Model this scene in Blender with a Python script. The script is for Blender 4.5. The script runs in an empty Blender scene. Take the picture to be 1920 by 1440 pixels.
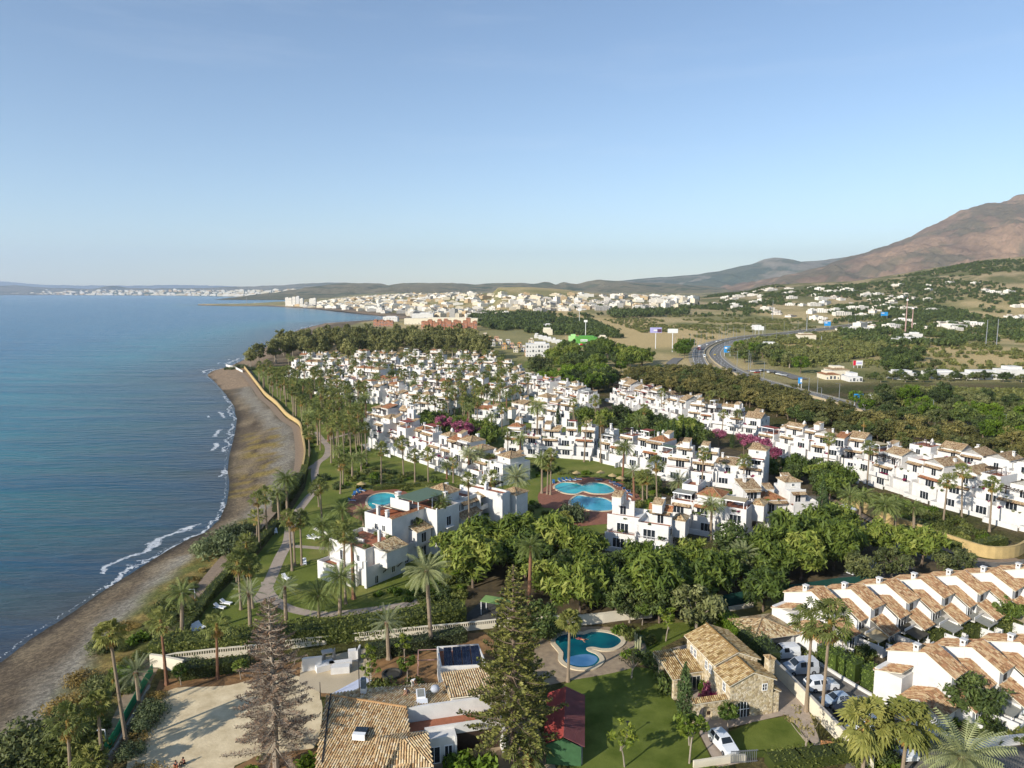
SKY_S=.11; SUN_E=3.8; EXPO=0.6; HAZE=3.8e-5
import bpy, bmesh, math, random
import numpy as np
from mathutils import Vector, Matrix, noise as mnoise
random.seed(7)
F=1331.0; PITCH=math.radians(7.385); CAMZ=55.0
cP,sP=math.cos(PITCH),math.sin(PITCH)
SC=bpy.context.scene; COL=SC.collection
def G(px,py,z=0.0):
    u=(px-960)/F; v=(py-720)/F
    Y=cP-v*sP; Z=sP+v*cP
    k=(CAMZ-z)/Z
    return Vector((u*k,Y*k,z))
def G2(px,py,z=0.0):
    p=G(px,py,z); return (p.x,p.y)
def PX(x,y,z):
    dz=z-CAMZ
    d=y*cP-dz*sP; up=y*sP+dz*cP
    return 960+F*x/d, 720-F*up/d
def HT(px,py,pt,z0=0.0):
    y=G(px,py,z0).y; v=(pt-720)/F
    return CAMZ-(sP+v*cP)/(cP-v*sP)*y - z0
def ztop(py,Y):
    v=(py-720)/F
    return CAMZ-(sP+v*cP)/(cP-v*sP)*Y
# ---------- objects ----------
def link(o): COL.objects.link(o); return o
def thing(name,label,cat,loc=(0,0,0),rz=0.0,group=None,s=1.0):
    o=bpy.data.objects.new(name,None); link(o); o.location=loc; o.rotation_euler=(0,0,rz); o.scale=(s,s,s)
    o.empty_display_size=.1
    o['label']=label; o['category']=cat
    if group: o['group']=group
    return o
def tag(o,label,cat,group=None):
    o['label']=label; o['category']=cat
    if group: o['group']=group
    return o
def kind(o,k,label=None):
    o['kind']=k
    if label: o['label']=label
    return o
class MB:
    def __init__(s): s.v=[]; s.f=[]; s.m=[]; s.uv=None; s.M=None; s.mi=0; s.col=None; s.cc=0.0
    def P(s,p):
        p=Vector(p)
        if s.M is not None: p=s.M@p
        s.v.append((p.x,p.y,p.z)); return len(s.v)-1
    def face(s,pts,mi=None,uv=None,c=None):
        ids=[s.P(p) for p in pts]; s.f.append(ids); s.m.append(s.mi if mi is None else mi)
        if uv is not None:
            if s.uv is None: s.uv={}
            s.uv[len(s.f)-1]=uv
        if c is not None:
            if s.col is None: s.col={}
            s.col[len(s.f)-1]=c
    def box(s,x0,y0,z0,x1,y1,z1,mi=None,c=None):
        if x1<x0:x0,x1=x1,x0
        if y1<y0:y0,y1=y1,y0
        a=[s.P(q) for q in ((x0,y0,z0),(x1,y0,z0),(x1,y1,z0),(x0,y1,z0),(x0,y0,z1),(x1,y0,z1),(x1,y1,z1),(x0,y1,z1))]
        for q in ((3,2,1,0),(4,5,6,7),(0,1,5,4),(1,2,6,5),(2,3,7,6),(3,0,4,7)):
            s.f.append([a[i] for i in q]); s.m.append(s.mi if mi is None else mi)
            if c is not None:
                if s.col is None: s.col={}
                s.col[len(s.f)-1]=c
    def prism(s,pts,z0,z1,mi=None,mtop=None):
        n=len(pts); a=[s.P((p[0],p[1],z0)) for p in pts]; b=[s.P((p[0],p[1],z1)) for p in pts]
        mi=s.mi if mi is None else mi
        ar=sum(pts[i][0]*pts[(i+1)%n][1]-pts[(i+1)%n][0]*pts[i][1] for i in range(n))
        if ar<0: a.reverse(); b.reverse()
        s.f.append(b[:]); s.m.append(mi if mtop is None else mtop); s.f.append(a[::-1]); s.m.append(mi)
        for i in range(n):
            j=(i+1)%n; s.f.append([a[i],a[j],b[j],b[i]]); s.m.append(mi)
    def tube(s,path,radii,n=8,mi=None,cap=True):
        rings=[]; mi=s.mi if mi is None else mi
        path=[Vector(p) for p in path]
        for i,p in enumerate(path):
            d=(path[min(i+1,len(path)-1)]-path[max(i-1,0)]).normalized()
            ref=Vector((0,0,1)) if abs(d.z)<.9 else Vector((1,0,0))
            a=d.cross(ref).normalized(); b=d.cross(a)
            r=radii[i] if hasattr(radii,'__len__') else radii
            rings.append([s.P(p+(a*math.cos(2*math.pi*k/n)+b*math.sin(2*math.pi*k/n))*r) for k in range(n)])
        for i in range(len(rings)-1):
            for k in range(n):
                s.f.append([rings[i][k],rings[i][(k+1)%n],rings[i+1][(k+1)%n],rings[i+1][k]][::-1]); s.m.append(mi)
        if cap:
            s.f.append(rings[0][:]); s.m.append(mi); s.f.append(rings[-1][::-1]); s.m.append(mi)
    def lathe(s,prof,c=(0,0,0),n=12,mi=None):
        mi=s.mi if mi is None else mi; rings=[]
        for r,z in prof:
            rings.append([s.P((c[0]+r*math.cos(2*math.pi*k/n),c[1]+r*math.sin(2*math.pi*k/n),c[2]+z)) for k in range(n)])
        for i in range(len(rings)-1):
            for k in range(n):
                s.f.append([rings[i][k],rings[i][(k+1)%n],rings[i+1][(k+1)%n],rings[i+1][k]]); s.m.append(mi)
        s.f.append(rings[-1][:]); s.m.append(mi); s.f.append(rings[0][::-1]); s.m.append(mi)
    def mesh(s,name,mats):
        me=bpy.data.meshes.new(name); me.from_pydata(s.v,[],s.f)
        for m in (mats if isinstance(mats,(list,tuple)) else [mats]): me.materials.append(m)
        if any(s.m): me.polygons.foreach_set('material_index',s.m)
        if s.uv:
            ul=me.uv_layers.new(name='UVMap'); d=np.zeros(len(me.loops)*2,dtype=np.float32)
            for p in me.polygons:
                q=s.uv.get(p.index)
                if q:
                    for k,li in enumerate(p.loop_indices): d[2*li]=q[k][0]; d[2*li+1]=q[k][1]
            ul.data.foreach_set('uv',d)
        if s.col is not None:
            at=me.attributes.new('v','FLOAT','FACE'); d=np.zeros(len(s.f),dtype=np.float32)
            for k,c in s.col.items(): d[k]=c
            at.data.foreach_set('value',d)
        me.update(); return me
    def build(s,name,mats,parent=None,loc=None,smooth=False,rz=None):
        me=s.mesh(name,mats)
        if smooth: me.polygons.foreach_set('use_smooth',[True]*len(me.polygons))
        o=bpy.data.objects.new(name,me); link(o)
        if parent: o.parent=parent
        if loc is not None: o.location=loc
        if rz is not None: o.rotation_euler=(0,0,rz)
        return o
def inst(me,name,parent=None,loc=(0,0,0),rot=(0,0,0),sc=(1,1,1)):
    o=bpy.data.objects.new(name,me); link(o)
    if parent: o.parent=parent
    o.location=loc; o.rotation_euler=rot; o.scale=sc if hasattr(sc,'__len__') else (sc,sc,sc)
    return o
def copy_tree(o,parent=None):
    c=o.copy(); link(c); c.parent=parent
    for ch in o.children: copy_tree(ch,c)
    return c
# ---------- materials ----------
def lin(h):
    r=[int(h[i:i+2],16)/255 for i in (0,2,4)]
    return tuple((x/12.92 if x<=.04045 else ((x+.055)/1.055)**2.4) for x in r)
class NT:
    def __init__(s,m): s.t=m.node_tree; s.n=s.t.nodes; s.l=s.t.links
    def add(s,t,**k):
        n=s.n.new(t)
        for a,b in k.items(): setattr(n,a,b)
        return n
    def lk(s,a,b): s.l.new(a,b)
    def noise(s,scale,detail=3,vec=None,rough=.5):
        n=s.add('ShaderNodeTexNoise'); n.inputs['Scale'].default_value=scale; n.inputs['Detail'].default_value=detail; n.inputs['Roughness'].default_value=rough
        if vec is not None: s.lk(vec,n.inputs['Vector'])
        return n.outputs['Fac']
    def pos(s): return s.add('ShaderNodeNewGeometry').outputs['Position']
    def ramp(s,fac,stops):
        r=s.add('ShaderNodeValToRGB'); e=r.color_ramp.elements
        while len(e)<len(stops): e.new(.5)
        for k,(p,c) in enumerate(stops): e[k].position=p; e[k].color=(*c,1) if len(c)==3 else c
        s.lk(fac,r.inputs['Fac']); return r.outputs['Color']
    def mix(s,fac,a,b,mode='MIX'):
        m=s.add('ShaderNodeMix'); m.data_type='RGBA'; m.blend_type=mode
        for i,x in ((0,fac),(6,a),(7,b)):
            if hasattr(x,'is_output') or hasattr(x,'links'): s.lk(x,m.inputs[i])
            else: m.inputs[i].default_value=(x if i==0 else (*x,1))
        return m.outputs[2]
    def math(s,op,a,b=0.0,c=None):
        m=s.add('ShaderNodeMath'); m.operation=op
        for i,x in enumerate((a,b) if c is None else (a,b,c)):
            if hasattr(x,'links'): s.lk(x,m.inputs[i])
            else: m.inputs[i].default_value=x
        return m.outputs[0]
    def bump(s,h,strength=.3,dist=.1):
        b=s.add('ShaderNodeBump'); b.inputs['Strength'].default_value=strength; b.inputs['Distance'].default_value=dist
        s.lk(h,b.inputs['Height']); return b.outputs['Normal']
MATS={}
GAIN={'fan_leaf_yellow':1.1,'pink_blossom':.8,'magenta_blossom':.8,'fan_leaf':1.35,'dead_leaf':1.0,'brown_needle':1.15,'lime_leaf':.85,'citrus_leaf':1.1,'young_leaf':1.0,'brown_leaf':1.9,'far_leaf':2.1,'far_scrub_leaf':1.8,'sparse_leaf':1.1,'dry_leaf':1.2,'box_hedge_leaf':1.1,'cypress_leaf':1.9,'dark_leaf':2.2,'broad_leaf':2.0,'olive_leaf':1.5,'eucalyptus_leaf':1.8,'hedge_leaf':1.6,'pine_needle':1.5}
def newmat(name):
    m=bpy.data.materials.new(name); m.use_nodes=True; t=NT(m); b=t.n['Principled BSDF']; return m,t,b
def pm(name,col,var=.15,scale=1.5,rough=.85,bump=.0,spec=.3,metal=0.0,col2=None,bs=None,space='pos'):
    if name in MATS: return MATS[name]
    if isinstance(col,str): col=lin(col)
    if isinstance(col2,str): col2=lin(col2)
    m,t,b=newmat(name)
    vec=t.pos() if space=='pos' else t.add('ShaderNodeTexCoord').outputs['Object']
    a=tuple(c*(1-var) for c in col); d=tuple(min(1,c*(1+var)) for c in (col2 or col))
    n=t.noise(scale,5,vec,.6)
    t.lk(t.ramp(n,[(.3,a),(.7,d)]),b.inputs['Base Color'])
    b.inputs['Roughness'].default_value=rough; b.inputs['Specular IOR Level'].default_value=spec; b.inputs['Metallic'].default_value=metal
    if bump: t.lk(t.bump(t.noise(bs or scale*6,3,vec),bump,.05),b.inputs['Normal'])
    MATS[name]=m; return m
def foliage(name,cols,trans=.25,rnd=.5,scale=.25):
    """leaf material: per-face value 'v' + per-object random pick the colour"""
    if name in MATS: return MATS[name]
    g=GAIN.get(name,1.6); cols=[lin(c) if isinstance(c,str) else c for c in cols]; cols=[tuple(min(.6,q*g) for q in c) for c in cols]
    m,t,b=newmat(name)
    at=t.add('ShaderNodeAttribute',attribute_name='v').outputs['Fac']
    oi=t.add('ShaderNodeObjectInfo').outputs['Random']
    nz=t.noise(scale,2,t.pos())
    f=t.math('ADD',t.math('MULTIPLY',at,.55),t.math('MULTIPLY',oi,.35*rnd*2))
    f=t.math('ADD',f,t.math('MULTIPLY',t.math('SUBTRACT',nz,.5),.5))
    n=len(cols); c=t.ramp(f,[(i/(n-1)*.9+.05,cols[i]) for i in range(n)])
    t.lk(c,b.inputs['Base Color']); b.inputs['Roughness'].default_value=.6; b.inputs['Specular IOR Level'].default_value=.25
    tr=t.add('ShaderNodeBsdfTranslucent'); t.lk(c,tr.inputs['Color'])
    mx=t.add('ShaderNodeMixShader'); mx.inputs[0].default_value=trans
    t.lk(b.outputs[0],mx.inputs[1]); t.lk(tr.outputs[0],mx.inputs[2]); t.lk(mx.outputs[0],t.n['Material Output'].inputs['Surface'])
    MATS[name]=m; return m
def tiles(name,cols,p=.26,c=.38,bump=.6):
    """clay roof tiles on a UV in metres: u across, v down the slope"""
    if name in MATS: return MATS[name]
    m,t,b=newmat(name)
    uv=t.add('ShaderNodeUVMap').outputs['UV']
    sx=t.add('ShaderNodeSeparateXYZ'); t.lk(uv,sx.inputs[0])
    cu=t.math('FLOOR',t.math('DIVIDE',sx.outputs[0],p)); cv=t.math('FLOOR',t.math('DIVIDE',sx.outputs[1],c))
    cb=t.add('ShaderNodeCombineXYZ'); t.lk(cu,cb.inputs[0]); t.lk(cv,cb.inputs[1])
    wn=t.add('ShaderNodeTexWhiteNoise'); t.lk(cb.outputs[0],wn.inputs['Vector'])
    big=t.noise(.5,3,t.pos())
    f=t.math('ADD',t.math('MULTIPLY',wn.outputs['Value'],.8),t.math('MULTIPLY',big,.3))
    cols=[lin(x) for x in cols]; n=len(cols)
    col=t.ramp(f,[(.08+i/(n-1)*.85,cols[i]) for i in range(n)])
    fu=t.math('ABSOLUTE',t.math('SINE',t.math('MULTIPLY',sx.outputs[0],math.pi/p)))
    fv=t.math('FRACT',t.math('DIVIDE',sx.outputs[1],c))
    gr=t.math('MULTIPLY',t.math('SMOOTH_MIN',fu,.45,.1),2.2)
    h=t.math('ADD',fu,t.math('MULTIPLY',fv,.35))
    t.lk(t.bump(h,bump,.08),b.inputs['Normal'])
    # shade between the cover tiles, painted into the colour as dark stripes
    col=t.mix(t.math('MULTIPLY',t.math('SUBTRACT',1.0,gr),.45),col,lin('4d4034'))
    t.lk(col,b.inputs['Base Color']); b.inputs['Roughness'].default_value=.9; b.inputs['Specular IOR Level'].default_value=.2
    MATS[name]=m; return m
# ---------- terrain ----------
def ss(a,b,x): 
    t=np.clip((x-a)/(b-a),0,1); return t*t*(3-2*t)
_rng=np.random.RandomState(3); _T=_rng.rand(256,256)
def vn(x,y):
    x=np.asarray(x,float); y=np.asarray(y,float)
    xi=np.floor(x).astype(int); yi=np.floor(y).astype(int); fx=x-xi; fy=y-yi
    fx=fx*fx*(3-2*fx); fy=fy*fy*(3-2*fy)
    a=_T[xi&255,yi&255]; b=_T[(xi+1)&255,yi&255]; c=_T[xi&255,(yi+1)&255]; d=_T[(xi+1)&255,(yi+1)&255]
    return (a*(1-fx)+b*fx)*(1-fy)+(c*(1-fx)+d*fx)*fy
def fbm(x,y,o=4):
    s=0;a=.5;t=0
    for k in range(o): s=s+a*vn(x*2**k+17*k,y*2**k+31*k); t+=a; a*=.5
    return s/t
def ridged(x,y,o=5):
    s=0;a=.5;t=0
    for k in range(o): s=s+a*(1-np.abs(2*vn(x*2**k+11*k,y*2**k+7*k)-1)); t+=a; a*=.55
    return s/t
SEAZ=-3.0
WL_PX=[(0,1243),(60,1196),(130,1152),(190,1110),(250,1072),(300,1040),(350,1012),(385,998),(410,975),(425,945),(430,915),(427,885),(430,850),(438,820),(444,785),(438,760),(420,735),(402,715),(388,703),(400,695),(428,688),(455,676),(490,655),(520,636),(560,618),(610,606),(680,601),(740,598),(735,594),(690,590),(640,584),(590,579),(540,576),(500,574),(430,574),(370,572.5),(370,571.3),(430,570.5),(500,569),(545,566),(550,562),(500,558),(400,555.6),(300,554.2),(150,553.6),(0,553.2),(-400,552.9)]
WL=[G2(x,y,SEAZ) for x,y in WL_PX]
WL=[(-170,20),(-120,58),(-98,70)]+WL+[(-26000,15400)]
WLA=np.array(WL)
def shore(x,y):
    """signed distance to the waterline, + on land"""
    x=np.asarray(x,float); y=np.asarray(y,float)
    best=np.full(x.shape,1e12); 
    for i in range(len(WLA)-1):
        a=WLA[i]; b=WLA[i+1]; d=b-a; L=d@d
        t=np.clip(((x-a[0])*d[0]+(y-a[1])*d[1])/L,0,1)
        dx=x-a[0]-t*d[0]; dy=y-a[1]-t*d[1]; best=np.minimum(best,dx*dx+dy*dy)
    # inside test: close polygon far on the right
    poly=list(map(tuple,WLA))+[(-26000,40000),(60000,40000),(60000,-3000),(-170,-3000)]
    ins=np.zeros(x.shape,bool); n=len(poly); j=n-1
    for i in range(n):
        xi,yi=poly[i]; xj,yj=poly[j]
        c=((yi>y)!=(yj>y))&(x<(xj-xi)*(y-yi)/((yj-yi) if yj!=yi else 1e-9)+xi); ins^=c; j=i
    return np.sqrt(best)*np.where(ins,1,-1)
HILLP=[(900,566),(1100,562),(1250,562),(1300,558),(1400,548),(1440,536),(1500,531),(1600,528),(1660,520),(1740,506),(1800,496),(1840,488),(1920,485),(2300,478),(4000,470)]
_hx=np.array([(p[0]-960)/F for p in HILLP]); _hz=np.array([ztop(p[1],2400.) for p in HILLP])
def height(x,y,sd=None):
    x=np.asarray(x,float); y=np.asarray(y,float)
    if sd is None: sd=shore(x,y)
    bw=np.where(y<700,24.,60.)
    z=np.where(sd<0,-3+np.maximum(sd*.06,-6),-3+3*ss(0,1,np.clip(sd/bw,0,1)**.8))
    far=ss(430,1500,y)*ss(30,300,sd)
    z=z+far*(fbm(x/260+3,y/260)-.42)*16*(.4+.6*ss(900,2500,y))
    z=z+ss(1500,5000,y)*ss(60,900,sd)*46
    u=x/np.maximum(y,1)
    hz=np.interp(u,_hx,_hz)
    w=ss(1150,2350,y)*(1-ss(2500,4600,y))
    hill=np.maximum(hz-z,0)*w*(.93+.14*fbm(x/120,y/120))
    z=z+np.where(u>-.02,hill,0)*(1-ss(2300,2500,y)*0)
    # brown town hill
    hx,hy=G2(962,566,20); z=z+48*np.exp(-(((x-hx)/330)**2+((y-hy)/420)**2))
    hx,hy=G2(860,566,10); z=z+22*np.exp(-(((x-hx)/500)**2+((y-hy)/300)**2))
    return z
def hz(x,y): return float(height(np.array([x]),np.array([y]))[0])
def Gt(px,py):
    z=0.
    for _ in range(8):
        p=G(px,py,z); z=.5*z+.5*hz(p.x,p.y) if _<6 else hz(p.x,p.y)
    p=G(px,py,z); p.z=hz(p.x,p.y); return p
def inpoly(x,y,poly):
    x=np.asarray(x,float); y=np.asarray(y,float); ins=np.zeros(x.shape,bool); n=len(poly); j=n-1
    for i in range(n):
        xi,yi=poly[i][:2]; xj,yj=poly[j][:2]
        c=((yi>y)!=(yj>y))&(x<(xj-xi)*(y-yi)/((yj-yi) if yj!=yi else 1e-9)+xi); ins^=c; j=i
    return ins
def pdist(x,y,line):
    best=np.full(np.shape(x),1e12); A=np.array([p[:2] for p in line])
    for i in range(len(A)-1):
        a=A[i]; d=A[i+1]-a; L=max(d@d,1e-9); t=np.clip(((x-a[0])*d[0]+(y-a[1])*d[1])/L,0,1)
        best=np.minimum(best,(x-a[0]-t*d[0])**2+(y-a[1]-t*d[1])**2)
    return np.sqrt(best)
def W(l,z=0): return [G2(a,b,z) for a,b in l]
PROM_PX=[(130,1500),(178,1440),(222,1372),(258,1290),(285,1240),(310,1200),(340,1160),(375,1110),(410,1065),(445,1025),(480,990),(510,958),(535,930),(552,905),(560,880),(562,850),(558,815),(552,800),(530,785),(510,762),(490,745),(478,728),(462,708),(452,700)]
PROM=W(PROM_PX)
C=lambda h:np.array(lin(h))
def gridmesh(name,X,Y,Z,mat,cols=None,attrs=None,smooth=True):
    r,c=X.shape; v=np.stack([X,Y,Z],-1).reshape(-1,3)
    i=np.arange(r*c).reshape(r,c); f=np.stack([i[:-1,:-1],i[:-1,1:],i[1:,1:],i[1:,:-1]],-1).reshape(-1,4)
    me=bpy.data.meshes.new(name); me.vertices.add(len(v)); me.vertices.foreach_set('co',v.astype(np.float32).ravel())
    me.loops.add(f.size); me.loops.foreach_set('vertex_index',f.astype(np.int32).ravel())
    me.polygons.add(len(f)); me.polygons.foreach_set('loop_start',np.arange(0,f.size,4,dtype=np.int32)); 
    me.polygons.foreach_set('use_smooth',np.ones(len(f),bool)) if smooth else None
    me.update(calc_edges=True)
    if cols is not None:
        a=me.color_attributes.new('Col','FLOAT_COLOR','POINT'); d=np.ones((r*c,4),np.float32); d[:,:3]=cols.reshape(-1,3); a.data.foreach_set('color',d.ravel())
    for k,w in (attrs or {}).items():
        a=me.attributes.new(k,'FLOAT','POINT'); a.data.foreach_set('value',w.astype(np.float32).ravel())
    me.materials.append(mat); o=bpy.data.objects.new(name,me); link(o); return o
def fan(ymax,near,ratio,ucols,y0=20.):
    ys=[y0]
    while ys[-1]<ymax: ys.append(ys[-1]+max(near,ys[-1]*ratio))
    Y=np.array(ys)[:,None]*np.ones(len(ucols))[None]; X=(Y+50)*np.array(ucols)[None]
    return X,Y
# ground sheet
X,Y=fan(20000,1.3,.013,np.linspace(-1.25,1.25,330))
SD=shore(X,Y); Z=height(X,Y,SD)
def lerp(a,b,t): return a*(1-t[...,None])+b*t[...,None]
n1=fbm(X/9,Y/9,4); n2=fbm(X/45+9,Y/45,4); n3=fbm(X/2.2,Y/2.2,3)
col=lerp(C('6b6548'),C('8a8259'),ss(.3,.7,n1))            # dry soil with weeds
gard=lerp(C('4a4a28'),C('5f543a'),ss(.4,.65,n1))
near=(Y<430)
col=np.where(near[...,None],gard,col)
# far country: tan fields, olive scrub, dark woods
fx=fbm(X/150,Y/230+4,4); fld=lerp(C('8a8458'),C('b8a478'),ss(.38,.6,fx)); fld=lerp(fld,C('686c3c'),ss(.55,.72,fbm(X/60,Y/110,4))*.8)
fld=lerp(fld,C('c0a878'),ss(.55,.7,fbm(X/200+50,Y/420,3)))
col=lerp(col,fld,ss(400,470,Y)*1.0)
hillc=lerp(C('6c6c46'),C('a89674'),ss(.42,.6,fbm(X/45,Y/60,5)))
col=lerp(col,hillc,ss(1300,1800,Y)*(X/np.maximum(Y,1)>.12))
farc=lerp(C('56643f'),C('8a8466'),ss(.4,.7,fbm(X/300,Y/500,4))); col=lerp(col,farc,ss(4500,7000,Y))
# beach
PD=pdist(X,Y,PROM)
psd=np.where(inpoly(X,Y,PROM+[(-400,420),(-400,30),(-120,20)]),PD,-PD)   # + on the sea side of the promenade
bm=((psd>-2)|(Y>430))&(SD<70)&(Y<2600)
sand=lerp(C('65594a'),C('82745f'),ss(.3,.7,n1)); sand=lerp(sand,C('5a5044'),ss(.5,.62,fbm(X/5+SD/9,Y/14,4))*.5)
sand=lerp(C('433d37'),sand,ss(1.0,5,SD+n1*3))
weed=np.exp(-((SD-9.5-8*(fbm(X/14,Y/14,3)-.5))/1.4)**2); sand=lerp(sand,C('4a4036'),weed*ss(.45,.55,n3)*.9*(Y>130))
peb=lerp(C('77736b'),C('98948a'),n3); pz=ss(.0,1,1-np.abs(np.where(Y<150,psd-11,psd-5)-fbm(X/8,Y/8)*6+3)/6.5)
sand=lerp(sand,peb,np.clip(pz,0,1)*.85)
scr=lerp(C('6a6238'),C('8c7a4c'),ss(.35,.65,n3)); scr=lerp(scr,C('5e6234'),ss(.46,.6,fbm(X/3,Y/3,4))*.9)
sz=np.where(Y<175,1-ss(7,12,psd+6*(n1-.5)),0)*1.0
sand=lerp(sand,scr,sz*(psd>-2))
gold=(Y>190)&(Y<290); gg=ss(4,8,psd)*(1-ss(16,22,psd))*ss(.47,.53,fbm(X/7,Y/2.2,4))
sand=lerp(sand,lerp(C('86703f'),C('7c7040'),n3),gg*gold*.9)
col=np.where(bm[...,None],sand,col)
edge=(Y>=420)&(SD<25)&(Y<4000)&(SD>0); col=lerp(col,C('8d7a66'),edge*1.0)
col=np.where((SD<0)[...,None],C('3d3a32'),col)
gm,t,b=newmat('ground')
ca=t.add('ShaderNodeAttribute',attribute_name='Col').outputs['Color']; P_=t.pos()
f1=t.noise(6,6,P_,.7); f2=t.noise(.8,5,P_,.65)
vst=t.add('ShaderNodeTexVoronoi'); vst.inputs['Scale'].default_value=2.2; t.lk(P_,vst.inputs['Vector']); vstc=t.noise(30,0,vst.outputs['Position']); cc=t.mix(.5,ca,t.ramp(vstc,[(.35,(.6,.6,.6)),(.5,(1,1,1)),(.62,(1.7,1.68,1.6))]),'MULTIPLY'); cc=t.mix(.6,cc,t.ramp(f1,[(.3,(.3,.3,.28)),(.5,(.9,.9,.9)),(.68,(1.8,1.75,1.7))]),'MULTIPLY')
cc=t.mix(.6,cc,t.ramp(f2,[(.3,(.6,.6,.58)),(.7,(1.3,1.28,1.2))]),'MULTIPLY')
t.lk(cc,b.inputs['Base Color']); b.inputs['Roughness'].default_value=.95; b.inputs['Specular IOR Level'].default_value=.1
t.lk(t.bump(f1,.7,.15),b.inputs['Normal'])
kind(gridmesh('ground',X,Y,Z,gm,col),'structure','ground from the grey beach and dry scrub to the distant fields')
# sea
X,Y=fan(60000,1.5,.016,np.linspace(-1.25,.45,240)); SD=shore(X,Y)
sm,t,b=newmat('sea_water'); P_=t.pos()
sd=t.add('ShaderNodeAttribute',attribute_name='sd').outputs['Fac']
mp=t.add('ShaderNodeMapping'); mp.inputs['Rotation'].default_value=(0,0,math.radians(24)); mp.inputs['Scale'].default_value=(.35,1.5,1); t.lk(P_,mp.inputs[0])
w1=t.noise(.28,5,mp.outputs[0],.6); w2=t.noise(.035,4,mp.outputs[0],.55)
h=t.math('ADD',t.math('MULTIPLY',w1,1.0),t.math('MULTIPLY',w2,3.0))
t.lk(t.bump(h,1.0,1.0),b.inputs['Normal'])
c0=t.ramp(t.math('MULTIPLY_ADD',t.noise(.006,4,P_),30.0,sd),[(0,lin('55504a'))])
r=t.add('ShaderNodeMapRange'); r.inputs['From Min'].default_value=-4; r.inputs['From Max'].default_value=260; t.lk(t.math('MULTIPLY_ADD',t.noise(.02,4,P_),40.0,sd),r.inputs[0])
c0=t.ramp(r.outputs[0],[(0,lin('4a463f')),(.08,lin('44474a')),(.2,lin('34565e')),(.5,lin('2b7684')),(1,lin('226a8a'))])
c0=t.mix(t.math('MULTIPLY',t.ramp(w2,[(.4,(0,0,0)),(.62,(1,1,1))]),.45),c0,lin('12466a'))
# foam lines near the waterline
wob=t.noise(.07,4,P_,.6); wb=t.noise(.5,6,P_,.7); lace=t.noise(2.2,5,P_,.7)
def band(center,width,th):
    d=t.math('ABSOLUTE',t.math('SUBTRACT',t.math('ADD',sd,t.math('MULTIPLY',t.math('SUBTRACT',wob,.5),12.0)),t.math('ADD',t.math('MULTIPLY',t.math('SUBTRACT',wb,.5),3.5),center)))
    m=t.math('SUBTRACT',1.0,t.math('DIVIDE',d,width)); return t.math('MULTIPLY',t.math('MAXIMUM',m,0.0),t.math('GREATER_THAN',t.noise(.022,2,P_),th))
fb=t.math('MAXIMUM',t.math('MAXIMUM',band(1.2,1.0,.5),band(6,2.2,.56)),band(13,1.2,.63))
fm=t.math('GREATER_THAN',t.math('MULTIPLY',fb,lace),.34)
e0=t.math('ABSOLUTE',t.math('SUBTRACT',sd,t.math('MULTIPLY',t.math('SUBTRACT',wb,.2),3.2))); fe=t.math('MULTIPLY',t.math('LESS_THAN',e0,.2),t.math('GREATER_THAN',lace,.56))
fm=t.math('MAXIMUM',fm,fe)
wc=t.math('GREATER_THAN',t.noise(.55,3,mp.outputs[0],.8),  .79); fm=t.math('MAXIMUM',fm,wc)
t.lk(t.mix(fm,c0,(.55,.57,.58)),b.inputs['Base Color']); t.lk(t.math('MULTIPLY_ADD',fm,.5,.18),b.inputs['Roughness'])
b.inputs['IOR'].default_value=1.33; b.inputs['Specular IOR Level'].default_value=.15
kind(gridmesh('sea',X,Y,X*0+SEAZ,sm,None,{'sd':-SD}),'structure','blue sea with small waves and foam along the shore')
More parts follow.
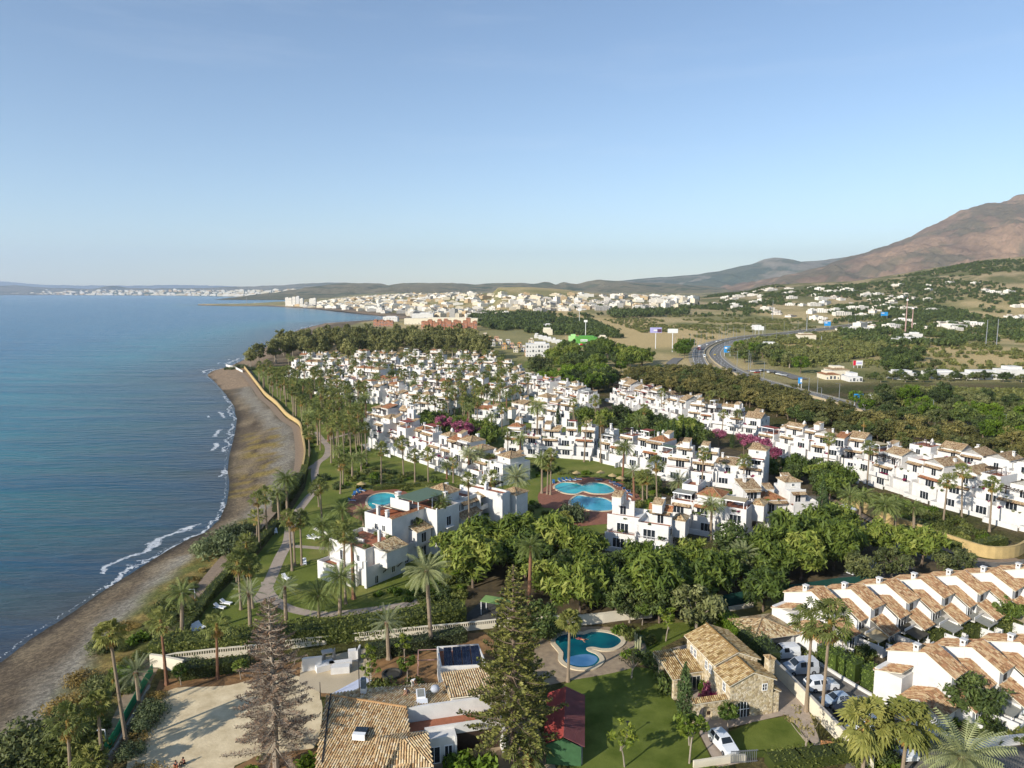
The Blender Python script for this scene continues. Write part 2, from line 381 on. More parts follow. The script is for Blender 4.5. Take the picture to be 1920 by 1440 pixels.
# mountains and hills
def ridge(name,prof,Yr,Yf,Yb,cols,label,amp,sc,step=5,K=46,ext=900,base=0.,rock=.5):
    px=np.arange(prof[0][0],prof[-1][0]+step,step); py=np.interp(px,[p[0] for p in prof],[p[1] for p in prof])
    py=py+ (fbm(px/17+sc,px*0,5)-.5)*(7.0 if name=='mountain' else 2.2)
    u=(px-960)/F/ (cP)   # lateral ratio
    ks=np.concatenate([np.linspace(0,1,K),np.linspace(1,1.35,10)[1:]])
    Yg=Yf+(Yr-Yf)*ks; Yg=np.where(ks>1,Yr+(Yb-Yr)*(ks-1)/.35,Yg)
    Y=Yg[:,None]*np.ones(len(px))[None]; zt=ztop(py,Yr); 
    X=Yr*((px-960)/F/(cP+ (0))) [None]*np.ones_like(Y); X=(X*(.55+.45*Y/Yr))
    s=np.where(ks<=1,ss(0,1,ks)*.55+ks*.45,1-(ks-1)/.35)[:,None]
    rd=ridged(X/(1400*sc)+sc,Y/(2300*sc),5)-.6+.7*(ridged(X/(420*sc)+.3*Y/(900*sc),Y/(1500*sc)+3,5)-.6)
    Z=base+(zt[None]-base)*s+rd*amp*np.clip(s*(1-np.clip(s,0,1))*4,0,1)*(zt[None]/zt.max())**.5*1.0
    # keep lateral position of the crest exact
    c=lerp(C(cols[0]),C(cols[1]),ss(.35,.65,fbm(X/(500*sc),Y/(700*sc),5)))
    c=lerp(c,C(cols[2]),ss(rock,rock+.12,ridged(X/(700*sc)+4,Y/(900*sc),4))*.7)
    if len(cols)>3: c=lerp(c,C(cols[3]),(1-ss(.05,.3,s*np.ones_like(X)+.3*(fbm(X/900,Y/900)-.5)))*.8)
    m=MATS.get(name+'_m')
    if not m:
        m,t,b=newmat(name+'_m'); ca=t.add('ShaderNodeAttribute',attribute_name='Col').outputs['Color']
        n=t.noise(.012/sc,8,t.pos(),.75); t.lk(t.mix(.8,ca,t.ramp(n,[(.3,(.55,.6,.55)),(.7,(1.35,1.3,1.3))]),'MULTIPLY'),b.inputs['Base Color'])
        b.inputs['Roughness'].default_value=1; b.inputs['Specular IOR Level'].default_value=0; t.lk(t.bump(n,1.0,60*sc),b.inputs['Normal']); MATS[name+'_m']=m
    return kind(gridmesh(name,X,Y,Z,m,c),'structure',label)
ridge('mountain',[(1240,552),(1320,546),(1400,531),(1440,522),(1480,514),(1530,500),(1580,481),(1625,466),(1670,451),(1700,437),(1720,426),(1760,403),(1800,386),(1825,379),(1838,382),(1850,379),(1868,370),(1884,365),(1896,364),(1912,371),(1935,383),(2000,396),(2100,410),(2300,440),(2700,500)],8200,4300,11500,['8a725e','a88a70','6a6650','78744f'],'tall bare red-brown mountain rising at the edge of the plain',430,.55,step=3,K=150,rock=.6)
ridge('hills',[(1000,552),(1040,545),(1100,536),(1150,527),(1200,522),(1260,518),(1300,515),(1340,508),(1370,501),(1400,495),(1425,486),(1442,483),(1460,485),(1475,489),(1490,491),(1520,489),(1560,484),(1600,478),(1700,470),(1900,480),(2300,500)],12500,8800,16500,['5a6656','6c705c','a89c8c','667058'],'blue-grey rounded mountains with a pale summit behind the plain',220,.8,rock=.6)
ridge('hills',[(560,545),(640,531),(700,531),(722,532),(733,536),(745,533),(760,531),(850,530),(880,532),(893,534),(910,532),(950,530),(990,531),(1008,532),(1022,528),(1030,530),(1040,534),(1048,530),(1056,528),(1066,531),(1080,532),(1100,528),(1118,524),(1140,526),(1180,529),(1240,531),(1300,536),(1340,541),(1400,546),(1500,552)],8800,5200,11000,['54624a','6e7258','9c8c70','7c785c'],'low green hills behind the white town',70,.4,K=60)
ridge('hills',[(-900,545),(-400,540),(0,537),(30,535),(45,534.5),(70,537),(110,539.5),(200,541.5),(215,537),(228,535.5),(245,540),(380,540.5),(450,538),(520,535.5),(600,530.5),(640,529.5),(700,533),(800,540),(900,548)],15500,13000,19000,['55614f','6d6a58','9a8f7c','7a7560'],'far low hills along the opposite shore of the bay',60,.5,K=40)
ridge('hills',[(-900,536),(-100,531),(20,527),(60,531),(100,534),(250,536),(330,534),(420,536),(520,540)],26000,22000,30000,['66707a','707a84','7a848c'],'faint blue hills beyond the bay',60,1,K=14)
# ---------- plant prototypes (shared meshes) ----------
BARK=pm('bark','6e5f50',.25,3,.95,.4); PBARK=pm('palm_bark','8a7a66',.22,2.2,.95,.5,space='obj'); PBARKR=pm('palm_bark_reddish','7f5c46',.22,2.2,.95,.5,space='obj'); GBARK=pm('grey_bark','938777',.2,3,.95,.3)
FAN=foliage('fan_leaf',['3a3f1c','5a6230','787a40','94904e'],.25,.4); DEAD=foliage('dead_leaf',['8a6f36','a8894a','bd9d58'],.15)
FANY=foliage('fan_leaf_yellow',['58602c','787a3c','928e4a','a89a58'],.25,.4)
DATE=foliage('date_leaf',['3a431f','56602f','757a48','95956a'],.2,.4)
BROAD=foliage('broad_leaf',['222c12','38451a','525c22','737438'],.22,.6); DARKB=foliage('dark_leaf',['1a2210','2a331a','3a4520','525829'],.2,.6)
OLIVE=foliage('olive_leaf',['2b3219','454c2a','61643a','7a7a52'],.2,.6); BROWN=foliage('brown_leaf',['2a2e16','424222','54502a','685f36'],.15,.7)
EUC=foliage('eucalyptus_leaf',['2e3218','4a4c28','64643a','807c4e'],.2,.6); LIME=foliage('lime_leaf',['3d5214','587020','77902a','98a83c'],.3,.5)
PINK=foliage('pink_blossom',['7a3a50','a85572','c4788f','d09aa8'],.25,.4); MAG=foliage('magenta_blossom',['7a1040','a81c5c','c23a78'],.25,.4)
PINE=foliage('pine_needle',['2f3317','4b4d22','6a6a33','858048'],.15,.4); PINEB=foliage('brown_needle',['5e4a3a','7d6550','99806a','b09a84'],.1,.4)
CYP=foliage('cypress_leaf',['1c2614','2a361c','3a4826','4d5a32'],.1,.5)
HEDGE=foliage('hedge_leaf',['272e14','3e461e','585c2a','76743c'],.2,.5)
def leafcloud(mb,rnd,c,r,n,ls,mi=0,el=1.0,shell=.6,droop=0.0,v0=None):
    """n small leaf faces spread in a clump of radius r (3-vector) round c"""
    vb=rnd.random()*.55 if v0 is None else v0
    for _ in range(n):
        while True:
            d=Vector((rnd.gauss(0,1),rnd.gauss(0,1),rnd.gauss(0,1)))
            if d.length>.01: break
        d.normalize(); k=shell+(1-shell)*rnd.random()
        if rnd.random()<.3: k*=rnd.random()
        p=Vector(c)+Vector((d.x*r[0],d.y*r[1],d.z*r[2]))*k
        s=ls*(.6+.8*rnd.random()); nrm=(d+Vector((rnd.gauss(0,.6),rnd.gauss(0,.6),rnd.gauss(0,.6)+.25))).normalized()
        a=nrm.cross(Vector((rnd.gauss(0,1),rnd.gauss(0,1),rnd.gauss(0,1)))).normalized(); b=nrm.cross(a)
        a=a*s*el; b=b*s*.5
        if droop: a=(a+Vector((0,0,-droop*s)))
        v=min(1,max(0,vb+rnd.random()*.45))
        mb.face([p-a*.5,p-b*.6+a*.05,p+a*.6,p+b*.6],mi,c=v)
def mk_tree(name,seed,h,cr,crz,n_cl,n_lf,ls,leafm,barkm,trunk_h,tr=.25,flat=0.0,el=1.4,droop=0,branch=6,irregular=.25):
    rnd=random.Random(seed); tb=MB(); cb=MB()
    top=Vector((rnd.gauss(0,.25),rnd.gauss(0,.25),trunk_h))
    tb.tube([(0,0,-.3),(top.x*.4,top.y*.4,trunk_h*.5),top],[tr*1.25,tr,tr*.8],7)
    zc=h-crz; cl=[]
    for i in range(n_cl):
        while True:
            d=Vector((rnd.uniform(-1,1),rnd.uniform(-1,1),rnd.uniform(-1,1)))
            if .25<d.length<1: break
        if i<n_cl*.7: d.normalize(); d*=rnd.uniform(.7,1.0+irregular*rnd.random())
        d.z*= (1-flat); 
        if d.z<-.5: d.z*=.6
        c=Vector((d.x*cr*.8,d.y*cr*.8,zc+d.z*crz*.8)); cl.append(c)
        rr=cr*rnd.uniform(.24,.4)
        leafcloud(cb,rnd,c,(rr,rr,rr*.75),n_lf,ls,el=el,droop=droop,shell=.55,v0=rnd.random()*.5+.1*(d.z))
    for i in range(branch):
        c=cl[rnd.randrange(len(cl))]; m=(top+c)/2+Vector((0,0,-.3))
        tb.tube([top-Vector((0,0,rnd.random()*trunk_h*.3)),m,c],[tr*.55,tr*.35,tr*.12],5,cap=False)
    return tb.mesh(name+'_trunk',barkm),cb.mesh(name+'_crown',leafm)
T={}
T['broad']=[mk_tree('tree',10+i,9,4.9,3.6,42,75,.62,BROAD,BARK,3.6,.22,el=1.9,droop=.35,irregular=.35) for i in range(3)]
T['dark']=[mk_tree('tree',20+i,8,4.2,3.4,34,75,.5,DARKB,BARK,3,.22,el=1.4) for i in range(2)]
T['olive']=[mk_tree('tree',30+i,6.5,3.4,2.7,28,70,.4,OLIVE,GBARK,2.2,.2,el=1.5,droop=.2) for i in range(2)]
T['brown']=[mk_tree('tree',40+i,10,4.2,4.4,36,60,.6,BROWN,BARK,3,.22,el=1.3,irregular=.4) for i in range(3)]
T['euc']=[mk_tree('tree',50+i,22,6.2,9.5,44,52,1.0,EUC,GBARK,10,.4,el=1.5,droop=.5,branch=12,irregular=.5) for i in range(3)]
T['lime']=[mk_tree('tree',60+i,8,3.6,3.2,28,70,.5,LIME,BARK,3,.2,el=1.4) for i in range(2)]
T['pink']=[mk_tree('tree',70+i,9,3.8,2.6,26,60,.5,PINK,BARK,4,.2,el=1.1) for i in range(2)]
T['round']=[mk_tree('tree',80+i,4.2,1.45,1.35,26,55,.26,foliage('citrus_leaf',['34461a','4d6024','6c7a30','8d9440'],.25,.4),GBARK,1.9,.09,el=1.3,irregular=.1) for i in range(2)]
T['young']=[mk_tree('tree',84+i,4.6,1.3,1.4,12,32,.28,foliage('young_leaf',['4a5c1e','667828','8a9238','a89c48'],.3,.4),GBARK,2.4,.07,el=1.4,irregular=.4) for i in range(2)]
T['bare']=[mk_tree('tree',88,4.4,1.6,1.4,12,14,.25,foliage('sparse_leaf',['6a6244','85784f','9a8c5e'],.2,.4),GBARK,1.8,.09,el=1.2,irregular=.5,branch=12)]
def bush(seed,r,h,n,nl,ls,mat,el=1.3):
    rnd=random.Random(seed); mb=MB()
    for i in range(n):
        a=rnd.random()*6.28; k=rnd.random()**.5*.75
        c=(math.cos(a)*r*k,math.sin(a)*r*k,h*(.2+.5*rnd.random()*(1.1-k)))
        q=r*rnd.uniform(.3,.5); leafcloud(mb,rnd,c,(q,q,h*.4),nl,ls,el=el)
    return mb.mesh('bush',mat)
B={'green':[bush(i,1.5,1.4,12,50,.3,HEDGE) for i in (1,2)],'olive':[bush(i,1.6,1.2,12,50,.3,OLIVE) for i in (3,4)],'dark':[bush(5,1.6,1.6,12,55,.3,DARKB)],
 'lime':[bush(6,1.4,1.3,12,50,.3,LIME)],'magenta':[bush(7,1.5,1.4,12,50,.3,MAG)],'pink':[bush(8,1.6,1.5,12,50,.3,PINK)],'dry':[bush(9,1.4,.8,10,40,.25,foliage('dry_leaf',['6d5c30','8f7a42','b09a5a'],.2))]}
BF={'green':[bush(31,1.6,1.4,26,75,.15,HEDGE),bush(32,1.6,1.4,24,75,.15,HEDGE)],'olive':[bush(33,1.6,1.3,26,75,.15,OLIVE)],'dark':[bush(34,1.6,1.5,26,80,.15,foliage('coastal_leaf',['2c3420','424c30','5e6644','7c8260'],.2,.4))],'dry':[bush(35,1.5,.8,20,60,.13,MATS['dry_leaf'])]}
def fanleaf(mb,base,dirv,plen,R,rnd,mi=0,seg=11,dead=False,vb=0):
    d=dirv.normalized(); side=d.cross(Vector((0,0,1))); side=side.normalized() if side.length>.05 else Vector((1,0,0))
    roll=rnd.gauss(0,.5); up=side.cross(d); side,up=side*math.cos(roll)+up*math.sin(roll),up*math.cos(roll)-side*math.sin(roll)
    tip=base+d*plen; 
    mb.face([base-side*.03,base+side*.03,tip+side*.02,tip-side*.02],mi,c=.9)
    droop=Vector((0,0,-1))
    for k in range(seg):
        a=(k/(seg-1)-.5)*4.2; a2=a+.19; a0=a-.19
        r=R*(1-.25*abs(a)/2.1)*(.85+.3*rnd.random()); 
        def q(an,rr,fold): 
            return tip+(d*math.cos(an)+side*math.sin(an))*rr+up*fold+droop*(.28*R*(rr/R)**2)
        mb.face([tip,q(a0,r*.62,-.03),q(a,r*.66,.05*R)],mi,c=min(1,vb+.2*rnd.random())); mb.face([tip,q(a,r*.66,.05*R),q(a2,r*.62,-.03)],mi,c=min(1,vb+.12+.3*rnd.random()))
        mb.face([q(a0,r*.62,-.03),q(a,r,-.02)+droop*.12*R,q(a2,r*.62,-.03),q(a,r*.66,.05*R)],mi,c=min(1,vb+.1+.4*rnd.random()))
def mk_fanpalm(seed,n=34,R=.8,pl=1.25,skirt=12,leaf=FAN,droopy=0.0,seg=10):
    rnd=random.Random(seed); mb=MB()
    for i in range(n):
        t=(i+.5)/n; el=math.radians(82-112*t**.9-droopy*30*t)+rnd.gauss(0,.12); az=i*2.399+rnd.gauss(0,.2)
        d=Vector((math.cos(az)*math.cos(el),math.sin(az)*math.cos(el),math.sin(el)))
        fanleaf(mb,Vector((0,0,-.1-t*.35))+Vector((d.x,d.y,0))*.15,d,pl*(.8+.35*rnd.random()),R*(.85+.3*rnd.random()),rnd,0,seg,vb=.1+.45*(1-t)*rnd.random())
    for i in range(skirt):
        az=i*2.399; el=math.radians(-62+rnd.gauss(0,10)); d=Vector((math.cos(az)*math.cos(el),math.sin(az)*math.cos(el),math.sin(el)))
        fanleaf(mb,Vector((0,0,-.5)),d,pl*.7,R*.75,rnd,1,7,vb=.2*rnd.random())
    mb.tube([(0,0,-.9),(0,0,0)],[.22,.14],6,mi=1)
    return mb.mesh('fan_crown',[leaf,DEAD])
def mk_datepalm(seed,n=60,L=3.6,leaf=DATE,nl=15,arch=1.0,up0=80):
    rnd=random.Random(seed); mb=MB()
    for i in range(n):
        t=(i+.5)/n; el=math.radians(up0-(up0+38)*t**.85)+rnd.gauss(0,.08); az=i*2.399+rnd.gauss(0,.15)
        h=Vector((math.cos(az),math.sin(az),0)); sd=Vector((-h.y,h.x,0)); l=L*(.8+.25*rnd.random()); vb=.15+.35*rnd.random()*(1-t)
        pts=[]; p=h*.2; e=el; K=9
        for k in range(K+1):
            pts.append(p.copy()); p=p+(h*math.cos(e)+Vector((0,0,math.sin(e))))*(l/K); e-=arch*(.06+.16*k/K)*(1.1 if el>-.2 else .55)
        tw=rnd.gauss(0,.35)
        for k in range(K):
            a,b=pts[k],pts[k+1]; f=k/K; wl=.55*l/3.6*(math.sin(math.pi*(.12+.85*f))**.6)
            ax=(b-a); n_=sd.cross(ax).normalized()
            s2=(sd*math.cos(tw)+n_*math.sin(tw))
            mb.face([a-sd*.025,b-sd*.02,b+sd*.02,a+sd*.025],0,c=.95)
            if k==0: continue
            for j in (0,1):
                q=a+ax*(j*.5)
                for sg in (-1,1):
                    o=s2*sg*wl+ax.normalized()*wl*.75+n_*wl*.28*(1)+Vector((0,0,-wl*.25))
                    mb.face([q,q+ax*.34,q+o*(.9+.2*rnd.random())],0,c=min(1,vb+.35*rnd.random()))
    mb.tube([(0,0,-.9),(0,0,-.1)],[.26,.42],8,mi=1)
    return mb.mesh('date_crown',[leaf,PBARKR])
def mk_ptrunk(seed,r0,r1,mat,bend=0.0):
    rnd=random.Random(seed); mb=MB(); n=14; pts=[];rs=[]
    for k in range(n+1):
        t=k/n; pts.append((bend*t*(1-t)*4*.05,0,t)); r=r0+(r1-r0)*t**.7
        if t<.06: r*=1.5-t*8
        rs.append(r*(1+.05*(k%2)))
    mb.tube(pts,rs,8); return mb.mesh('palm_trunk',mat)
PT={'thin':mk_ptrunk(1,.24,.15,PBARK),'thinr':mk_ptrunk(2,.24,.15,PBARKR),'thick':mk_ptrunk(3,.34,.27,PBARK),'thickr':mk_ptrunk(3,.34,.27,PBARKR)}
GREYL=foliage('grey_green_leaf',['5a6040','787c54','989a70'],.2)
PC={'fan':[mk_fanpalm(1),mk_fanpalm(2,30),mk_fanpalm(3,36,skirt=18)],'fany':[mk_fanpalm(4,40,1.0,1.15,26,FANY,.5,12),mk_fanpalm(6,44,1.05,1.2,34,FANY,.7,12)],
 'date':[mk_datepalm(1),mk_datepalm(2,48,3.2,arch=1.1),mk_datepalm(3,70,3.9)],'phx':[mk_datepalm(4,64,4.4,GREYL,up0=75,arch=.7)],'tuft':[mk_fanpalm(5,22,.7,.7,6)],
 'upright':[mk_datepalm(6,26,3.0,foliage('grey_leaf',['4c5238','6a6f50','8a8c6c'],.2),arch=.45,up0=86)]}
PALMS=[]
def palm(px,py,ptop,sp='fan',v=None,s=None,tr=None,label=None,lean=0,name=None):
    """palm whose foot is seen at (px,py) and whose crown middle is at height ptop"""
    p=Gt(px,py); h=max(2.2,ztop(ptop,p.y)-p.z); return palm_at(p,h,sp,v,s,tr,label,lean,name)
def palm_at(p,h,sp='fan',v=None,s=None,tr=None,label=None,lean=0,name=None):
    k=len(PALMS); rnd=random.Random(k*7+3)
    nm=name or {'fan':'fan_palm','fany':'fan_palm','date':'date_palm','phx':'date_palm','tuft':'fan_palm','upright':'date_palm'}[sp]
    t=thing(nm,label or '', 'palm tree',(p.x,p.y,p.z),rnd.random()*6.28)
    la=rnd.gauss(0,.025)+lean; t.rotation_euler=(0,0,0); t.rotation_euler[1]=la; t.rotation_euler[0]=rnd.gauss(0,.02)
    trk=tr or ('thin' if sp in('fan','tuft','fany') else ('thick' if rnd.random()<.5 else 'thickr'))
    rw=1.0 if h>6 else .85
    inst(PT[trk],'trunk',t,(0,0,0),(0,0,rnd.random()*6),(rw,rw,h))
    cr=PC[sp]; c=cr[rnd.randrange(len(cr)) if v is None else v]
    sc=s or (rnd.uniform(1.0,1.3) if sp=='fan' else rnd.uniform(.8,1.0))
    inst(c,'crown',t,(0,0,h),(rnd.gauss(0,.06),rnd.gauss(0,.06),rnd.random()*6.28),sc)
    PALMS.append((t,sp,label)); return t
TREES=[]
TN={'broad':'shade_tree','dark':'evergreen_tree','olive':'olive_tree','brown':'roadside_tree','euc':'eucalyptus_tree','lime':'lime_green_tree','pink':'blossom_tree','round':'garden_tree','young':'young_tree','bare':'small_tree'}
def tree_at(x,y,z,sp,s=1.0,label=None,hs=1.0,v=None,name=None,cat='tree'):
    rnd=random.Random(len(TREES)*13+5); k=rnd.randrange(len(T[sp])) if v is None else v
    t=thing(name or TN[sp],label or '',cat,(x,y,z),rnd.random()*6.28)
    tr,cr=T[sp][k]; inst(tr,'trunk',t,(0,0,0),(0,0,0),(s,s,s*hs)); inst(cr,'crown',t,(0,0,0),(0,0,0),(s,s,s*hs))
    TREES.append((t,sp,label)); return t
def tree(px,py,sp,s=1.0,label=None,**k):
    p=Gt(px,py); return tree_at(p.x,p.y,p.z,sp,s,label,**k)
BUSHES=[]
def bush_at(x,y,z,sp,s=1.0,label=None,hs=1.0):
    rnd=random.Random(len(BUSHES)*11+1); bb_=BF[sp] if (s>=1.6 or (y<135 and x<-30)) and sp in BF else B[sp]; me=bb_[rnd.randrange(len(bb_))]
    o=inst(me,'bush',None,(x,y,z),(0,0,rnd.random()*6.28),(s,s,s*hs)); tag(o,label or '','bush'); BUSHES.append((o,sp,label)); o.name={'magenta':'flowering_bush','pink':'flowering_bush','dry':'dry_bush'}.get(sp,'bush'); return o
def bushp(px,py,sp,s=1.0,label=None,hs=1.0):
    p=Gt(px,py); return bush_at(p.x,p.y,p.z,sp,s,label,hs)
def hedge(name,pts,w,h,mat,label,z0=0,ls=.22,dens=26,cat='hedge',round_=.0,lab2=None):
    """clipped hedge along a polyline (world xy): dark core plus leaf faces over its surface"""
    rnd=random.Random(len(pts)*31+int(w*10)); core=MB(); mb=MB()
    for i in range(len(pts)-1):
        a=Vector((*pts[i],0)); b=Vector((*pts[i+1],0)); d=b-a; L=d.length; d.normalize(); n=Vector((-d.y,d.x,0)); a=a-d*w*.1; 
        cw=w*.42; ch=h*.9
        core.face([a-n*cw,b-n*cw,b-n*cw+Vector((0,0,ch)),a-n*cw+Vector((0,0,ch))]); core.face([a+n*cw,a+n*cw+Vector((0,0,ch)),b+n*cw+Vector((0,0,ch)),b+n*cw])
        core.face([a-n*cw+Vector((0,0,ch)),b-n*cw+Vector((0,0,ch)),b+n*cw+Vector((0,0,ch)),a+n*cw+Vector((0,0,ch))])
        core.face([a-n*cw,a-n*cw+Vector((0,0,ch)),a+n*cw+Vector((0,0,ch)),a+n*cw]); core.face([b-n*cw,b+n*cw,b+n*cw+Vector((0,0,ch)),b-n*cw+Vector((0,0,ch))])
        area=L*(w+2*h); 
        for _ in range(int(area*dens)):
            u=rnd.random()*L; q=rnd.random()*(w+2*h)
            if q<h: o=-n*w*.5; z=q; nr=-n
            elif q<2*h: o=n*w*.5; z=q-h; nr=n
            else: o=n*(q-2*h-w*.5); z=h; nr=Vector((0,0,1))
            p=a+d*u+o*(1+rnd.gauss(0,.06+round_))+Vector((0,0,z+rnd.gauss(0,.07+round_)))
            nr=(nr+Vector((rnd.gauss(0,.5),rnd.gauss(0,.5),rnd.gauss(0,.5)))).normalized(); s=ls*(.6+.8*rnd.random())
            A=nr.cross(Vector((rnd.gauss(0,1),rnd.gauss(0,1),rnd.gauss(0,1)))).normalized(); Bv=nr.cross(A)
            mb.face([p-A*s*.6,p-Bv*s*.35,p+A*s*.6,p+Bv*s*.35],0,c=rnd.random()*.6+.4*vnf(p.x*.4,p.y*.4))
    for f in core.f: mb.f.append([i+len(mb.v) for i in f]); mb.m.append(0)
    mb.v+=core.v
    o=mb.build(name,mat); o.location.z=z0; tag(o,label,cat); return o
def vnf(x,y): return .5+.5*mnoise.noise(Vector((x,y,0)))
def norfolk(name,px,py,ptop,leafm,dens,label,seed,R=4.6,nod=26,bare=.0,leaf=.34):
    p=Gt(px,py); H=ztop(ptop,p.y); rnd=random.Random(seed); t=thing(name,label,'conifer tree',(p.x,p.y,0))
    tb=MB(); tb.tube([(0,0,-.2),(.1,0,H*.5),(0,0,H)],[.42,.26,.04],9); tk=tb.build('trunk',GBARK if bare else BARK,t)
    bb=MB(); cb=MB()
    z=H*.13
    for k in range(nod):
        f=k/(nod-1); z=H*(.13+.85*f**.92); r=R*(1-f)**(.72 if bare else .9)*(.9+.2*rnd.random())+.3
        nb=6 if f<.8 else 5; a0=rnd.random()*6; r*=.85+.3*rnd.random()
        for j in range(nb):
            a=a0+j*6.283/nb+rnd.gauss(0,.2); z_=z; z=z_+rnd.gauss(0,.12); h=Vector((math.cos(a),math.sin(a),0)); rr=r*(.75+.35*rnd.random()); up=.12+.35*f
            pts=[Vector((0,0,z))]
            for q in (1,2,3): 
                s=q/3; pts.append(Vector((0,0,z))+h*rr*s+Vector((0,0,up*rr*s*s-.1*rr*s+.0)))
            bb.tube(pts,[.075,.055,.035,.012],4,cap=False)
            sd=Vector((-h.y,h.x,0)); m=int(rr*dens)
            for q in range(m):
                s=.22+.78*(q+rnd.random())/m; b0=Vector((0,0,z))+h*rr*s+Vector((0,0,up*rr*s*s-.1*rr*s))
                for sg in (-1,1):
                    if rnd.random()<.1: continue
                    l=(.3+.95*(1-s))*(.6+.5*rnd.random())*(.6+.5*(1-f))
                    e=b0+sd*sg*l+h*l*.55+Vector((0,0,l*(.15+.3*rnd.random())))
                    if rnd.random()<.5 or bare: bb.face([b0,b0+h*.04,e],0)
                    if bare: e3=b0+(e-b0)*.7+h*l*.4+Vector((0,0,.25*l)); bb.face([b0+(e-b0)*.4,b0+(e-b0)*.4+h*.03,e3],0)
                    for w_ in range(1 if bare else 2):
                        c=b0+(e-b0)*(.35+.65*rnd.random())+Vector((rnd.gauss(0,.07),rnd.gauss(0,.07),rnd.gauss(0,.07))); s2=leaf*(.6+.7*rnd.random())
                        u1=(e-b0).normalized(); u2=u1.cross(Vector((rnd.gauss(0,1),rnd.gauss(0,1),rnd.gauss(0,1)))).normalized()
                        cb.face([c-u1*s2*.6,c-u2*s2*.33,c+u1*s2*.6,c+u2*s2*.33],0,c=rnd.random())
    bb.build('branches',GBARK if bare else BARK,tk); cb.build('crown',leafm,t); return t
def cypress(px,py,ptop,r=.9,label='',mat=None,name='cypress_tree'):
    p=Gt(px,py); H=ztop(ptop,p.y)-p.z; rnd=random.Random(int(px*3+py)); t=thing(name,label,'tree',(p.x,p.y,p.z))
    tb=MB(); tb.tube([(0,0,-.1),(0,0,H*.8)],[.16,.05],6); tb.build('trunk',BARK,t)
    cb=MB(); n=int(H*11)
    for i in range(n):
        f=(i+rnd.random())/n; z=.4+f*(H-.5); rr=r*(math.sin(math.pi*min(1,(f*.93+.12)))**.55)*(.9+.15*rnd.random()); a=rnd.random()*6.28
        leafcloud(cb,rnd,(math.cos(a)*rr*.55,math.sin(a)*rr*.55,z),(rr*.5,rr*.5,.7),26,.24,el=1.6,droop=-.6)
    cb.build('crown',mat or CYP,t); return t
# ---------- architecture kit ----------
WHITE=pm('white_render','d2cfc9',.08,.7,.9,.25,.2,bs=14); WHITE2=pm('cream_render','d9cfb8',.08,.5,.9,.25,.2,bs=14); WPLAST=pm('white_frame','e8e8e6',.03,2,.5)
TILE=tiles('roof_tiles',['64503c','866a4c','9e8260','b29a76','c0ab88','806046']); TILEO=tiles('orange_roof_tiles',['6a4530','8f5c3e','a36f4a','ad8058','965c40'])
TILEB=tiles('old_roof_tiles',['6a5a48','8c7250','b29468','cbb286','d8c8a0','9a6e4a'])
TERR=pm('terracotta_floor','9a6248',.15,3,.85); DARKW=pm('dark_timber_and_shade','3a2c22',.2,3,.8); GREYP=pm('grey_panel','8b8a80',.12,2,.7); GREENP=pm('green_awning','5c6e5c',.08,2,.8); REDP=pm('red_awning','8c4638',.1,2,.8); BEIGE=pm('beige_canvas','b5a583',.08,2,.8)
mg,t_,b_=newmat('window_glass'); b_.inputs['Base Color'].default_value=(.018,.024,.03,1); b_.inputs['Roughness'].default_value=.12; b_.inputs['Specular IOR Level'].default_value=.6; GLASS=mg
MET=pm('grey_metal','8f9296',.08,4,.45,metal=.6); DMET=pm('dark_metal','35373a',.1,4,.5,metal=.4); WMET=pm('white_metal','d6d8d8',.05,3,.5); CONC=pm('concrete','a8a298',.12,1.2,.9,.2); SHUT=pm('shutter','c8c4b8',.05,3,.8)
def win_mesh(w,h,div=1,arch=False,frame=None,fw=.09,sill=True):
    mb=MB(); fr=0
    n=8
    if arch:
        r=w/2; pts=[(-r,0),(r,0)]+[(r*math.cos(a*math.pi/n),h-r+r*math.sin(a*math.pi/n)) for a in range(n+1)]
        mb.face([(x,-.015,z) for x,z in pts],1)
        for i in range(len(pts)):
            a=Vector((pts[i][0],0,pts[i][1])); b=Vector((pts[(i+1)%len(pts)][0],0,pts[(i+1)%len(pts)][1])); c=Vector((0,0,h*.5)); a2=a+(c-a).normalized()*fw; b2=b+(c-b).normalized()*fw
            mb.face([a+Vector((0,-.05,0)),b+Vector((0,-.05,0)),b2+Vector((0,-.05,0)),a2+Vector((0,-.05,0))],0)
        mb.box(-fw*.3,-.045,0,fw*.3,-.02,h-.05,0)
    else:
        mb.face([(-w/2,-.015,0),(w/2,-.015,0),(w/2,-.015,h),(-w/2,-.015,h)],1)
        mb.box(-w/2,-.05,0,-w/2+fw,.01,h,0); mb.box(w/2-fw,-.05,0,w/2,.01,h,0); mb.box(-w/2+fw,-.05,h-fw,w/2-fw,.01,h,0); mb.box(-w/2+fw,-.05,0,w/2-fw,.01,fw,0)
        for k in range(1,div+1):
            x=-w/2+w*k/(div+1); mb.box(x-fw*.4,-.045,fw,x+fw*.4,-.02,h-fw,0)
        if sill: mb.box(-w/2-.1,-.14,-.08,w/2+.1,-.0,-.0,2)
    return mb.mesh('window',[frame or WPLAST,GLASS,WHITE2])
WIN={'s':win_mesh(.85,.85),'t':win_mesh(1.0,1.35),'d':win_mesh(1.5,2.15,1,sill=False),'w':win_mesh(2.7,2.2,2,sill=False),'a':win_mesh(.8,1.7,arch=True),'g':win_mesh(1.0,1.35,3,frame=DMET,fw=.06)}
def win(parent,k,x,y,z,face='f',name='window'):
    """face: f faces -y, b +y, l -x, r +x"""
    rz={'f':0,'b':math.pi,'l':-math.pi/2,'r':math.pi/2}[face]
    return inst(WIN[k],name,parent,(x,y,z),(0,0,rz))
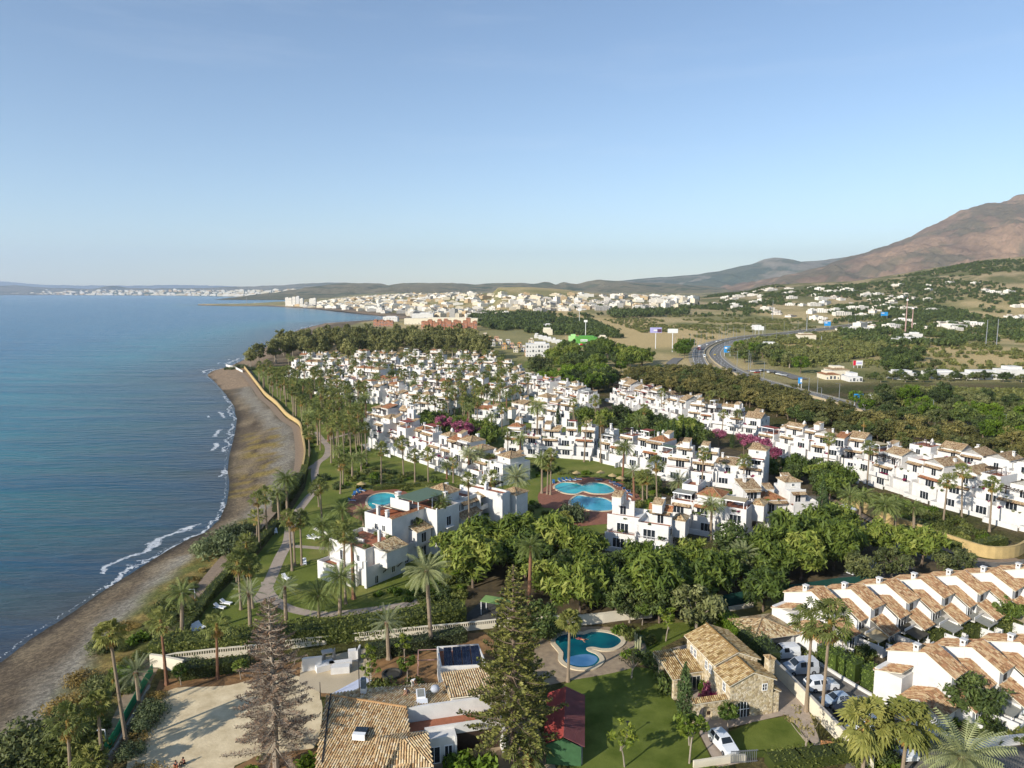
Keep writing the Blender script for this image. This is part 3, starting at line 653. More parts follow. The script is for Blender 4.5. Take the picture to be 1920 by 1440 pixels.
def tri_uv(pts):
    """uv in metres: u along the first edge, v up the slope"""
    P=[Vector(p) for p in pts]; u=(P[1]-P[0]).normalized(); n=(P[1]-P[0]).cross(P[2]-P[0]).normalized(); v=n.cross(u)
    off=P[0].x*.7+P[0].y*.3
    return [((p-P[0]).dot(u)+off,-(p-P[0]).dot(v)) for p in P]
def rface(mb,pts): mb.face(pts,0,tri_uv(pts))
def hip(mb,x0,y0,x1,y1,z,h,ov=.3,ridge=0.0):
    x0-=ov;y0-=ov;x1+=ov;y1+=ov; cx=(x0+x1)/2; cy=(y0+y1)/2
    w,d=x1-x0,y1-y0
    if w>=d: a=Vector((cx-(w-d)/2*ridge-.001,cy,z+h)); b=Vector((cx+(w-d)/2*ridge+.001,cy,z+h)); rface(mb,[(x0,y0,z),(x1,y0,z),b,a]); rface(mb,[(x1,y0,z),(x1,y1,z),b]); rface(mb,[(x1,y1,z),(x0,y1,z),a,b]); rface(mb,[(x0,y1,z),(x0,y0,z),a])
    else: a=Vector((cx,cy-(d-w)/2*ridge-.001,z+h)); b=Vector((cx,cy+(d-w)/2*ridge+.001,z+h)); rface(mb,[(x0,y0,z),(x1,y0,z),a]); rface(mb,[(x1,y0,z),(x1,y1,z),b,a]); rface(mb,[(x1,y1,z),(x0,y1,z),b]); rface(mb,[(x0,y1,z),(x0,y0,z),a,b])
    mb.box(x0+.05,y0+.05,z-.1,x1-.05,y1-.05,z-.004,1)
    for c in ((x0,y0,z),(x1,y0,z),(x1,y1,z),(x0,y1,z)):
        e=a if (Vector(c)-a).length<(Vector(c)-b).length else b
        mb.tube([Vector(c)+Vector((0,0,.03)),e+Vector((0,0,.05))],.09,5,2)
def gable(mb,x0,y0,x1,y1,z,h,axis='x',ov=.3,asym=.5):
    if axis=='x':
        ym=y0+(y1-y0)*asym; a0=(x0-ov,y0-ov,z-h*ov/(ym-y0)); a1=(x1+ov,y0-ov,a0[2]); r0=(x0-ov,ym,z+h); r1=(x1+ov,ym,z+h); b0=(x0-ov,y1+ov,z-h*ov/(y1-ym)); b1=(x1+ov,y1+ov,b0[2])
        rface(mb,[a0,a1,r1,r0]); rface(mb,[b1,b0,r0,r1]); e=[(a0,r0,b0),(a1,r1,b1)]
        g=[((x0,y0,z),(x0,y1,z),(x0,ym,z+h)),((x1,y0,z),(x1,y1,z),(x1,ym,z+h))]
    else:
        xm=x0+(x1-x0)*asym; a0=(x0-ov,y0-ov,z-h*ov/(xm-x0)); a1=(x0-ov,y1+ov,a0[2]); r0=(xm,y0-ov,z+h); r1=(xm,y1+ov,z+h); b0=(x1+ov,y0-ov,z-h*ov/(x1-xm)); b1=(x1+ov,y1+ov,b0[2])
        rface(mb,[a1,a0,r0,r1]); rface(mb,[b0,b1,r1,r0]); g=[((x0,y0,z),(x1,y0,z),(xm,y0,z+h)),((x0,y1,z),(x1,y1,z),(xm,y1,z+h))]
    mb.tube([Vector(r0)+Vector((0,0,.03)),Vector(r1)+Vector((0,0,.03))],.09,5,2)
    D=Vector((0,0,-.1))
    for tr in g: mb.face([Vector(q)+D for q in tr],1)
    for q0,q1 in ((a0,r0),(r0,b0)) if axis=='x' else ((a0,r0),(r0,b0)): pass
    mb.face([Vector(a0)+D,Vector(a1)+D,Vector(r1)+D,Vector(r0)+D],1); mb.face([Vector(b0)+D,Vector(b1)+D,Vector(r1)+D,Vector(r0)+D],1)
    return g
def shed(mb,x0,y0,z0,x1,y1,z1,th=.12):
    """tiled slope low at y0 (z0), high at y1 (z1)"""
    pts=[(x0,y0,z0),(x1,y0,z0),(x1,y1,z1),(x0,y1,z1)]; rface(mb,pts); q=[(a,b,c-th) for a,b,c in pts]
    mb.face(q[::-1],1)
    for i in range(4): j=(i+1)%4; mb.face([q[i],q[j],pts[j],pts[i]],1)
def chim_mesh(kind_):
    mb=MB()
    if kind_==0:
        mb.box(-.32,-.32,0,.32,.32,1.5,0); mb.box(-.4,-.4,1.5,.4,.4,1.62,0); 
        for x in (-.26,.1): 
            for y in (-.26,.1): mb.box(x,y,1.62,x+.16,y+.16,1.95,0)
        mb.box(-.38,-.38,1.95,.38,.38,2.07,0)
    elif kind_==1:
        mb.box(-.45,-.3,0,.45,.3,1.7,0); mb.lathe([(.34,0),(.3,.3),(.02,.6)],(0,0,1.7),8,0); mb.box(-.1,-.31,1.35,.1,-.29,1.6,1)
    else:
        mb.box(-.3,-.3,0,.3,.3,2.4,0); mb.box(-.37,-.37,2.4,.37,.37,2.5,0); mb.box(-.12,-.305,2.05,.12,-.29,2.3,1); mb.box(.29,-.12,2.05,.305,.12,2.3,1); mb.box(-.305,-.12,2.05,-.29,.12,2.3,1)
    return mb.mesh('chimney',[WHITE,DARKW])
CH=[chim_mesh(i) for i in range(3)]
def dish_mesh():
    mb=MB(); mb.tube([(0,0,0),(0,0,.8)],.03,5,1); mb.M=Matrix.Translation((0,0,.95))@Matrix.Rotation(math.radians(60),4,'X'); mb.lathe([(.05,0),(.3,.04),(.45,.12),(.46,.13)],(0,0,0),12,0); return mb.mesh('satellite_dish',[WPLAST,DMET])
DISH=dish_mesh()
def perg_mesh(w=3.4,d=2.4,h=2.3,mat=DARKW):
    mb=MB()
    for x in (0,w-.12):
        for y in (0,d-.12): mb.box(x,y,0,x+.12,y+.12,h)
    for y in (0,d-.1): mb.box(-.15,y,h,w+.15,y+.1,h+.16)
    n=int(w/.42)
    for i in range(n+1): x=i*w/n; mb.box(x-.05,-.25,h+.16,x+.05,d+.25,h+.26)
    return mb.mesh('pergola',mat)
PERG=perg_mesh()
def awn_mesh(mat,w=4.2,d=3.4,h=2.4):
    mb=MB()
    for x in (0,w-.12):
        for y in (0,d-.12): mb.box(x,y,0,x+.12,y+.12,h,1)
    mb.box(-.2,-.3,h,w+.2,d+.2,h+.12,0); mb.box(-.2,-.34,h-.12,w+.2,-.3,h+.12,1); return mb.mesh('awning',[mat,WPLAST])
AWN=[awn_mesh(GREENP),awn_mesh(GREYP),awn_mesh(REDP),awn_mesh(BEIGE)]
PLANT=[bush(200+i,.7,.7,7,26,.22,m,1.3) for i,m in enumerate((HEDGE,LIME,OLIVE,DARKB,MAG))]
ACM=MB(); ACM.box(-.45,-.18,0,.45,.18,.65,0); ACM.box(-.2,-.19,.12,.22,-.175,.52,1); ACM=ACM.mesh('air_conditioner',[WPLAST,DMET])
def block(label,A,B_,D=14,seed=1,lv=3,away=False,roofs=('hip','flat','gable','flat','shed'),mod=6.4,name='apartment_building',bay=False,detail=1,group='white stepped apartment buildings of the seaside estate',bays=None,z0=0):
    a=Vector(G2(*A)); b=Vector(G2(*B_)); d=(b-a).normalized(); nl=Vector((-d.y,d.x))
    if away: a,b=b+nl*D,a+nl*D; d=-d
    L=(b-a).length; rz=math.atan2(d.y,d.x); rnd=random.Random(seed)
    root=thing(name,label,'building',(a.x,a.y,z0),rz,group)
    n=max(1,round(L/mod)); Wd=MB(); FL=MB(); h=2.9; w=L/n; xs=[i*w+(rnd.uniform(-.6,.6) if 0<i<n else 0) for i in range(n+1)]; po=0
    foot=[]; ro=lambda: rnd.random()
    def bx(*q,mi=0): Wd.box(*q,mi=mi)
    for i in range(n):
        x0,x1=xs[i],xs[i+1]; y=rnd.choice((0,1.8,3.4,.9,2.6)); Dd=D-rnd.choice((0,0,1.2,2)); e=.003*i
        l=lv if rnd.random()<.78 else lv-1
        zb=rnd.choice((0,0,.35,-.3)) if lv>2 else 0
        H=[zb+h*(k+1) for k in range(3)]
        bx(x0,y,-.3,x1,Dd+e,H[0])
        bx(x0,y-2.8,-.2,x1,y-2.62,1.0+.3*ro()); bx(x0-.1-e,y-2.8,-.2,x0+.1,y,1.25)
        if ro()<.75: win(root,'w',(x0+x1)/2+rnd.uniform(-.6,.6),y,.05)
        y1=y+rnd.choice((1.6,2.2,0.9)); 
        bx(x0,y1,H[0],x1,Dd+e,H[1])
        # terrace parapets of the first floor
        pr=rnd.choice(('solid','solid','low','out'))
        yp=y-(1.1 if pr=='out' else 0)
        if pr=='out': bx(x0+.2,yp,H[0]-.22,x1-.2,y,H[0]); bx(x0+.2,yp,H[0],x0+.34,y,H[0]+.95); bx(x1-.34,yp,H[0],x1-.2,y,H[0]+.95); bx(x0+.34,yp,H[0],x1-.34,yp+.14,H[0]+.95)
        elif pr=='solid': bx(x0,y,H[0],x1,y+.14,H[0]+.95)
        else:
            bx(x0,y,H[0],x1,y+.14,H[0]+.35)
            rl=MB(); rl.box(x0+.1,y+.03,H[0]+.85,x1-.1,y+.09,H[0]+.92)
            k=0
            while x0+.2+k*.3<x1-.1: rl.box(x0+.2+k*.3,y+.04,H[0]+.35,x0+.23+k*.3,y+.08,H[0]+.85); k+=1
            rl.build('railing',WPLAST if ro()<.6 else DMET,root)
        FL.box(x0+.15,y+.14,H[0]+.001,x1-.15,y1-.001,H[0]+.02)
        kd=rnd.choice(('w','d','w')); xc=(x0+x1)/2+rnd.uniform(-.8,.8); win(root,kd,xc,y1,H[0]+.05)
        if ro()<.5 and x1-x0>5.4: win(root,rnd.choice('sat'),x0+.9 if xc>(x0+x1)/2 else x1-.9,y1,H[0]+.9)
        if ro()<.55:
            R=MB(); shed(R,x0+.4,y1-1.0,H[1]-.5,x1-.4,y1+.02,H[1]-.05); R.build('porch_roof',[TILE if ro()<.8 else TILEO,DARKW,TILE],root)
        # fin walls with a swept shoulder
        if i>0 and ro()<.85:
            z=H[0]+1.5; bx(x0-.14,y-1.3,-.2,x0+.15+e,y1+1.2,z-.7); bx(x0-.14,y-.5,z-.7,x0+.15+e,y1+1.2,z); bx(x0-.14,y1-.1,z,x0+.15+e,y1+2.4,z+1.4)
        ztop_=H[1]; ytop=y1; xa,xb=x0,x1
        if l>=3:
            xa=x0+(0 if ro()<.5 else rnd.uniform(1.2,2.4)); xb=x1-(0 if xa>x0 or ro()<.5 else rnd.uniform(1.2,2.2)); y2=y1+rnd.choice((1.8,2.6,3.4)); yb=Dd-rnd.choice((0,0,2.2,3.0))
            bx(xa,y2,H[1],xb,yb-e,H[2]); ztop_=H[2]; ytop=y2
            bx(x0,y1,H[1],x1,y1+.14,H[1]+rnd.choice((.6,.95,.95)))
            if xa>x0: bx(x0,y1+.14,H[1],x0+.14,Dd,H[1]+.9)
            if xb<x1: bx(x1-.14,y1+.14,H[1],x1,Dd,H[1]+.9)
            if yb<Dd: bx(x0,Dd-.14,H[1],x1,Dd+e,H[1]+.95)
            FL.box(x0+.15,y1+.15,H[1]+.001,x1-.15,y2-.001,H[1]+.02)
            win(root,rnd.choice(('w','d','d')),(xa+xb)/2,y2,H[1]+.05)
            if ro()<.45:
                R=MB(); shed(R,xa+.2,y2-1.1,H[2]-.5,xb-.2,y2+.02,H[2]-.02); R.build('porch_roof',[TILE,DARKW,TILE],root)
            elif ro()<.35: inst(PERG,'pergola',root,(x0+.4,y1+.3,H[1]),(0,0,0),((x1-x0-.8)/3.4,1,.95))
            elif ro()<.4: inst(rnd.choice(AWN),'awning',root,(x0+.5,y1+.3,H[1]),(0,0,0),((x1-x0-1)/4.2,(y2-y1)/3.6,.95))
        else: yb=Dd
        kr=roofs[(i+seed)%len(roofs)] if rnd.random()<.8 else rnd.choice(roofs)
        wd=xb-xa; dp=yb-ytop
        if kr=='hip' and dp>3:
            q=min(dp,wd,5.6); cx=(xa+xb)/2; cy=ytop+dp*.55; zt=ztop_+(1.6 if ro()<.6 else .0)
            if zt>ztop_: bx(cx-q/2,cy-q/2,ztop_,cx+q/2,cy+q/2,zt); bx(xa,ytop,ztop_,xb,ytop+.14,ztop_+.5)
            if zt>ztop_: win(root,'s',cx,cy-q/2,ztop_+.5)
            R=MB(); hip(R,cx-q/2,cy-q/2,cx+q/2,cy+q/2,zt+.1,q*.24,.35); R.build('roof',[TILE if ro()<.7 else TILEO,WHITE2,TILE],root)
        elif kr=='gable':
            R=MB(); ax='x' if ro()<.4 else 'y'; gd=min(dp,7.5)
            gw=min(wd,6.2); xg=xa+(wd-gw)/2; hh=(gd if ax=='x' else gw)*.22
            bx(xg+.02,ytop+.02,ztop_,xg+gw-.02,ytop+gd-.02,ztop_+.6)
            g=gable(R,xg,ytop,xg+gw,ytop+gd,ztop_+.7,hh,ax,.35)
            for tr in g: Wd.face([Vector(p)-Vector((0,0,.1)) for p in tr],0)
            R.build('roof',[TILE,WHITE2,TILE],root)
        elif kr=='shed':
            R=MB(); q=min(dp,5.0); bx(xa+.01,ytop+q-.2,ztop_,xb-.01,ytop+q,ztop_+1.35); shed(R,xa-.2,ytop-.35,ztop_+.05,xb+.2,ytop+q-.2,ztop_+1.3)
            R.build('roof',[TILEO if ro()<.4 else TILE,WHITE2,TILE],root)
        else:
            ph=rnd.choice((.5,.9)); bx(xa,ytop,ztop_,xb,ytop+.14,ztop_+ph); bx(xa,yb-.14-e,ztop_,xb,yb-e,ztop_+ph); bx(xa,ytop+.14,ztop_,xa+.14,yb-.15,ztop_+ph); bx(xb-.14,ytop+.14,ztop_,xb,yb-.15,ztop_+ph)
            FL.box(xa+.15,ytop+.15,ztop_+.001,xb-.15,yb-.2,ztop_+.02)
            if ro()<.5: inst(rnd.choice(AWN) if ro()<.7 else PERG,'awning',root,(xa+.6,ytop+.8,ztop_),(0,0,0),((xb-xa-1.4)/4.2,.9,.95))
        for k in range(rnd.choice((1,1,2))):
            inst(rnd.choice(CH),'chimney',root,(rnd.uniform(xa+.6,xb-.6),rnd.uniform(ytop+dp*.5,yb-.5),ztop_),(0,0,rnd.choice((0,math.pi/2))),rnd.uniform(.9,1.15))
        if ro()<.35: inst(DISH,'satellite_dish',root,(rnd.uniform(xa+.6,xb-.6),yb-.8,ztop_),(0,0,rnd.uniform(2.6,3.6)))
        if ro()<.3: inst(ACM,'air_conditioner',root,(rnd.uniform(x0+.8,x1-.8),y1+.6,H[1] if l<3 else H[0]+.02),(0,0,ro()*3))
        for k in range(rnd.choice((2,3,4))):
            lvz=rnd.choice((0,1)); pz=H[0]+.7 if lvz==0 else (H[1]+.3 if l>=3 else H[1]+.1); py_=(y if lvz==0 else y1)+.1
            inst(rnd.choice(PLANT),'planter_plant',root,(rnd.uniform(x0+.5,x1-.5),py_,pz),(0,0,ro()*6),rnd.uniform(.6,1.1))
        if ro()<.55:   # stair head with a sloping top
            sx=rnd.uniform(xa+.2,max(xa+.3,xb-2.6)); sy=yb-rnd.uniform(2.6,3.4)
            bx(sx,sy,ztop_+.001,sx+2.1,sy+2.4,ztop_+1.9); Wd.face([(sx,sy,ztop_+1.9),(sx,sy+2.4,ztop_+1.9),(sx,sy+2.4,ztop_+2.7)]); Wd.face([(sx+2.1,sy,ztop_+1.9),(sx+2.1,sy+2.4,ztop_+1.9),(sx+2.1,sy+2.4,ztop_+2.7)]); R=MB(); shed(R,sx-.1,sy-.15,ztop_+1.9,sx+2.2,sy+2.5,ztop_+2.75); R.build('roof',[TILE,WHITE2,TILE],root)
        if ro()<.45:   # raking garden wall beside the terrace
            q=x1-.35; Wd.prism([(q,y-4.4),(q+.18,y-4.4),(q+.18,y-2.8),(q,y-2.8)],-.2,1.5)
            for xx in (q,q+.18): Wd.face([(xx,y-2.8,0),(xx,y,0),(xx,y,H[0]+.6),(xx,y-2.8,1.3)])
            Wd.face([(q,y-2.8,1.3),(q+.18,y-2.8,1.3),(q+.18,y,H[0]+.6),(q,y,H[0]+.6)])
        # back face
        for lev in range(l):
            if ro()<.8: win(root,rnd.choice('tsdtg'),x0+(x1-x0)*rnd.uniform(.12,.38),Dd+e if lev<2 else yb-e,([0]+H)[lev]+(.9),'b') if lev<2 or xa==x0 else None
            if bays and ro()<.85:
                win(root,rnd.choice('stga'),x0+(x1-x0)*rnd.uniform(.6,.88),Dd+e,([0]+H)[min(lev,1)]+.9,'b') if lev<2 else None
                if ro()<.5: R=MB(); R.M=Matrix.Translation((x0+(x1-x0)*.25,Dd+e,0))@Matrix.Rotation(math.pi,4,'Z'); shed(R,-1.1,-.7,H[min(lev,1)]-.45,1.1,.02,H[min(lev,1)]-.1); R.build('porch_roof',[TILEB,WHITE2,TILE],root)
        if bays and i in bays:
            bz=zb+bays[i]; 
            bxm=(x0+x1)/2-1.7; bx(bxm,Dd,bz,bxm+3.4,Dd+2.0,bz+3.0); win(root,'d',bxm+1.7,Dd+2.0,bz+.5,'b'); R=MB(); R.M=Matrix.Translation((bxm+1.7,Dd+1,0))@Matrix.Rotation(math.pi,4,'Z')
            shed(R,-1.95,-1.35,bz+3.0,1.95,1.0,bz+3.75); R.build('bay_roof',[TILEB,WHITE2,TILE],root)
            bx(bxm+.3,Dd,bz-.02,bxm+3.1,Dd+.6,bz)
    # end walls
    for (xe,f) in ((xs[0],'l'),(xs[-1],'r')):
        for lev in range(2):
            for yy in (D*.45,D*.72):
                if ro()<.75: win(root,rnd.choice('tsg'),xe,yy,h*lev+1.0,f)
    if bay:   # projecting upper box with a tiled slope on timber brackets at the far end
        X=xs[-1]; bx(X-.2,D-4.4,2.9,X+2.6,D-.6,6.6); R=MB(); R.M=Matrix.Translation((X+1.2,D-2.5,0)); hip(R,-1.4,-1.9,1.4,1.9,6.7,.9,.2,1.0); R.build('bay_roof',[TILEB,WHITE2,TILE],root)
        R=MB()
        for yy in (D-4.0,D-1.0): R.tube([(X,yy,1.9),(X+1.9,yy,2.85)],.07,5)
        R.build('bracket',DARKW,root)
    Wd.build('wall',WHITE,root)
    if FL.v: FL.build('terrace_floor',TERR,root)
    nl2=Vector((-d.y,d.x)); BL.append([tuple(a-nl2*2),tuple(b-nl2*2),tuple(b+nl2*(D+1)),tuple(a+nl2*(D+1))])
    return root
BL=[]
# ---------- the white estate ----------
R1=('hip','flat','flat','shed'); R2=('flat','hip','shed','flat','hip'); R3=('gable','flat','gable','hip','gable','flat')

# the large block by the round pool, built by hand
def big_block():
    a_=Vector(G2(704,1108)); r=math.radians(52.9); t=thing('apartment_building','large white apartment block by the round pool, its shaded side facing the dark green trees','building',(a_.x,a_.y,0),r,'white stepped apartment buildings of the seaside estate')
    W_=MB(); Fl=MB(); bx=W_.box
    def par(x0,y0,x1,y1,z,h=.9,sides='fblr',e=0.0):
        if 'f' in sides: bx(x0,y0,z,x1,y0+.16,z+h)
        if 'b' in sides: bx(x0,y1-.16,z,x1,y1,z+h)
        if 'l' in sides: bx(x0,y0+.16,z,x0+.16,y1-.16,z+h)
        if 'r' in sides: bx(x1-.16,y0+.16,z,x1,y1-.16,z+h)
        Fl.box(x0+.17,y0+.17,z+.001,x1-.17,y1-.17,z+.03)
    # corner unit
    bx(.2,2.2,-.2,9.8,14.5,3.0); bx(-1.6,4.5,-.2,.2,7.5,2.6); bx(-2.6,8.5,-.2,.2,13.5,2.8); par(-2.6,8.5,.2,13.5,2.8,.8,'flb'); bx(-.4,2.0,-.2,.0,2.6,5.2); bx(-.9,4.2,-.2,-.5,4.8,4.6); bx(-2.0,7.6,-.2,-1.6,8.4,4.4)
    bx(3.2,.2,3.25,8.6,3.9,6.4); bx(1.2,3.9,3.0,9.8,14.5,5.9); par(.2,2.2,3.2,3.9,3.0,.9,'fl')
    R=MB(); shed(R,3.0,-.05,6.42,8.8,3.9,7.3); R.build('bay_roof',[TILEB,WHITE2,TILE],t)
    for x in (4.0,7.8): m=MB(); m.tube([(x,2.2,1.7),(x,.6,3.2)],.09,5); m.build('bracket',DARKW,t)
    par(1.2,3.9,9.8,14.5,5.9,.8); bx(4.6,8.4,5.9,4.9,14.3,6.7); bx(7.0,6.4,5.9,7.5,6.9,8.4)
    for x,y,s in ((2.6,5.0,1.5),(3.0,9.0,1.6),(5.6,12.0,1.5),(8.4,5.2,1.7),(8.8,9.0,1.3),(2.0,12.8,1.2)): inst(PLANT[int(x)%3],'planter_plant',t,(x,y,6.3),(0,0,x),s)
    win(t,'a',2.3,2.2,.1); win(t,'t',6.6,2.2,.9); win(t,'t',1.2,6.0,3.9,'l'); win(t,'t',1.2,7.6,3.9,'l'); win(t,'d',1.2,10.6,3.05,'l'); win(t,'a',.2,3.3,3.3,'l') ; win(t,'w',.2,11,.1,'l')
    # middle unit
    bx(9.8,5.2,-.2,20.0,14.6,3.0); bx(10.6,6.6,3.0,20.0,14.7,9.0); bx(15.4,4.4,2.9,19.6,6.6,6.1); R=MB(); shed(R,15.1,3.9,6.12,19.9,6.62,7.0); R.build('bay_roof',[TILEB,WHITE2,TILE],t); par(9.8,5.2,15.4,6.6,3.0,.9,'f')
    par(10.6,6.6,20.0,14.7,9.0,.7); R=MB(); shed(R,10.4,6.35,9.72,20.1,7.3,10.0); R.build('parapet_tiles',[TILEO,WHITE2,TILE],t); R=MB(); R.M=Matrix.Rotation(math.pi/2,4,'Z')@Matrix.Translation((8.4,-17.5,0)); shed(R,0,0,9.1,5.8,5.2,11.2); R.build('roof',[TILE,WHITE2,TILE],t); bx(17.5,8.6,9.0,17.7,14.3,11.2)
    win(t,'d',17.4,4.4,3.4); win(t,'a',16.2,6.6,6.6); win(t,'a',17.7,6.6,6.6); win(t,'t',12.8,6.6,3.6); win(t,'d',13,5.2,.1); win(t,'w',17.6,5.2,.1); win(t,'t',10.6,9.0,6.6,'l'); win(t,'t',10.6,11.2,6.6,'l')
    inst(CH[0],'chimney',t,(11.3,8.6,9.0)); inst(CH[2],'chimney',t,(11.4,11.4,9.0)); inst(PLANT[0],'planter_plant',t,(17.2,6.2,7.3),(0,0,0),2.0)
    # tall unit with canopy
    bx(20.0,3.0,-.2,27.0,15.0,9.0); par(20.0,3.0,27.0,15.0,9.0,.8); bx(19.99,2.99,9.8,20.3,3.3,10.2)
    m=MB(); m.box(17.8,6.2,11.5,26.9,12.6,11.62); 
    for x in (18.0,22.2,26.6):
        for y in (6.4,12.3): m.box(x,y,9.0,x+.16,y+.16,11.5,1)
    m.build('canopy',[GREENP,WPLAST],t)
    win(t,'d',23.6,3.0,5.6); win(t,'d',23.2,3.0,1.2); win(t,'s',21.0,3.0,4.4); bx(22.4,2.2,5.3,24.9,3.0,5.5)
    # turret and stepped units
    bx(26.6,6.8,9.0,31.2,12.4,10.9); R=MB(); hip(R,26.6,6.8,31.2,12.4,11.0,1.6,.4,.1); R.build('roof',[TILE,WHITE2,TILE],t); inst(CH[2],'chimney',t,(25.9,6.0,9.0),(0,0,0),1.2); inst(CH[0],'chimney',t,(19.4,13.8,9.0),(0,0,0),1.5)
    bx(27.0,4.8,-.2,35.0,14.6,8.99); par(31.2,4.8,35.0,14.6,9.0,.7)
    for x0,yy in ((27.8,2.9),(31.6,3.5)):
        bx(x0,yy,2.8,x0+3.2,4.8,5.9); R=MB(); shed(R,x0-.3,yy-.5,5.92,x0+3.5,4.82,6.8); R.build('bay_roof',[TILE,WHITE2,TILE],t); win(t,'d',x0+1.6,yy,3.1)
    win(t,'a',29.0,4.8,7.0); win(t,'a',30.1,4.8,7.0); win(t,'t',33.2,4.8,7.1); win(t,'w',30,4.8,.1)
    R=MB(); shed(R,29.6,3.9,8.3,34.9,4.82,8.9); R.build('porch_roof',[TILE,DARKW,TILE],t)
    # recess with solid balconies
    bx(35.0,7.4,-.2,38.6,14.8,8.6); 
    for z in (2.9,5.8): bx(35.0,4.2,z-.2,38.6,7.4,z); bx(35.0,4.2,z,38.6,4.36,z+.95); win(t,'w',36.8,7.4,z+.05)
    R=MB(); shed(R,35.0,5.0,8.1,38.6,7.4,8.9); R.build('porch_roof',[TILEB,DARKW,TILE],t); bx(34.9,3.6,-.2,35.15,7.4,9.4)
    # end units
    bx(38.6,.2,-.2,46.6,11.5,3.4); bx(38.6,.2,3.4,41.4,13.0,9.1); bx(41.4,1.0,3.4,42.8,12.5,8.7); bx(42.8,-.7,3.4,47.2,4.0,8.3); bx(42.8,4.0,3.4,46.2,12.0,7.2); par(42.8,4.0,46.2,12.0,7.2,.8)
    R=MB(); hip(R,42.8,-.7,47.2,4.0,8.4,1.1,.25,.9); R.build('bay_roof',[TILE,WHITE2,TILE],t); m=MB()
    for k in range(12): m.box(41.5,.93,3.6+k*.4,42.7,.99,3.8+k*.4)
    m.build('slatted_screen',SHUT,t); par(38.6,.2,41.4,13.0,9.1,.5); win(t,'a',44.9,.2,.2) ; win(t,'t',40.0,.2,1.0)
    R=MB(); R.tube([(43.4,.2,2.3),(43.4,-.6,3.35)],.08,5); R.build('bracket',DARKW,t); R=MB(); R.tube([(46.4,.2,2.3),(46.4,-.6,3.35)],.08,5); R.build('bracket',DARKW,t)
    inst(PERG,'pergola',t,(43.0,6.0,7.2)); inst(CH[1],'chimney',t,(40.0,6,9.1)); inst(DISH,'satellite_dish',t,(33,12,9.0)); inst(ACM,'air_conditioner',t,(24,12.6,9.05)); inst(CH[0],'chimney',t,(34,13,9.0))
    # garden side terraces
    for x0,x1 in ((10.2,19.8),(20.2,26.8),(27.2,34.8),(38.8,46.0)): bx(x0,14.4,-.2,x1,17.6,2.9); par(x0,14.8,x1,17.6,2.9,.8,'blr'); win(t,'w',(x0+x1)/2,17.6,.1,'b'); bx(x0,14.3,2.9,x0+.2,16.0,6.0)
    W_.build('wall',WHITE,t); Fl.build('terrace_floor',TERR,t)
    for x,y,z in ((12,5.4,3.9),(28,14.2,9.6),(22,3.1,9.8),(36,4.3,6.8),(37.6,4.3,3.9),(45.5,11.6,8.0)): inst(PLANT[int(x)%4],'planter_plant',t,(x,y,z),(0,0,x),1.2)
    M=Matrix.Translation((a_.x,a_.y,0))@Matrix.Rotation(r,4,'Z'); BL.append([tuple((M@Vector(q)).xy) for q in ((-3,-1,0),(48,-1,0),(48,18,0),(-3,18,0))])
big_block()
block('long white terraced block full of balconies above the round pool',(690,838),(925,915),14,11,3,roofs=R2)
block('white block with stepped terraces just behind the twin kidney pools',(945,850),(1110,862),12,12,3,roofs=('hip','flat','shed'))
block('white block with green rooftop awning behind the pool bar gardens',(1112,862),(1255,893),12,13,3,roofs=('hip','hip','flat'))
block('white block with dark pergola and cantilevered tiled corner box by the kidney pool',(1126,1030),(1246,1050),11,24,3,roofs=('flat','shed','flat'),bay=True)
block('white block with a plain tall gable wall right of the pergola block',(1250,990),(1392,1016),12,31,3,roofs=('hip','flat'),bay=True)
block('white block with hipped tile roof beside the tall dark cypress',(1396,1004),(1545,998),13,17,3,roofs=('hip','flat','shed'))
block('white block with red awning roof in front of the crimson bougainvillea',(1240,900),(1425,925),12,19,3,roofs=('shed','hip','flat'))
block('gabled white row along the yellow wall, its near half with brown chimneys',(1585,895),(1740,945),16,41,3,roofs=R3,mod=7)
block('gabled white row along the yellow wall, its end half with the red awning',(1748,946),(1990,1012),16,42,3,roofs=R3,mod=7)
block('second white row behind the gabled row, below the brown trees',(1700,868),(2000,930),11,43,2,roofs=R3,mod=7)
block('topmost white gabled block against the brown trees near the highway bend',(1135,752),(1272,792),15,51,3,roofs=R3)
block('white gabled block in the middle of the row below the brown trees',(1278,800),(1418,818),14,52,3,roofs=R3)
block('white gabled block with satellite wall above the crimson bougainvillea',(1412,846),(1500,866),15,53,3,roofs=R3)
block('white block with tall blank chimney wall beside a lone fan palm',(1506,868),(1606,886),14,54,3,roofs=('gable','shed','gable'))
block('small white block with a cantilevered corner box above the pink blossom trees',(880,796),(934,802),11,61,3,roofs=('flat','shed'),bay=True)
block('white block with plain stepped gable behind two cypresses',(950,782),(1060,802),12,62,3,roofs=('flat','hip','shed'))
block('white block with pink terrace behind the pair of drooping date palms',(1010,748),(1092,768),11,63,3,roofs=R2)
block('white block with square tiled turret north of the round pool block',(682,800),(748,818),11,64,3,roofs=('shed','hip','shed'))
block('white block with cantilevered corner box left of the pink blossom trees',(752,776),(832,782),12,65,3,roofs=('hip','flat'),bay=True)
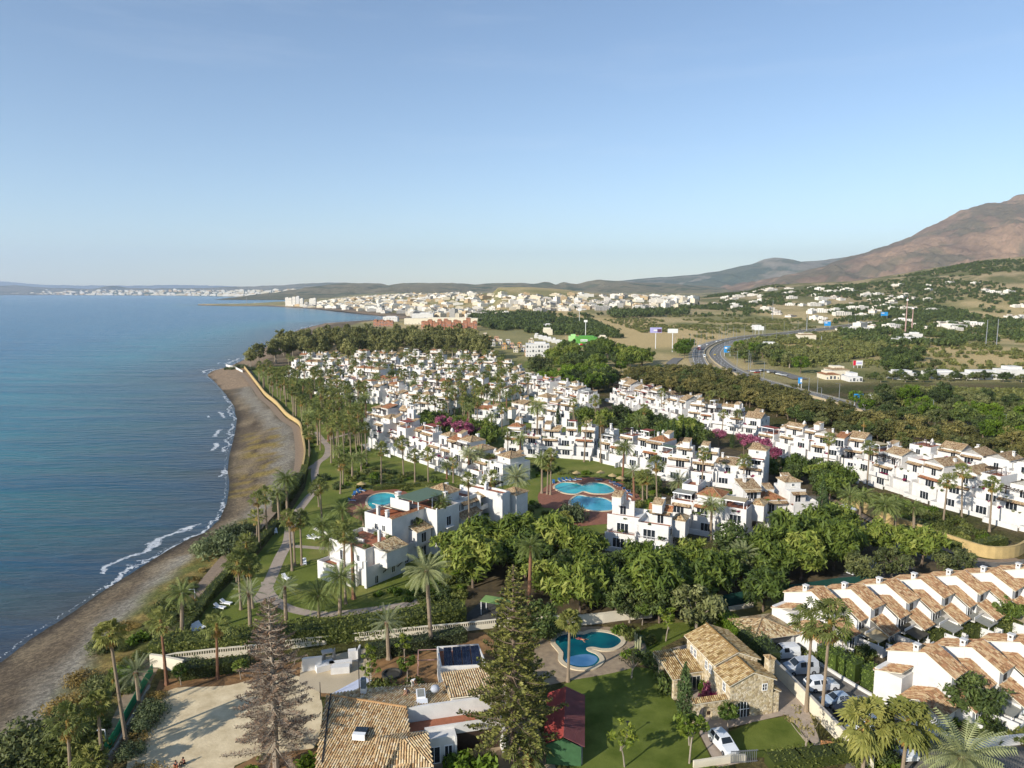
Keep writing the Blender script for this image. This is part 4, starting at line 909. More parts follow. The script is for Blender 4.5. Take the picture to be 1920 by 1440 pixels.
far=[(595,738,700,758,'white block facing the seaside palm garden, nearest the curved yellow wall',66),(700,752,758,770,'narrow white block between the palm garden and the turreted block',67),
(860,742,950,752,'white block with shaded side in the middle of the palms, west of the dark hedge',68),(935,728,1008,744,'white block with two small turrets below the red clay court',69),
(640,722,735,732,'white block in the third row from the eucalyptus wood, seaward half',70),(745,722,848,734,'white block in the third row from the eucalyptus wood, inland half',71),
(770,746,850,752,'low white block among dense palms in the fourth row from the wood',72),(535,706,618,712,'white block nearest the beach point, below the lone eucalyptus',73),
(625,700,712,706,'white block in the second row from the wood, seaward of the centre',74),(722,700,800,706,'white block in the second row from the wood, at the centre',75),
(812,704,892,710,'white block in the second row from the wood, inland of the centre',76),(900,704,962,710,'white block in the second row from the wood, inland end',77),
(555,688,640,690,'white block in the first row at the foot of the wood, seaward end',78),(655,684,735,686,'white block in the first row at the foot of the wood, middle',79),
(750,682,830,684,'white block in the first row at the foot of the wood, below the tall gap',80),(845,686,925,688,'white block in the first row at the foot of the wood, inland end',81)]
for x0,y0,x1,y1,lb,sd_ in far: block(lb,(x0,y0),(x1,y1),12,sd_,3,roofs=('hip','flat','shed','hip'))
# flat sheets -----------------------------------------------------------
def sheet(name,pts,mat,z=.02,label=None,k='structure',world=False,sub=0):
    P=[(p if world else G2(*p)) for p in pts]; bm=bmesh.new(); vs=[bm.verts.new((x,y,z)) for x,y in P]; bm.faces.new(vs); bmesh.ops.triangulate(bm,faces=bm.faces[:]); bmesh.ops.recalc_face_normals(bm,faces=bm.faces[:])
    me=bpy.data.meshes.new(name); bm.to_mesh(me); bm.free(); me.materials.append(mat)
    if me.polygons and me.polygons[0].normal.z<0: me.flip_normals()
    o=bpy.data.objects.new(name,me); link(o); kind(o,k,label); return o
def smooth(pts,n=6,closed=True):
    out=[];m=len(pts)
    for i in range(m if closed else m-1):
        p0=pts[(i-1)%m] if closed or i>0 else pts[i]; p1=pts[i]; p2=pts[(i+1)%m]; p3=pts[(i+2)%m] if closed or i+2<m else pts[i+1]
        for k in range(n):
            t=k/n; out.append(tuple(.5*((2*p1[j])+(-p0[j]+p2[j])*t+(2*p0[j]-5*p1[j]+4*p2[j]-p3[j])*t*t+(-p0[j]+3*p1[j]-3*p2[j]+p3[j])*t**3) for j in (0,1)))
    if not closed: out.append(tuple(pts[-1]))
    return out
def offset(P,w):
    n=len(P); out=[]
    for i in range(n):
        a=Vector(P[max(i-1,0)]); b=Vector(P[min(i+1,n-1)]); d=(b-a).normalized(); out.append((P[i][0]-d.y*w,P[i][1]+d.x*w))
    return out
def ribbon(name,P,w,mat,z,label,off=0.0,zf=None,k='structure'):
    l=offset(P,off-w/2); r=offset(P,off+w/2); mb=MB()
    L=0; ls=[0]
    for i in range(1,len(P)): L+=math.dist(P[i],P[i-1]); ls.append(L)
    for i in range(len(P)-1):
        zz=[(z+(zf(*q) if zf else 0)) for q in (l[i],l[i+1],r[i+1],r[i])]
        mb.face([(*r[i],zz[3]),(*l[i],zz[0]),(*l[i+1],zz[1]),(*r[i+1],zz[2])],0,[(w,ls[i]),(0,ls[i]),(0,ls[i+1]),(w,ls[i+1])])
    o=mb.build(name,mat); kind(o,k,label); return o
LAWN,t,b=newmat('lawn'); P_=t.pos(); n1_=t.noise(.09,5,P_,.6); n2_=t.noise(3.5,5,P_,.75)
c=t.ramp(n1_,[(.3,lin('545f2b')),(.5,lin('6b7434')),(.72,lin('858048'))]); t.lk(t.mix(.6,c,t.ramp(n2_,[(.3,(.6,.62,.6)),(.7,(1.35,1.35,1.3))]),'MULTIPLY'),b.inputs['Base Color']); b.inputs['Roughness'].default_value=.95; b.inputs['Specular IOR Level'].default_value=.1; t.lk(t.bump(t.noise(14,3,P_),.8,.06),b.inputs['Normal'])
VLAWN,t,b=newmat('villa_lawn'); P_=t.pos(); n1_=t.noise(.25,5,P_,.6); n2_=t.noise(9,5,P_,.75)
c=t.ramp(n1_,[(.3,lin('4c5a20')),(.7,lin('727a3a'))]); t.lk(t.mix(.6,c,t.ramp(n2_,[(.3,(.65,.68,.6)),(.7,(1.3,1.3,1.25))]),'MULTIPLY'),b.inputs['Base Color']); b.inputs['Roughness'].default_value=.95; b.inputs['Specular IOR Level'].default_value=.1; t.lk(t.bump(t.noise(20,3,P_),.8,.05),b.inputs['Normal'])
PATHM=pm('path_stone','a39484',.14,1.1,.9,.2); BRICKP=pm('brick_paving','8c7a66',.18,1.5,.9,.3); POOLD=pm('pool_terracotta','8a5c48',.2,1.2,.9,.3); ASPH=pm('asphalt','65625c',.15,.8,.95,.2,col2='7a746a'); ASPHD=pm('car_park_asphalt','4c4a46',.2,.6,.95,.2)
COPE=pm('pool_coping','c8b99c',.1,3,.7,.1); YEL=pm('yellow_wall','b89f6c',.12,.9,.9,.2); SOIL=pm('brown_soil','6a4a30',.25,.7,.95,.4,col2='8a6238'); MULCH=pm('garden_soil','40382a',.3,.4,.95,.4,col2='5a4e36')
GARD=[(345,1205),(395,1130),(440,1085),(480,1045),(515,1000),(548,955),(572,915),(578,885),(574,850),(568,815),(560,795),(535,772),(510,745),(490,725),(475,702),(470,690),(560,684),(950,684),(1010,740),(1110,780),(1130,850),(1240,900),(1240,980),(1130,1000),(1000,1000),(930,1020),(880,1060),(870,1150),(700,1172),(420,1215)]
sheet('lawn',GARD,LAWN,.012,'palm garden lawns of the estate')
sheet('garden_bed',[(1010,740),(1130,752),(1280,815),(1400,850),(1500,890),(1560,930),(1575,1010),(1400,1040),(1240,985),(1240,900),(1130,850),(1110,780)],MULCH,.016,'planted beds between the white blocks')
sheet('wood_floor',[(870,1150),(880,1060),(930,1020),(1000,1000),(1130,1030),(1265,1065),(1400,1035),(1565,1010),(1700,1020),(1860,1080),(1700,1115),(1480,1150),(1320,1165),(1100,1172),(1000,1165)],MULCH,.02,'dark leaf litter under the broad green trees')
def pxline(pts,n=6): return smooth(W(pts),n,False)
PATH1=pxline([(480,1130),(498,1105),(512,1075),(525,1045),(540,1015),(545,985),(558,960),(577,935),(592,915),(590,885),(596,868),(612,855),(615,838),(604,825),(592,810)])
ribbon('path',PATH1,2.3,PATHM,.03,'pale winding garden path running up past the palms',0)
ribbon('path',pxline([(500,1090),(506,1115),(540,1140),(600,1152),(660,1148),(720,1140),(770,1132),(800,1122)]),2.1,PATHM,.034,'pale garden path curving right below the white block')
ribbon('path',pxline([(545,1024),(575,1026),(620,1029),(655,1028)]),1.6,PATHM,.036,'short side path from the winding path to the white block')
ribbon('path',pxline([(604,828),(630,820),(660,812),(690,808)]),1.8,PATHM,.036,'side path through the far palm garden')
ribbon('path',pxline([(596,868),(575,880)]),1.6,PATHM,.037,'short stub of path towards the sea wall')
ribbon('promenade',smooth(PROM,4,False),3.0,BRICKP,.05,'reddish paved seaside promenade beside the beach')
# yellow sea wall + low walls
def wall(name,P,th,h,mat,label,z=0,cap=None,cat='wall',capw=.06):
    r=offset(P,th/2); l=offset(P,-th/2); mb=MB()
    for i in range(len(P)-1):
        for (q,mi,z0,z1) in ((0,0,z-.3,z+h),):
            a=[(*l[i],z0),(*l[i+1],z0),(*r[i+1],z0),(*r[i],z0)]; b=[(x,y,z1) for x,y,_ in a]
            mb.face(b[::1],0); mb.face([a[0],a[1],b[1],b[0]],0); mb.face([a[2],a[3],b[3],b[2]],0)
            if i==0: mb.face([a[3],a[0],b[0],b[3]],0)
            if i==len(P)-2: mb.face([a[1],a[2],b[2],b[1]],0)
    t=mb
    if cap:
        r=offset(P,th/2+capw); l=offset(P,-th/2-capw); cb=MB()
        for i in range(len(P)-1):
            a=[(*l[i],z+h),(*l[i+1],z+h),(*r[i+1],z+h),(*r[i],z+h)]; b=[(x,y,z+h+.07) for x,y,_ in a]
            cb.face(b); cb.face([a[0],a[1],b[1],b[0]]); cb.face([a[2],a[3],b[3],b[2]]); cb.face(a[::-1])
            if i==0: cb.face([a[3],a[0],b[0],b[3]])
            if i==len(P)-2: cb.face([a[1],a[2],b[2],b[1]])
    o=mb.build(name,mat); tag(o,label,cat)
    if cap: c=cb.build('coping',cap,o)
    return o
wall('sea_wall',offset(pxline([(562,880),(566,850),(561,815),(556,797),(533,780),(514,758),(494,741),(481,724),(466,704),(455,690)]),-1.0),.4,1.6,YEL,'curved yellow retaining wall between promenade and palm garden',cap=YEL)
wall('garden_wall',W([(455,698),(440,690),(424,686)]),.4,1.1,WHITE,'short low white wall at the tip of the beach',cap=WHITE)
YW=[(1560,928),(1600,948),(1640,972),(1690,992),(1740,1010),(1790,1028),(1850,1046),(1900,1045),(1925,1032)]
wall('boundary_wall',pxline(YW,4),.4,2.5,YEL,'long yellow boundary wall running below the gabled white row',cap=YEL)
ribbon('road',pxline([(1535,930),(1575,965),(1620,990),(1680,1016),(1740,1037),(1800,1056),(1860,1062),(1960,1058)],4),6.0,ASPH,.04,'narrow grey road beside the yellow wall')
ribbon('pavement',pxline([(1562,938),(1604,960),(1650,985),(1700,1005),(1750,1022),(1800,1040),(1856,1053),(1910,1050)],4),1.6,BRICKP,.16,'reddish pavement at the foot of the yellow wall')
ribbon('kerb',offset(pxline([(1562,938),(1604,960),(1650,985),(1700,1005),(1750,1022),(1800,1040),(1856,1053),(1910,1050)],4),-.95),.15,CONC,.163,'pale kerb along the reddish pavement')
# pools ---------------------------------------------------------------------
def poolwater(name,deep,shallow):
    m,t,b=newmat(name); P_=t.pos(); n=t.noise(.16,3,P_); c=t.ramp(n,[(.38,lin(deep)),(.62,lin(shallow))]); t.lk(c,b.inputs['Base Color']); b.inputs['Roughness'].default_value=.08; b.inputs['Specular IOR Level'].default_value=.25
    t.lk(t.bump(t.noise(1.8,3,P_),.25,.05),b.inputs['Normal']); return m
def pool(label,pts,water,z=.12,cw=.55,cop=COPE,world=False,sm=6,zc=.0):
    P=smooth(pts if world else W(pts),sm); ar=sum(P[i][0]*P[(i+1)%len(P)][1]-P[(i+1)%len(P)][0]*P[i][1] for i in range(len(P)))
    if ar<0: P=P[::-1]
    t=thing('swimming_pool',label,'pool',(0,0,0)); n=len(P)
    mb=MB(); mb.f.append([mb.P((x,y,z)) for x,y in P]); mb.m.append(0); bm=mb.build('water',water,t)
    O=[]
    for i in range(n):
        a=Vector(P[i-1]); b=Vector(P[(i+1)%n]); d=(b-a).normalized(); O.append((P[i][0]+d.y*cw,P[i][1]-d.x*cw))
    cb=MB()
    for i in range(n):
        j=(i+1)%n; cb.face([(*P[i],z+.1),(*O[i],z+.1),(*O[j],z+.1),(*P[j],z+.1)]); cb.face([(*O[i],0),(*O[j],0),(*O[j],z+.1),(*O[i],z+.1)]); cb.face([(*P[j],z-.1),(*P[i],z-.1),(*P[i],z+.1),(*P[j],z+.1)])
    cb.build('coping',cop,t); return t
TURQ=poolwater('turquoise_water','0e8a92','2cb0b0'); BLUEW=poolwater('pale_blue_water','2f94ac','58b4c4'); DEEPW=poolwater('deep_pool_water','0f5f6e','1c7f86')
sheet('pool_deck',smooth(W([(1010,925),(1040,905),(1100,895),(1160,903),(1195,925),(1205,950),(1180,975),(1110,985),(1060,985),(1040,955),(1015,950)]),4),POOLD,.05,'terracotta paving round the twin kidney pools',world=True)
pool('turquoise double-lobed pool on the terracotta terrace',[(1040,914),(1055,906),(1078,907),(1094,911),(1110,906),(1135,909),(1152,920),(1140,926),(1112,926),(1094,922),(1078,927),(1055,924)],TURQ)
pool('pale blue curved pool below the double-lobed pool',[(1072,938),(1085,930),(1105,933),(1130,935),(1148,944),(1150,956),(1125,959),(1105,957),(1086,952),(1070,947)],BLUEW)
sheet('pool_deck',smooth(W([(655,940),(675,922),(730,916),(765,925),(770,950),(740,975),(690,980),(650,960)]),4),POOLD,.05,'terracotta paving round the oval pool by the large block',world=True)
pool('round turquoise pool beside the large white block',[(690,948),(695,932),(720,925),(745,930),(752,942),(735,955),(712,960)],TURQ)
# loungers and parasols by the pools
LB=pm('blue_fabric','2a5a8a',.1,3,.8); STRAW=pm('straw','a89468',.2,5,.95,.4)
def lounger_mesh(mat):
    mb=MB(); mb.box(-.32,-.95,.26,.32,.35,.36,0)
    mb.M=Matrix.Translation((0,.35,.3))@Matrix.Rotation(math.radians(38),4,'X'); mb.box(-.32,0,0,.32,.7,.09,0); mb.M=None
    for x in (-.28,.24):
        for y in (-.85,.5): mb.box(x,y,0,x+.05,y+.05,.27,1)
    mb.box(-.34,-.95,.2,-.3,.9,.27,1); mb.box(.3,-.95,.2,.34,.9,.27,1)
    return mb.mesh('sun_lounger',[mat,WPLAST])
LNG={'b':lounger_mesh(LB),'w':lounger_mesh(WPLAST)}
def lounger(px,py,k,rz,label,g=None): 
    p=G(px,py); o=inst(LNG[k],'sun_lounger',None,p,(0,0,rz),1.15); tag(o,label,'sun lounger',g); return o
for i,(x,y) in enumerate([(1038,906),(1050,903),(1058,902),(1066,901),(1074,901),(1084,900),(1122,901),(1148,906),(1155,910),(1162,913),(1170,918),(1178,923),(1184,930)]):
    lounger(x,y,'b',.3*i,'','blue sun loungers round the twin pools')
for i,(x,y) in enumerate([(664,928),(672,924),(680,921),(660,940)]): lounger(x,y,'b',.5*i,'','blue sun loungers by the oval pool')
parm=MB(); parm.tube([(0,0,0),(0,0,2.3)],.05,6,1); parm.lathe([(1.35,1.95),(.7,2.3),(.05,2.65)],(0,0,0),14,0); parm=parm.mesh('parasol',[STRAW,BARK])
for x,y,l in [(1081,899,'straw parasol behind the row of blue loungers'),(1126,898,'straw parasol at the far edge of the double-lobed pool'),(1148,904,'straw parasol at the inland end of the double-lobed pool'),(1163,909,'straw parasol among the white-blue loungers under the palms'),(678,920,'straw parasol beside the oval pool by the large block')]:
    o=inst(parm,'parasol',None,G(x,y)); tag(o,l,'parasol')
for i,(x,y,rz,l) in enumerate([(508,997,.4,'white lounger on the shaded lawn by the tall twin fan palms, seaward one'),(517,999,.4,'white lounger on the shaded lawn by the tall twin fan palms, inland one'),(584,1011,1.2,'white lounger on the lawn above the side path, seaward one'),(593,1009,1.2,'white lounger on the lawn above the side path, inland one'),
    (412,1141,1.3,'white lounger in the upper pair on the near lawn'),(424,1133,1.3,'white lounger beside the upper pair on the near lawn'),(361,1184,1.0,'lowest white lounger at the corner of the long hedge'),(369,1181,1.0,'middle white lounger at the corner of the long hedge'),(376,1177,1.0,'topmost white lounger at the corner of the long hedge'),(536,1086,.8,'single white lounger by the round flower bed beside the path'),(571,1057,.3,'single white lounger by the yellow-green bushes under tall palms')]):
    lounger(x,y,'w',rz,l)
wall('white_wall',W([(588,992),(600,999),(618,1003)]),.4,.6,WHITE,'low white bench wall on the lawn beside palms')
# ---------- palms, trees and hedges of the middle ground ----------
PL=[ # foot x,y, crown y, kind, label
(237,1396,1183,'fany','tallest fan palm by the green fence, its bare trunk standing over the sand court',0,None,-.05),
(262,1326,1258,'upright','short grey date palm with upright fronds at the upper end of the green fence',0,None,0),
(133,1462,1352,'fan','fan palm among the dark bushes at the bottom of the beach slope',0,None,-.03),
(192,1428,1315,'fany','fan palm with a yellow skirt beside the promenade lamp',0,None,-.02),
(213,1300,1275,'tuft','low bushy fan palm on the slope beyond the green fence',0,None,0),
(178,1470,1420,'fany','fan palm crown at the foot of the green fence, cut by the picture edge',0,None,0),
(313,1284,1160,'fan','orange-trunked fan palm at the seaward end of the white balustrade',0,'thinr',-.02),
(408,1273,1168,'fan','orange-trunked fan palm in front of the clipped hedge corner',0,'thinr',0),
(341,1196,1112,'date','stout date palm standing on the long hedge by the promenade',0,'thick',0),
(452,1143,1050,'fan','fan palm rising from the stone ring, seaward of its pair',0,None,0),
(467,1132,1066,'fan','slim fan palm in the stone ring, shorter of the group',0,None,0),(474,1140,1057,'fan','slim fan palm in the stone ring, inland one',0,None,0),
(470,1189,1108,'upright','date palm on the near lawn below the stone ring',0,'thick',0),
(501,1003,926,'fan','taller of the twin fan palms beside the feathery beach bush',0,None,-.02),(487,1027,932,'fan','twin fan palm nearer the lawn beside the feathery beach bush',0,None,0),(482,1008,968,'fan','short fan palm tucked beneath the twin palms',0,None,0),
(463,1043,1016,'fan','low fan palm in the dark hedge gap',0,None,0),(444,1092,1052,'fan','fan palm over the hedge beside the promenade lamp',0,None,0),
(539,972,899,'date','tall date palm at the corner of the sea hedge',0,'thick',0),(524,980,923,'date','shorter date palm leaning over the sea path',0,'thick',0),
(548,1070,968,'fan','tall slim fan palm by the path, seaward of three',0,None,-.03),(553,1060,978,'fan','slim fan palm by the path, middle of three',0,None,-.02),(566,1060,970,'fan','slim fan palm by the path, inland of three',0,None,0),
(604,978,908,'fan','tall fan palm on the lawn across from the sea hedge',0,None,0),(598,950,912,'fan','fan palm just behind the tall one on the upper lawn',0,None,0),
(617,1067,1012,'date','date palm at the seaward end of the side path',0,'thick',0),(633,1064,1010,'date','date palm close to the white block terrace',0,'thick',0),(648,1068,990,'fan','fan palm against the white block terrace',0,None,0),(606,1013,985,'date','low date palm behind the side path',0,None,0),(644,1000,955,'date','date palm between side path and oval pool',0,None,0),(682,985,960,'date','short date palm beside the oval pool deck',0,None,0),
(537,1176,1098,'upright','slim date palm at the lower bend of the garden path',0,None,0),(598,1166,1118,'date','short stout date palm below the curving path',0,'thick',0),(637,1166,1083,'date','tall date palm below the curving path',0,'thick',0),(648,1132,1000,'fan','very tall fan palm in front of the white block corner',0,None,0),(663,1123,1020,'upright','date palm close against the white block corner',0,'thickr',0),
(809,1216,1070,'phx','big date palm standing in front of the dark green trees',0,'thick',-.02),(729,1236,1165,'upright','spiky young date palm with a stout trunk by the soil beds',0,'thick',0),
(991,1152,1025,'date','tall date palm in the middle of the broad green trees',0,'thickr',0),(1065,1278,1158,'fany','single fan palm standing beside the private swimming pool',0,None,0),
(822,1026,942,'date','leaning date palm against the shaded wall of the large block',0,'thickr',.05),(881,1022,897,'fan','fan palm rising from the trees before the large block',0,None,0),(921,985,897,'fan','fan palm at the middle of the shaded facade',0,None,0),(972,978,893,'phx','spreading date palm at the inland corner of the large block',0,'thickr',0),
(1016,925,858,'date','date palm seaward of the twin pools',0,None,0),(1026,927,866,'fan','fan palm seaward of the twin pools, middle of three',0,None,0),(1032,928,850,'fan','tallest fan palm seaward of the twin pools',0,None,0),(1060,984,976,'fany','low bushy palm below the kidney pool',0,None,0),
(1167,902,838,'date','tall date palm behind the straw parasols',0,'thickr',0),(1189,934,882,'upright','date palm inland of the twin pools',0,'thickr',0),(1205,938,893,'fan','fan palm inland of the twin pools, seaward one',0,None,0),(1213,940,892,'fan','fan palm inland of the twin pools, inland one',0,None,0),(1232,944,868,'fan','tall slim fan palm behind the pergola block chimneys',0,None,0),
(1272,932,902,'phx','stout date palm on the lawn before the white terraces',.8,'thickr',0),(1316,918,850,'fan','tall fan palm before the red awning block',0,None,0),(1332,1012,945,'date','tall date palm against the plain white gable wall',0,'thick',.02),(1378,905,884,'fan','short fan palm between two white blocks',0,None,0),(1392,920,862,'fan','fan palm beside the tiled gable of the red awning block',0,None,0),
(1390,1092,1040,'phx','date palm rising from the broad trees below the white blocks',.8,'thickr',0),(1432,1022,992,'date','small date palm in a courtyard of the cypress block',.7,None,0),(1260,1022,985,'date','low palm between the two lit white blocks',.7,None,0),
(1511,1334,1158,'fan','nearer-to-villa one of the two tall fan palms by the parked vans',1.5,None,0),(1540,1350,1160,'fan','taller looking fan palm of the pair by the parked vans, roadward one',1.6,None,.02),
(1616,1460,1348,'fany','drooping fan palm at the bottom, over the white parked car',1.5,None,0),(1690,1462,1345,'fany','drooping fan palm with yellow skirt on the bottom roadway',1.5,None,0),(1800,1478,1418,'phx','large low date palm filling the bottom corner by the road',1.2,'thick',0),
(1588,992,930,'date','first date palm along the yellow wall, nearest the cypress',0,'thick',0),(1608,988,930,'date','second date palm along the yellow wall',0,'thick',.03),(1655,1012,948,'date','third date palm along the yellow wall',0,'thick',0),(1677,1000,943,'date','fourth date palm along the yellow wall',0,'thick',.02),(1713,1005,952,'date','fifth, darkest date palm along the yellow wall',0,'thick',0),
(1768,984,900,'fan','fan palm in the hedged garden of the gabled row, seaward one',0,None,0),(1803,976,882,'fan','fan palm in the hedged garden, taller middle one',0,None,0),(1855,997,907,'fan','fan palm in the hedged garden, inland one',0,None,0),
(1625,918,838,'fan','tall fan palm before the white gable with brown chimney',0,None,0),(1551,890,822,'fan','tall fan palm before the blank chimney wall',0,None,0),(1618,836,790,'fan','lone fan palm standing against the brown trees',0,None,0),(1687,858,818,'fan','fan palm behind the gabled row, by the tile ridge',0,None,0),(1784,868,840,'fan','fan palm behind the gabled row, near the tall chimney',0,None,0),(1893,880,855,'fan','fan palm behind the gabled row, at the picture edge',0,None,0),(1490,845,810,'date','date palm on a roof-high terrace of the gabled block',0,None,0),
(1267,775,745,'fan','fan palm against the brown trees, between two gabled blocks',0,None,0),(1330,768,740,'fan','fan palm against the brown trees, behind the middle gabled block',0,None,0),(1357,768,740,'fan','fan palm against the brown trees, inland of its pair',0,None,0),(1382,810,775,'fan','fan palm before the middle gabled block',0,None,0),(1353,820,775,'fan','slim fan palm before the middle gabled block wall',0,None,0),(1240,778,735,'fan','fan palm in front of the topmost gabled block',0,None,0),
(952,862,812,'fan','fan palm at the seaward corner of the block behind the pools',0,None,0),(975,866,822,'date','date palm before the seaward terrace of the block behind the pools',0,None,0),(1007,850,762,'date','very tall date palm before the white block by the cypresses',0,None,0),(1095,866,790,'fan','tall fan palm before the green rooftop awning',0,None,0),(1126,868,788,'fan','tall fan palm with a wide crown before the green awning block',0,None,0),(1073,790,765,'phx','pair of drooping date palms by the pink terrace, seaward one',.7,None,0),(1090,792,765,'phx','pair of drooping date palms by the pink terrace, inland one',.7,None,0),
(715,908,840,'fan','slim fan palm before the balcony block, seaward end',0,None,0),(688,875,800,'fan','curved tall fan palm at the seaward corner of the balcony block',0,None,-.04),(757,895,828,'fan','tall fan palm at the middle of the balcony block',0,None,0),(778,905,852,'fan','fan palm before the balcony block, beside its tallest palm',0,None,0),(803,910,850,'fan','fan palm before the balcony block, inland of middle',0,None,0),(838,898,872,'date','date palm before the balcony block gardens',0,None,0),(878,895,850,'phx','broad date palm behind the large block roof',.75,'thickr',0),(900,895,852,'phx','broad date palm behind the large block roof, inland one',.75,'thickr',0),(918,895,862,'fan','yellowish fan palm at the inland end of the balcony block',0,None,0),(850,905,866,'fan','fan palm behind the large block turret',0,None,0),(823,825,800,'fan','fan palm over the pink blossom hedge',0,None,0)]
for x,y,c,k,l,s,tr,ln in PL: palm(x,y,c,k,s=s or None,tr=tr,label=l,lean=ln)
# scattered palms of the garden and between the blocks
rnd=random.Random(77)
def inblocks(x,y): return any(bool(inpoly(np.array([x]),np.array([y]),b)[0]) for b in BL)
PPOS=[(t.location.x,t.location.y) for t,_,_ in PALMS]; WPATH=PATH1
def freepos(x,y,dm):
    return all((x-a)**2+(y-b)**2>dm*dm for a,b in PPOS)
def scatter(poly,n,dm,fn,avoid=True,tries=40,pathclear=2.0):
    P=W(poly); xs=[p[0] for p in P]; ys=[p[1] for p in P]; out=[]; k=0
    while len(out)<n and k<n*tries:
        k+=1; x=rnd.uniform(min(xs),max(xs)); y=rnd.uniform(min(ys),max(ys))
        if not bool(inpoly(np.array([x]),np.array([y]),P)[0]): continue
        if avoid and inblocks(x,y): continue
        if not freepos(x,y,dm): continue
        if min((x-a)**2+(y-b)**2 for a,b in WPATH)<pathclear**2: continue
        PPOS.append((x,y)); out.append((x,y)); fn(x,y)
    return out
def sp(zone,kinds=('fan','fan','fan','date'),h=(8.5,13.5)):
    def f(x,y):
        k=rnd.choice(kinds); hh=rnd.uniform(*h)*(.75 if k=='date' else 1); t=palm_at(Vector((x,y,0)),hh,k); t['zone']=zone
    return f
scatter([(575,870),(572,815),(600,790),(680,800),(690,850),(640,885)],44,4.6,sp('on the lawns seaward of the balcony block'))
scatter([(560,795),(505,745),(480,715),(590,735),(690,760),(690,805),(620,812)],76,5.5,sp('in the palm garden behind the curved yellow wall'))
scatter([(620,900),(690,880),(700,905),(640,935),(600,940)],5,6,sp('in the shrub garden above the oval pool',h=(6,9)))
scatter([(760,800),(870,800),(950,830),(930,800),(880,760),(830,770),(770,770)],20,5.5,sp('between the balcony block and the blossom trees'))
scatter([(830,765),(950,765),(1000,775),(870,790)],32,5.5,sp('in the central lawn among the middle white blocks'))
scatter([(560,735),(540,705),(740,700),(960,705),(1000,750),(850,765),(700,750)],90,7,sp('between the far white blocks'))
scatter([(540,700),(540,686),(950,686),(960,705)],46,8,sp('at the foot of the eucalyptus wood'))
scatter([(1050,800),(1130,790),(1250,830),(1240,850),(1100,840)],5,9,sp('behind the blocks north of the pools'))
# central broad green trees
PPOS=[(t.location.x,t.location.y) for t,s_,_ in PALMS if False]
def st(zone,kinds,s=(.85,1.15),hs=(.9,1.1)):
    def f(x,y):
        p=rnd.choice(kinds); t=tree_at(x,y,hz(x,y) if y>430 else 0,p,rnd.uniform(*s),hs=rnd.uniform(*hs)); t['zone']=zone
    return f
scatter([(860,1105),(850,1065),(930,1035),(1010,1030),(1115,1062),(1100,1085),(1010,1080),(900,1125)],34,5.8,st('before the shaded side of the large block',('broad',)))
scatter([(1010,1095),(1105,1100),(1240,1085),(1390,1060),(1420,1100),(1330,1150),(1140,1160),(1010,1152)],64,6.0,st('in the broad wood behind the villa pool',('broad','broad','broad','dark')))
scatter([(1390,1060),(1540,1020),(1600,1015),(1660,1045),(1560,1090),(1430,1105)],32,6.0,st('in the broad wood below the cypress',('broad',)))
scatter([(1610,1060),(1680,1050),(1760,1070),(1790,1090),(1600,1100)],12,7,st('round the small car park above the townhouses',('broad','olive','dark'),(.85,1.1)))
scatter([(1090,800),(1180,790),(1290,830),(1330,850),(1250,850),(1130,815)],22,6,st('between the two estates rows',('dark','broad','dark')),)
scatter([(1420,900),(1530,895),(1590,930),(1560,945),(1470,905)],16,5.5,st('behind the cypress block',('dark','broad'),(.7,.95)))
scatter([(770,810),(840,800),(930,830),(935,850),(860,835),(790,828)],16,5,st('round the pink blossom trees',('dark','broad'),(.75,1)))
scatter([(1000,720),(1120,705),(1150,725),(1120,745),(1040,740)],24,9,st('below the red clay court',('lime','dark','lime'),(1.1,1.6)),avoid=False)
for x,y,s,l in [(832,822,1.0,'pink flowering tree seaward in the dark grove'),(868,818,.8,'small pink flowering tree in the middle of the dark grove'),(868,842,1.15,'large pink flowering tree nearest the balcony block'),(905,838,.8,'faded pink flowering tree inland in the dark grove')]: tree(x,y,'pink',s,l)
for x,y,s,l in [(1348,838,1.0,'pink oleander mass between two cypresses'),(1395,858,1.3,'crimson bougainvillea, seaward mass'),(1425,870,1.4,'crimson bougainvillea, middle mass'),(1445,882,1.2,'crimson bougainvillea, inland mass')]: tree(x,y,'pink',s*.75,l,name='blossom_tree')
cypress(1538,1000,893,1.5,'tall dark cypress at the inland end of the cypress block')
cypress(1519,1000,960,1.6,'rusty green shrub column beside the tall dark cypress',OLIVE); cypress(1575,985,950,1.2,'small pale column shrub by the yellow wall road',LIME)
for i,(x,y,c,l) in enumerate([(1250,858,788,'tallest cypress of the dark row behind the green awning block'),(1262,856,786,'second cypress in the dark row'),(1280,850,790,'third cypress in the dark row, beside a palm'),(1287,852,800,'inland cypress in the dark row'),(1372,840,815,'small cypress by the bougainvillea, seaward one'),(1394,842,815,'small cypress by the bougainvillea, inland one'),(998,790,762,'cypress before the plain white gable, seaward one'),(1046,800,762,'cypress before the plain white gable, inland one'),(1115,800,768,'cypress standing alone behind the turret roof'),(1178,800,770,'cypress standing alone in the green gap')]): cypress(x,y,c,1.0,l)
# brown trees along the highway
PPOS=[]
scatter([(1150,722),(1210,702),(1320,704),(1400,726),(1480,754),(1560,778),(1640,796),(1760,824),(1920,862),(1990,880),(1960,905),(1880,880),(1700,846),(1620,826),(1500,795),(1400,765),(1290,742),(1220,728)],250,4.9,st('in the brown belt by the highway',('brown','brown','brown','olive','dark'),(.8,1.1),(.75,.95)),avoid=False)
scatter([(1600,760),(1700,745),(1930,765),(1990,860),(1850,835),(1700,800),(1630,785)],60,8,st('in the olive scrub wood beyond the brown belt',('olive','olive','dark','lime'),(.8,1.3)),avoid=False)
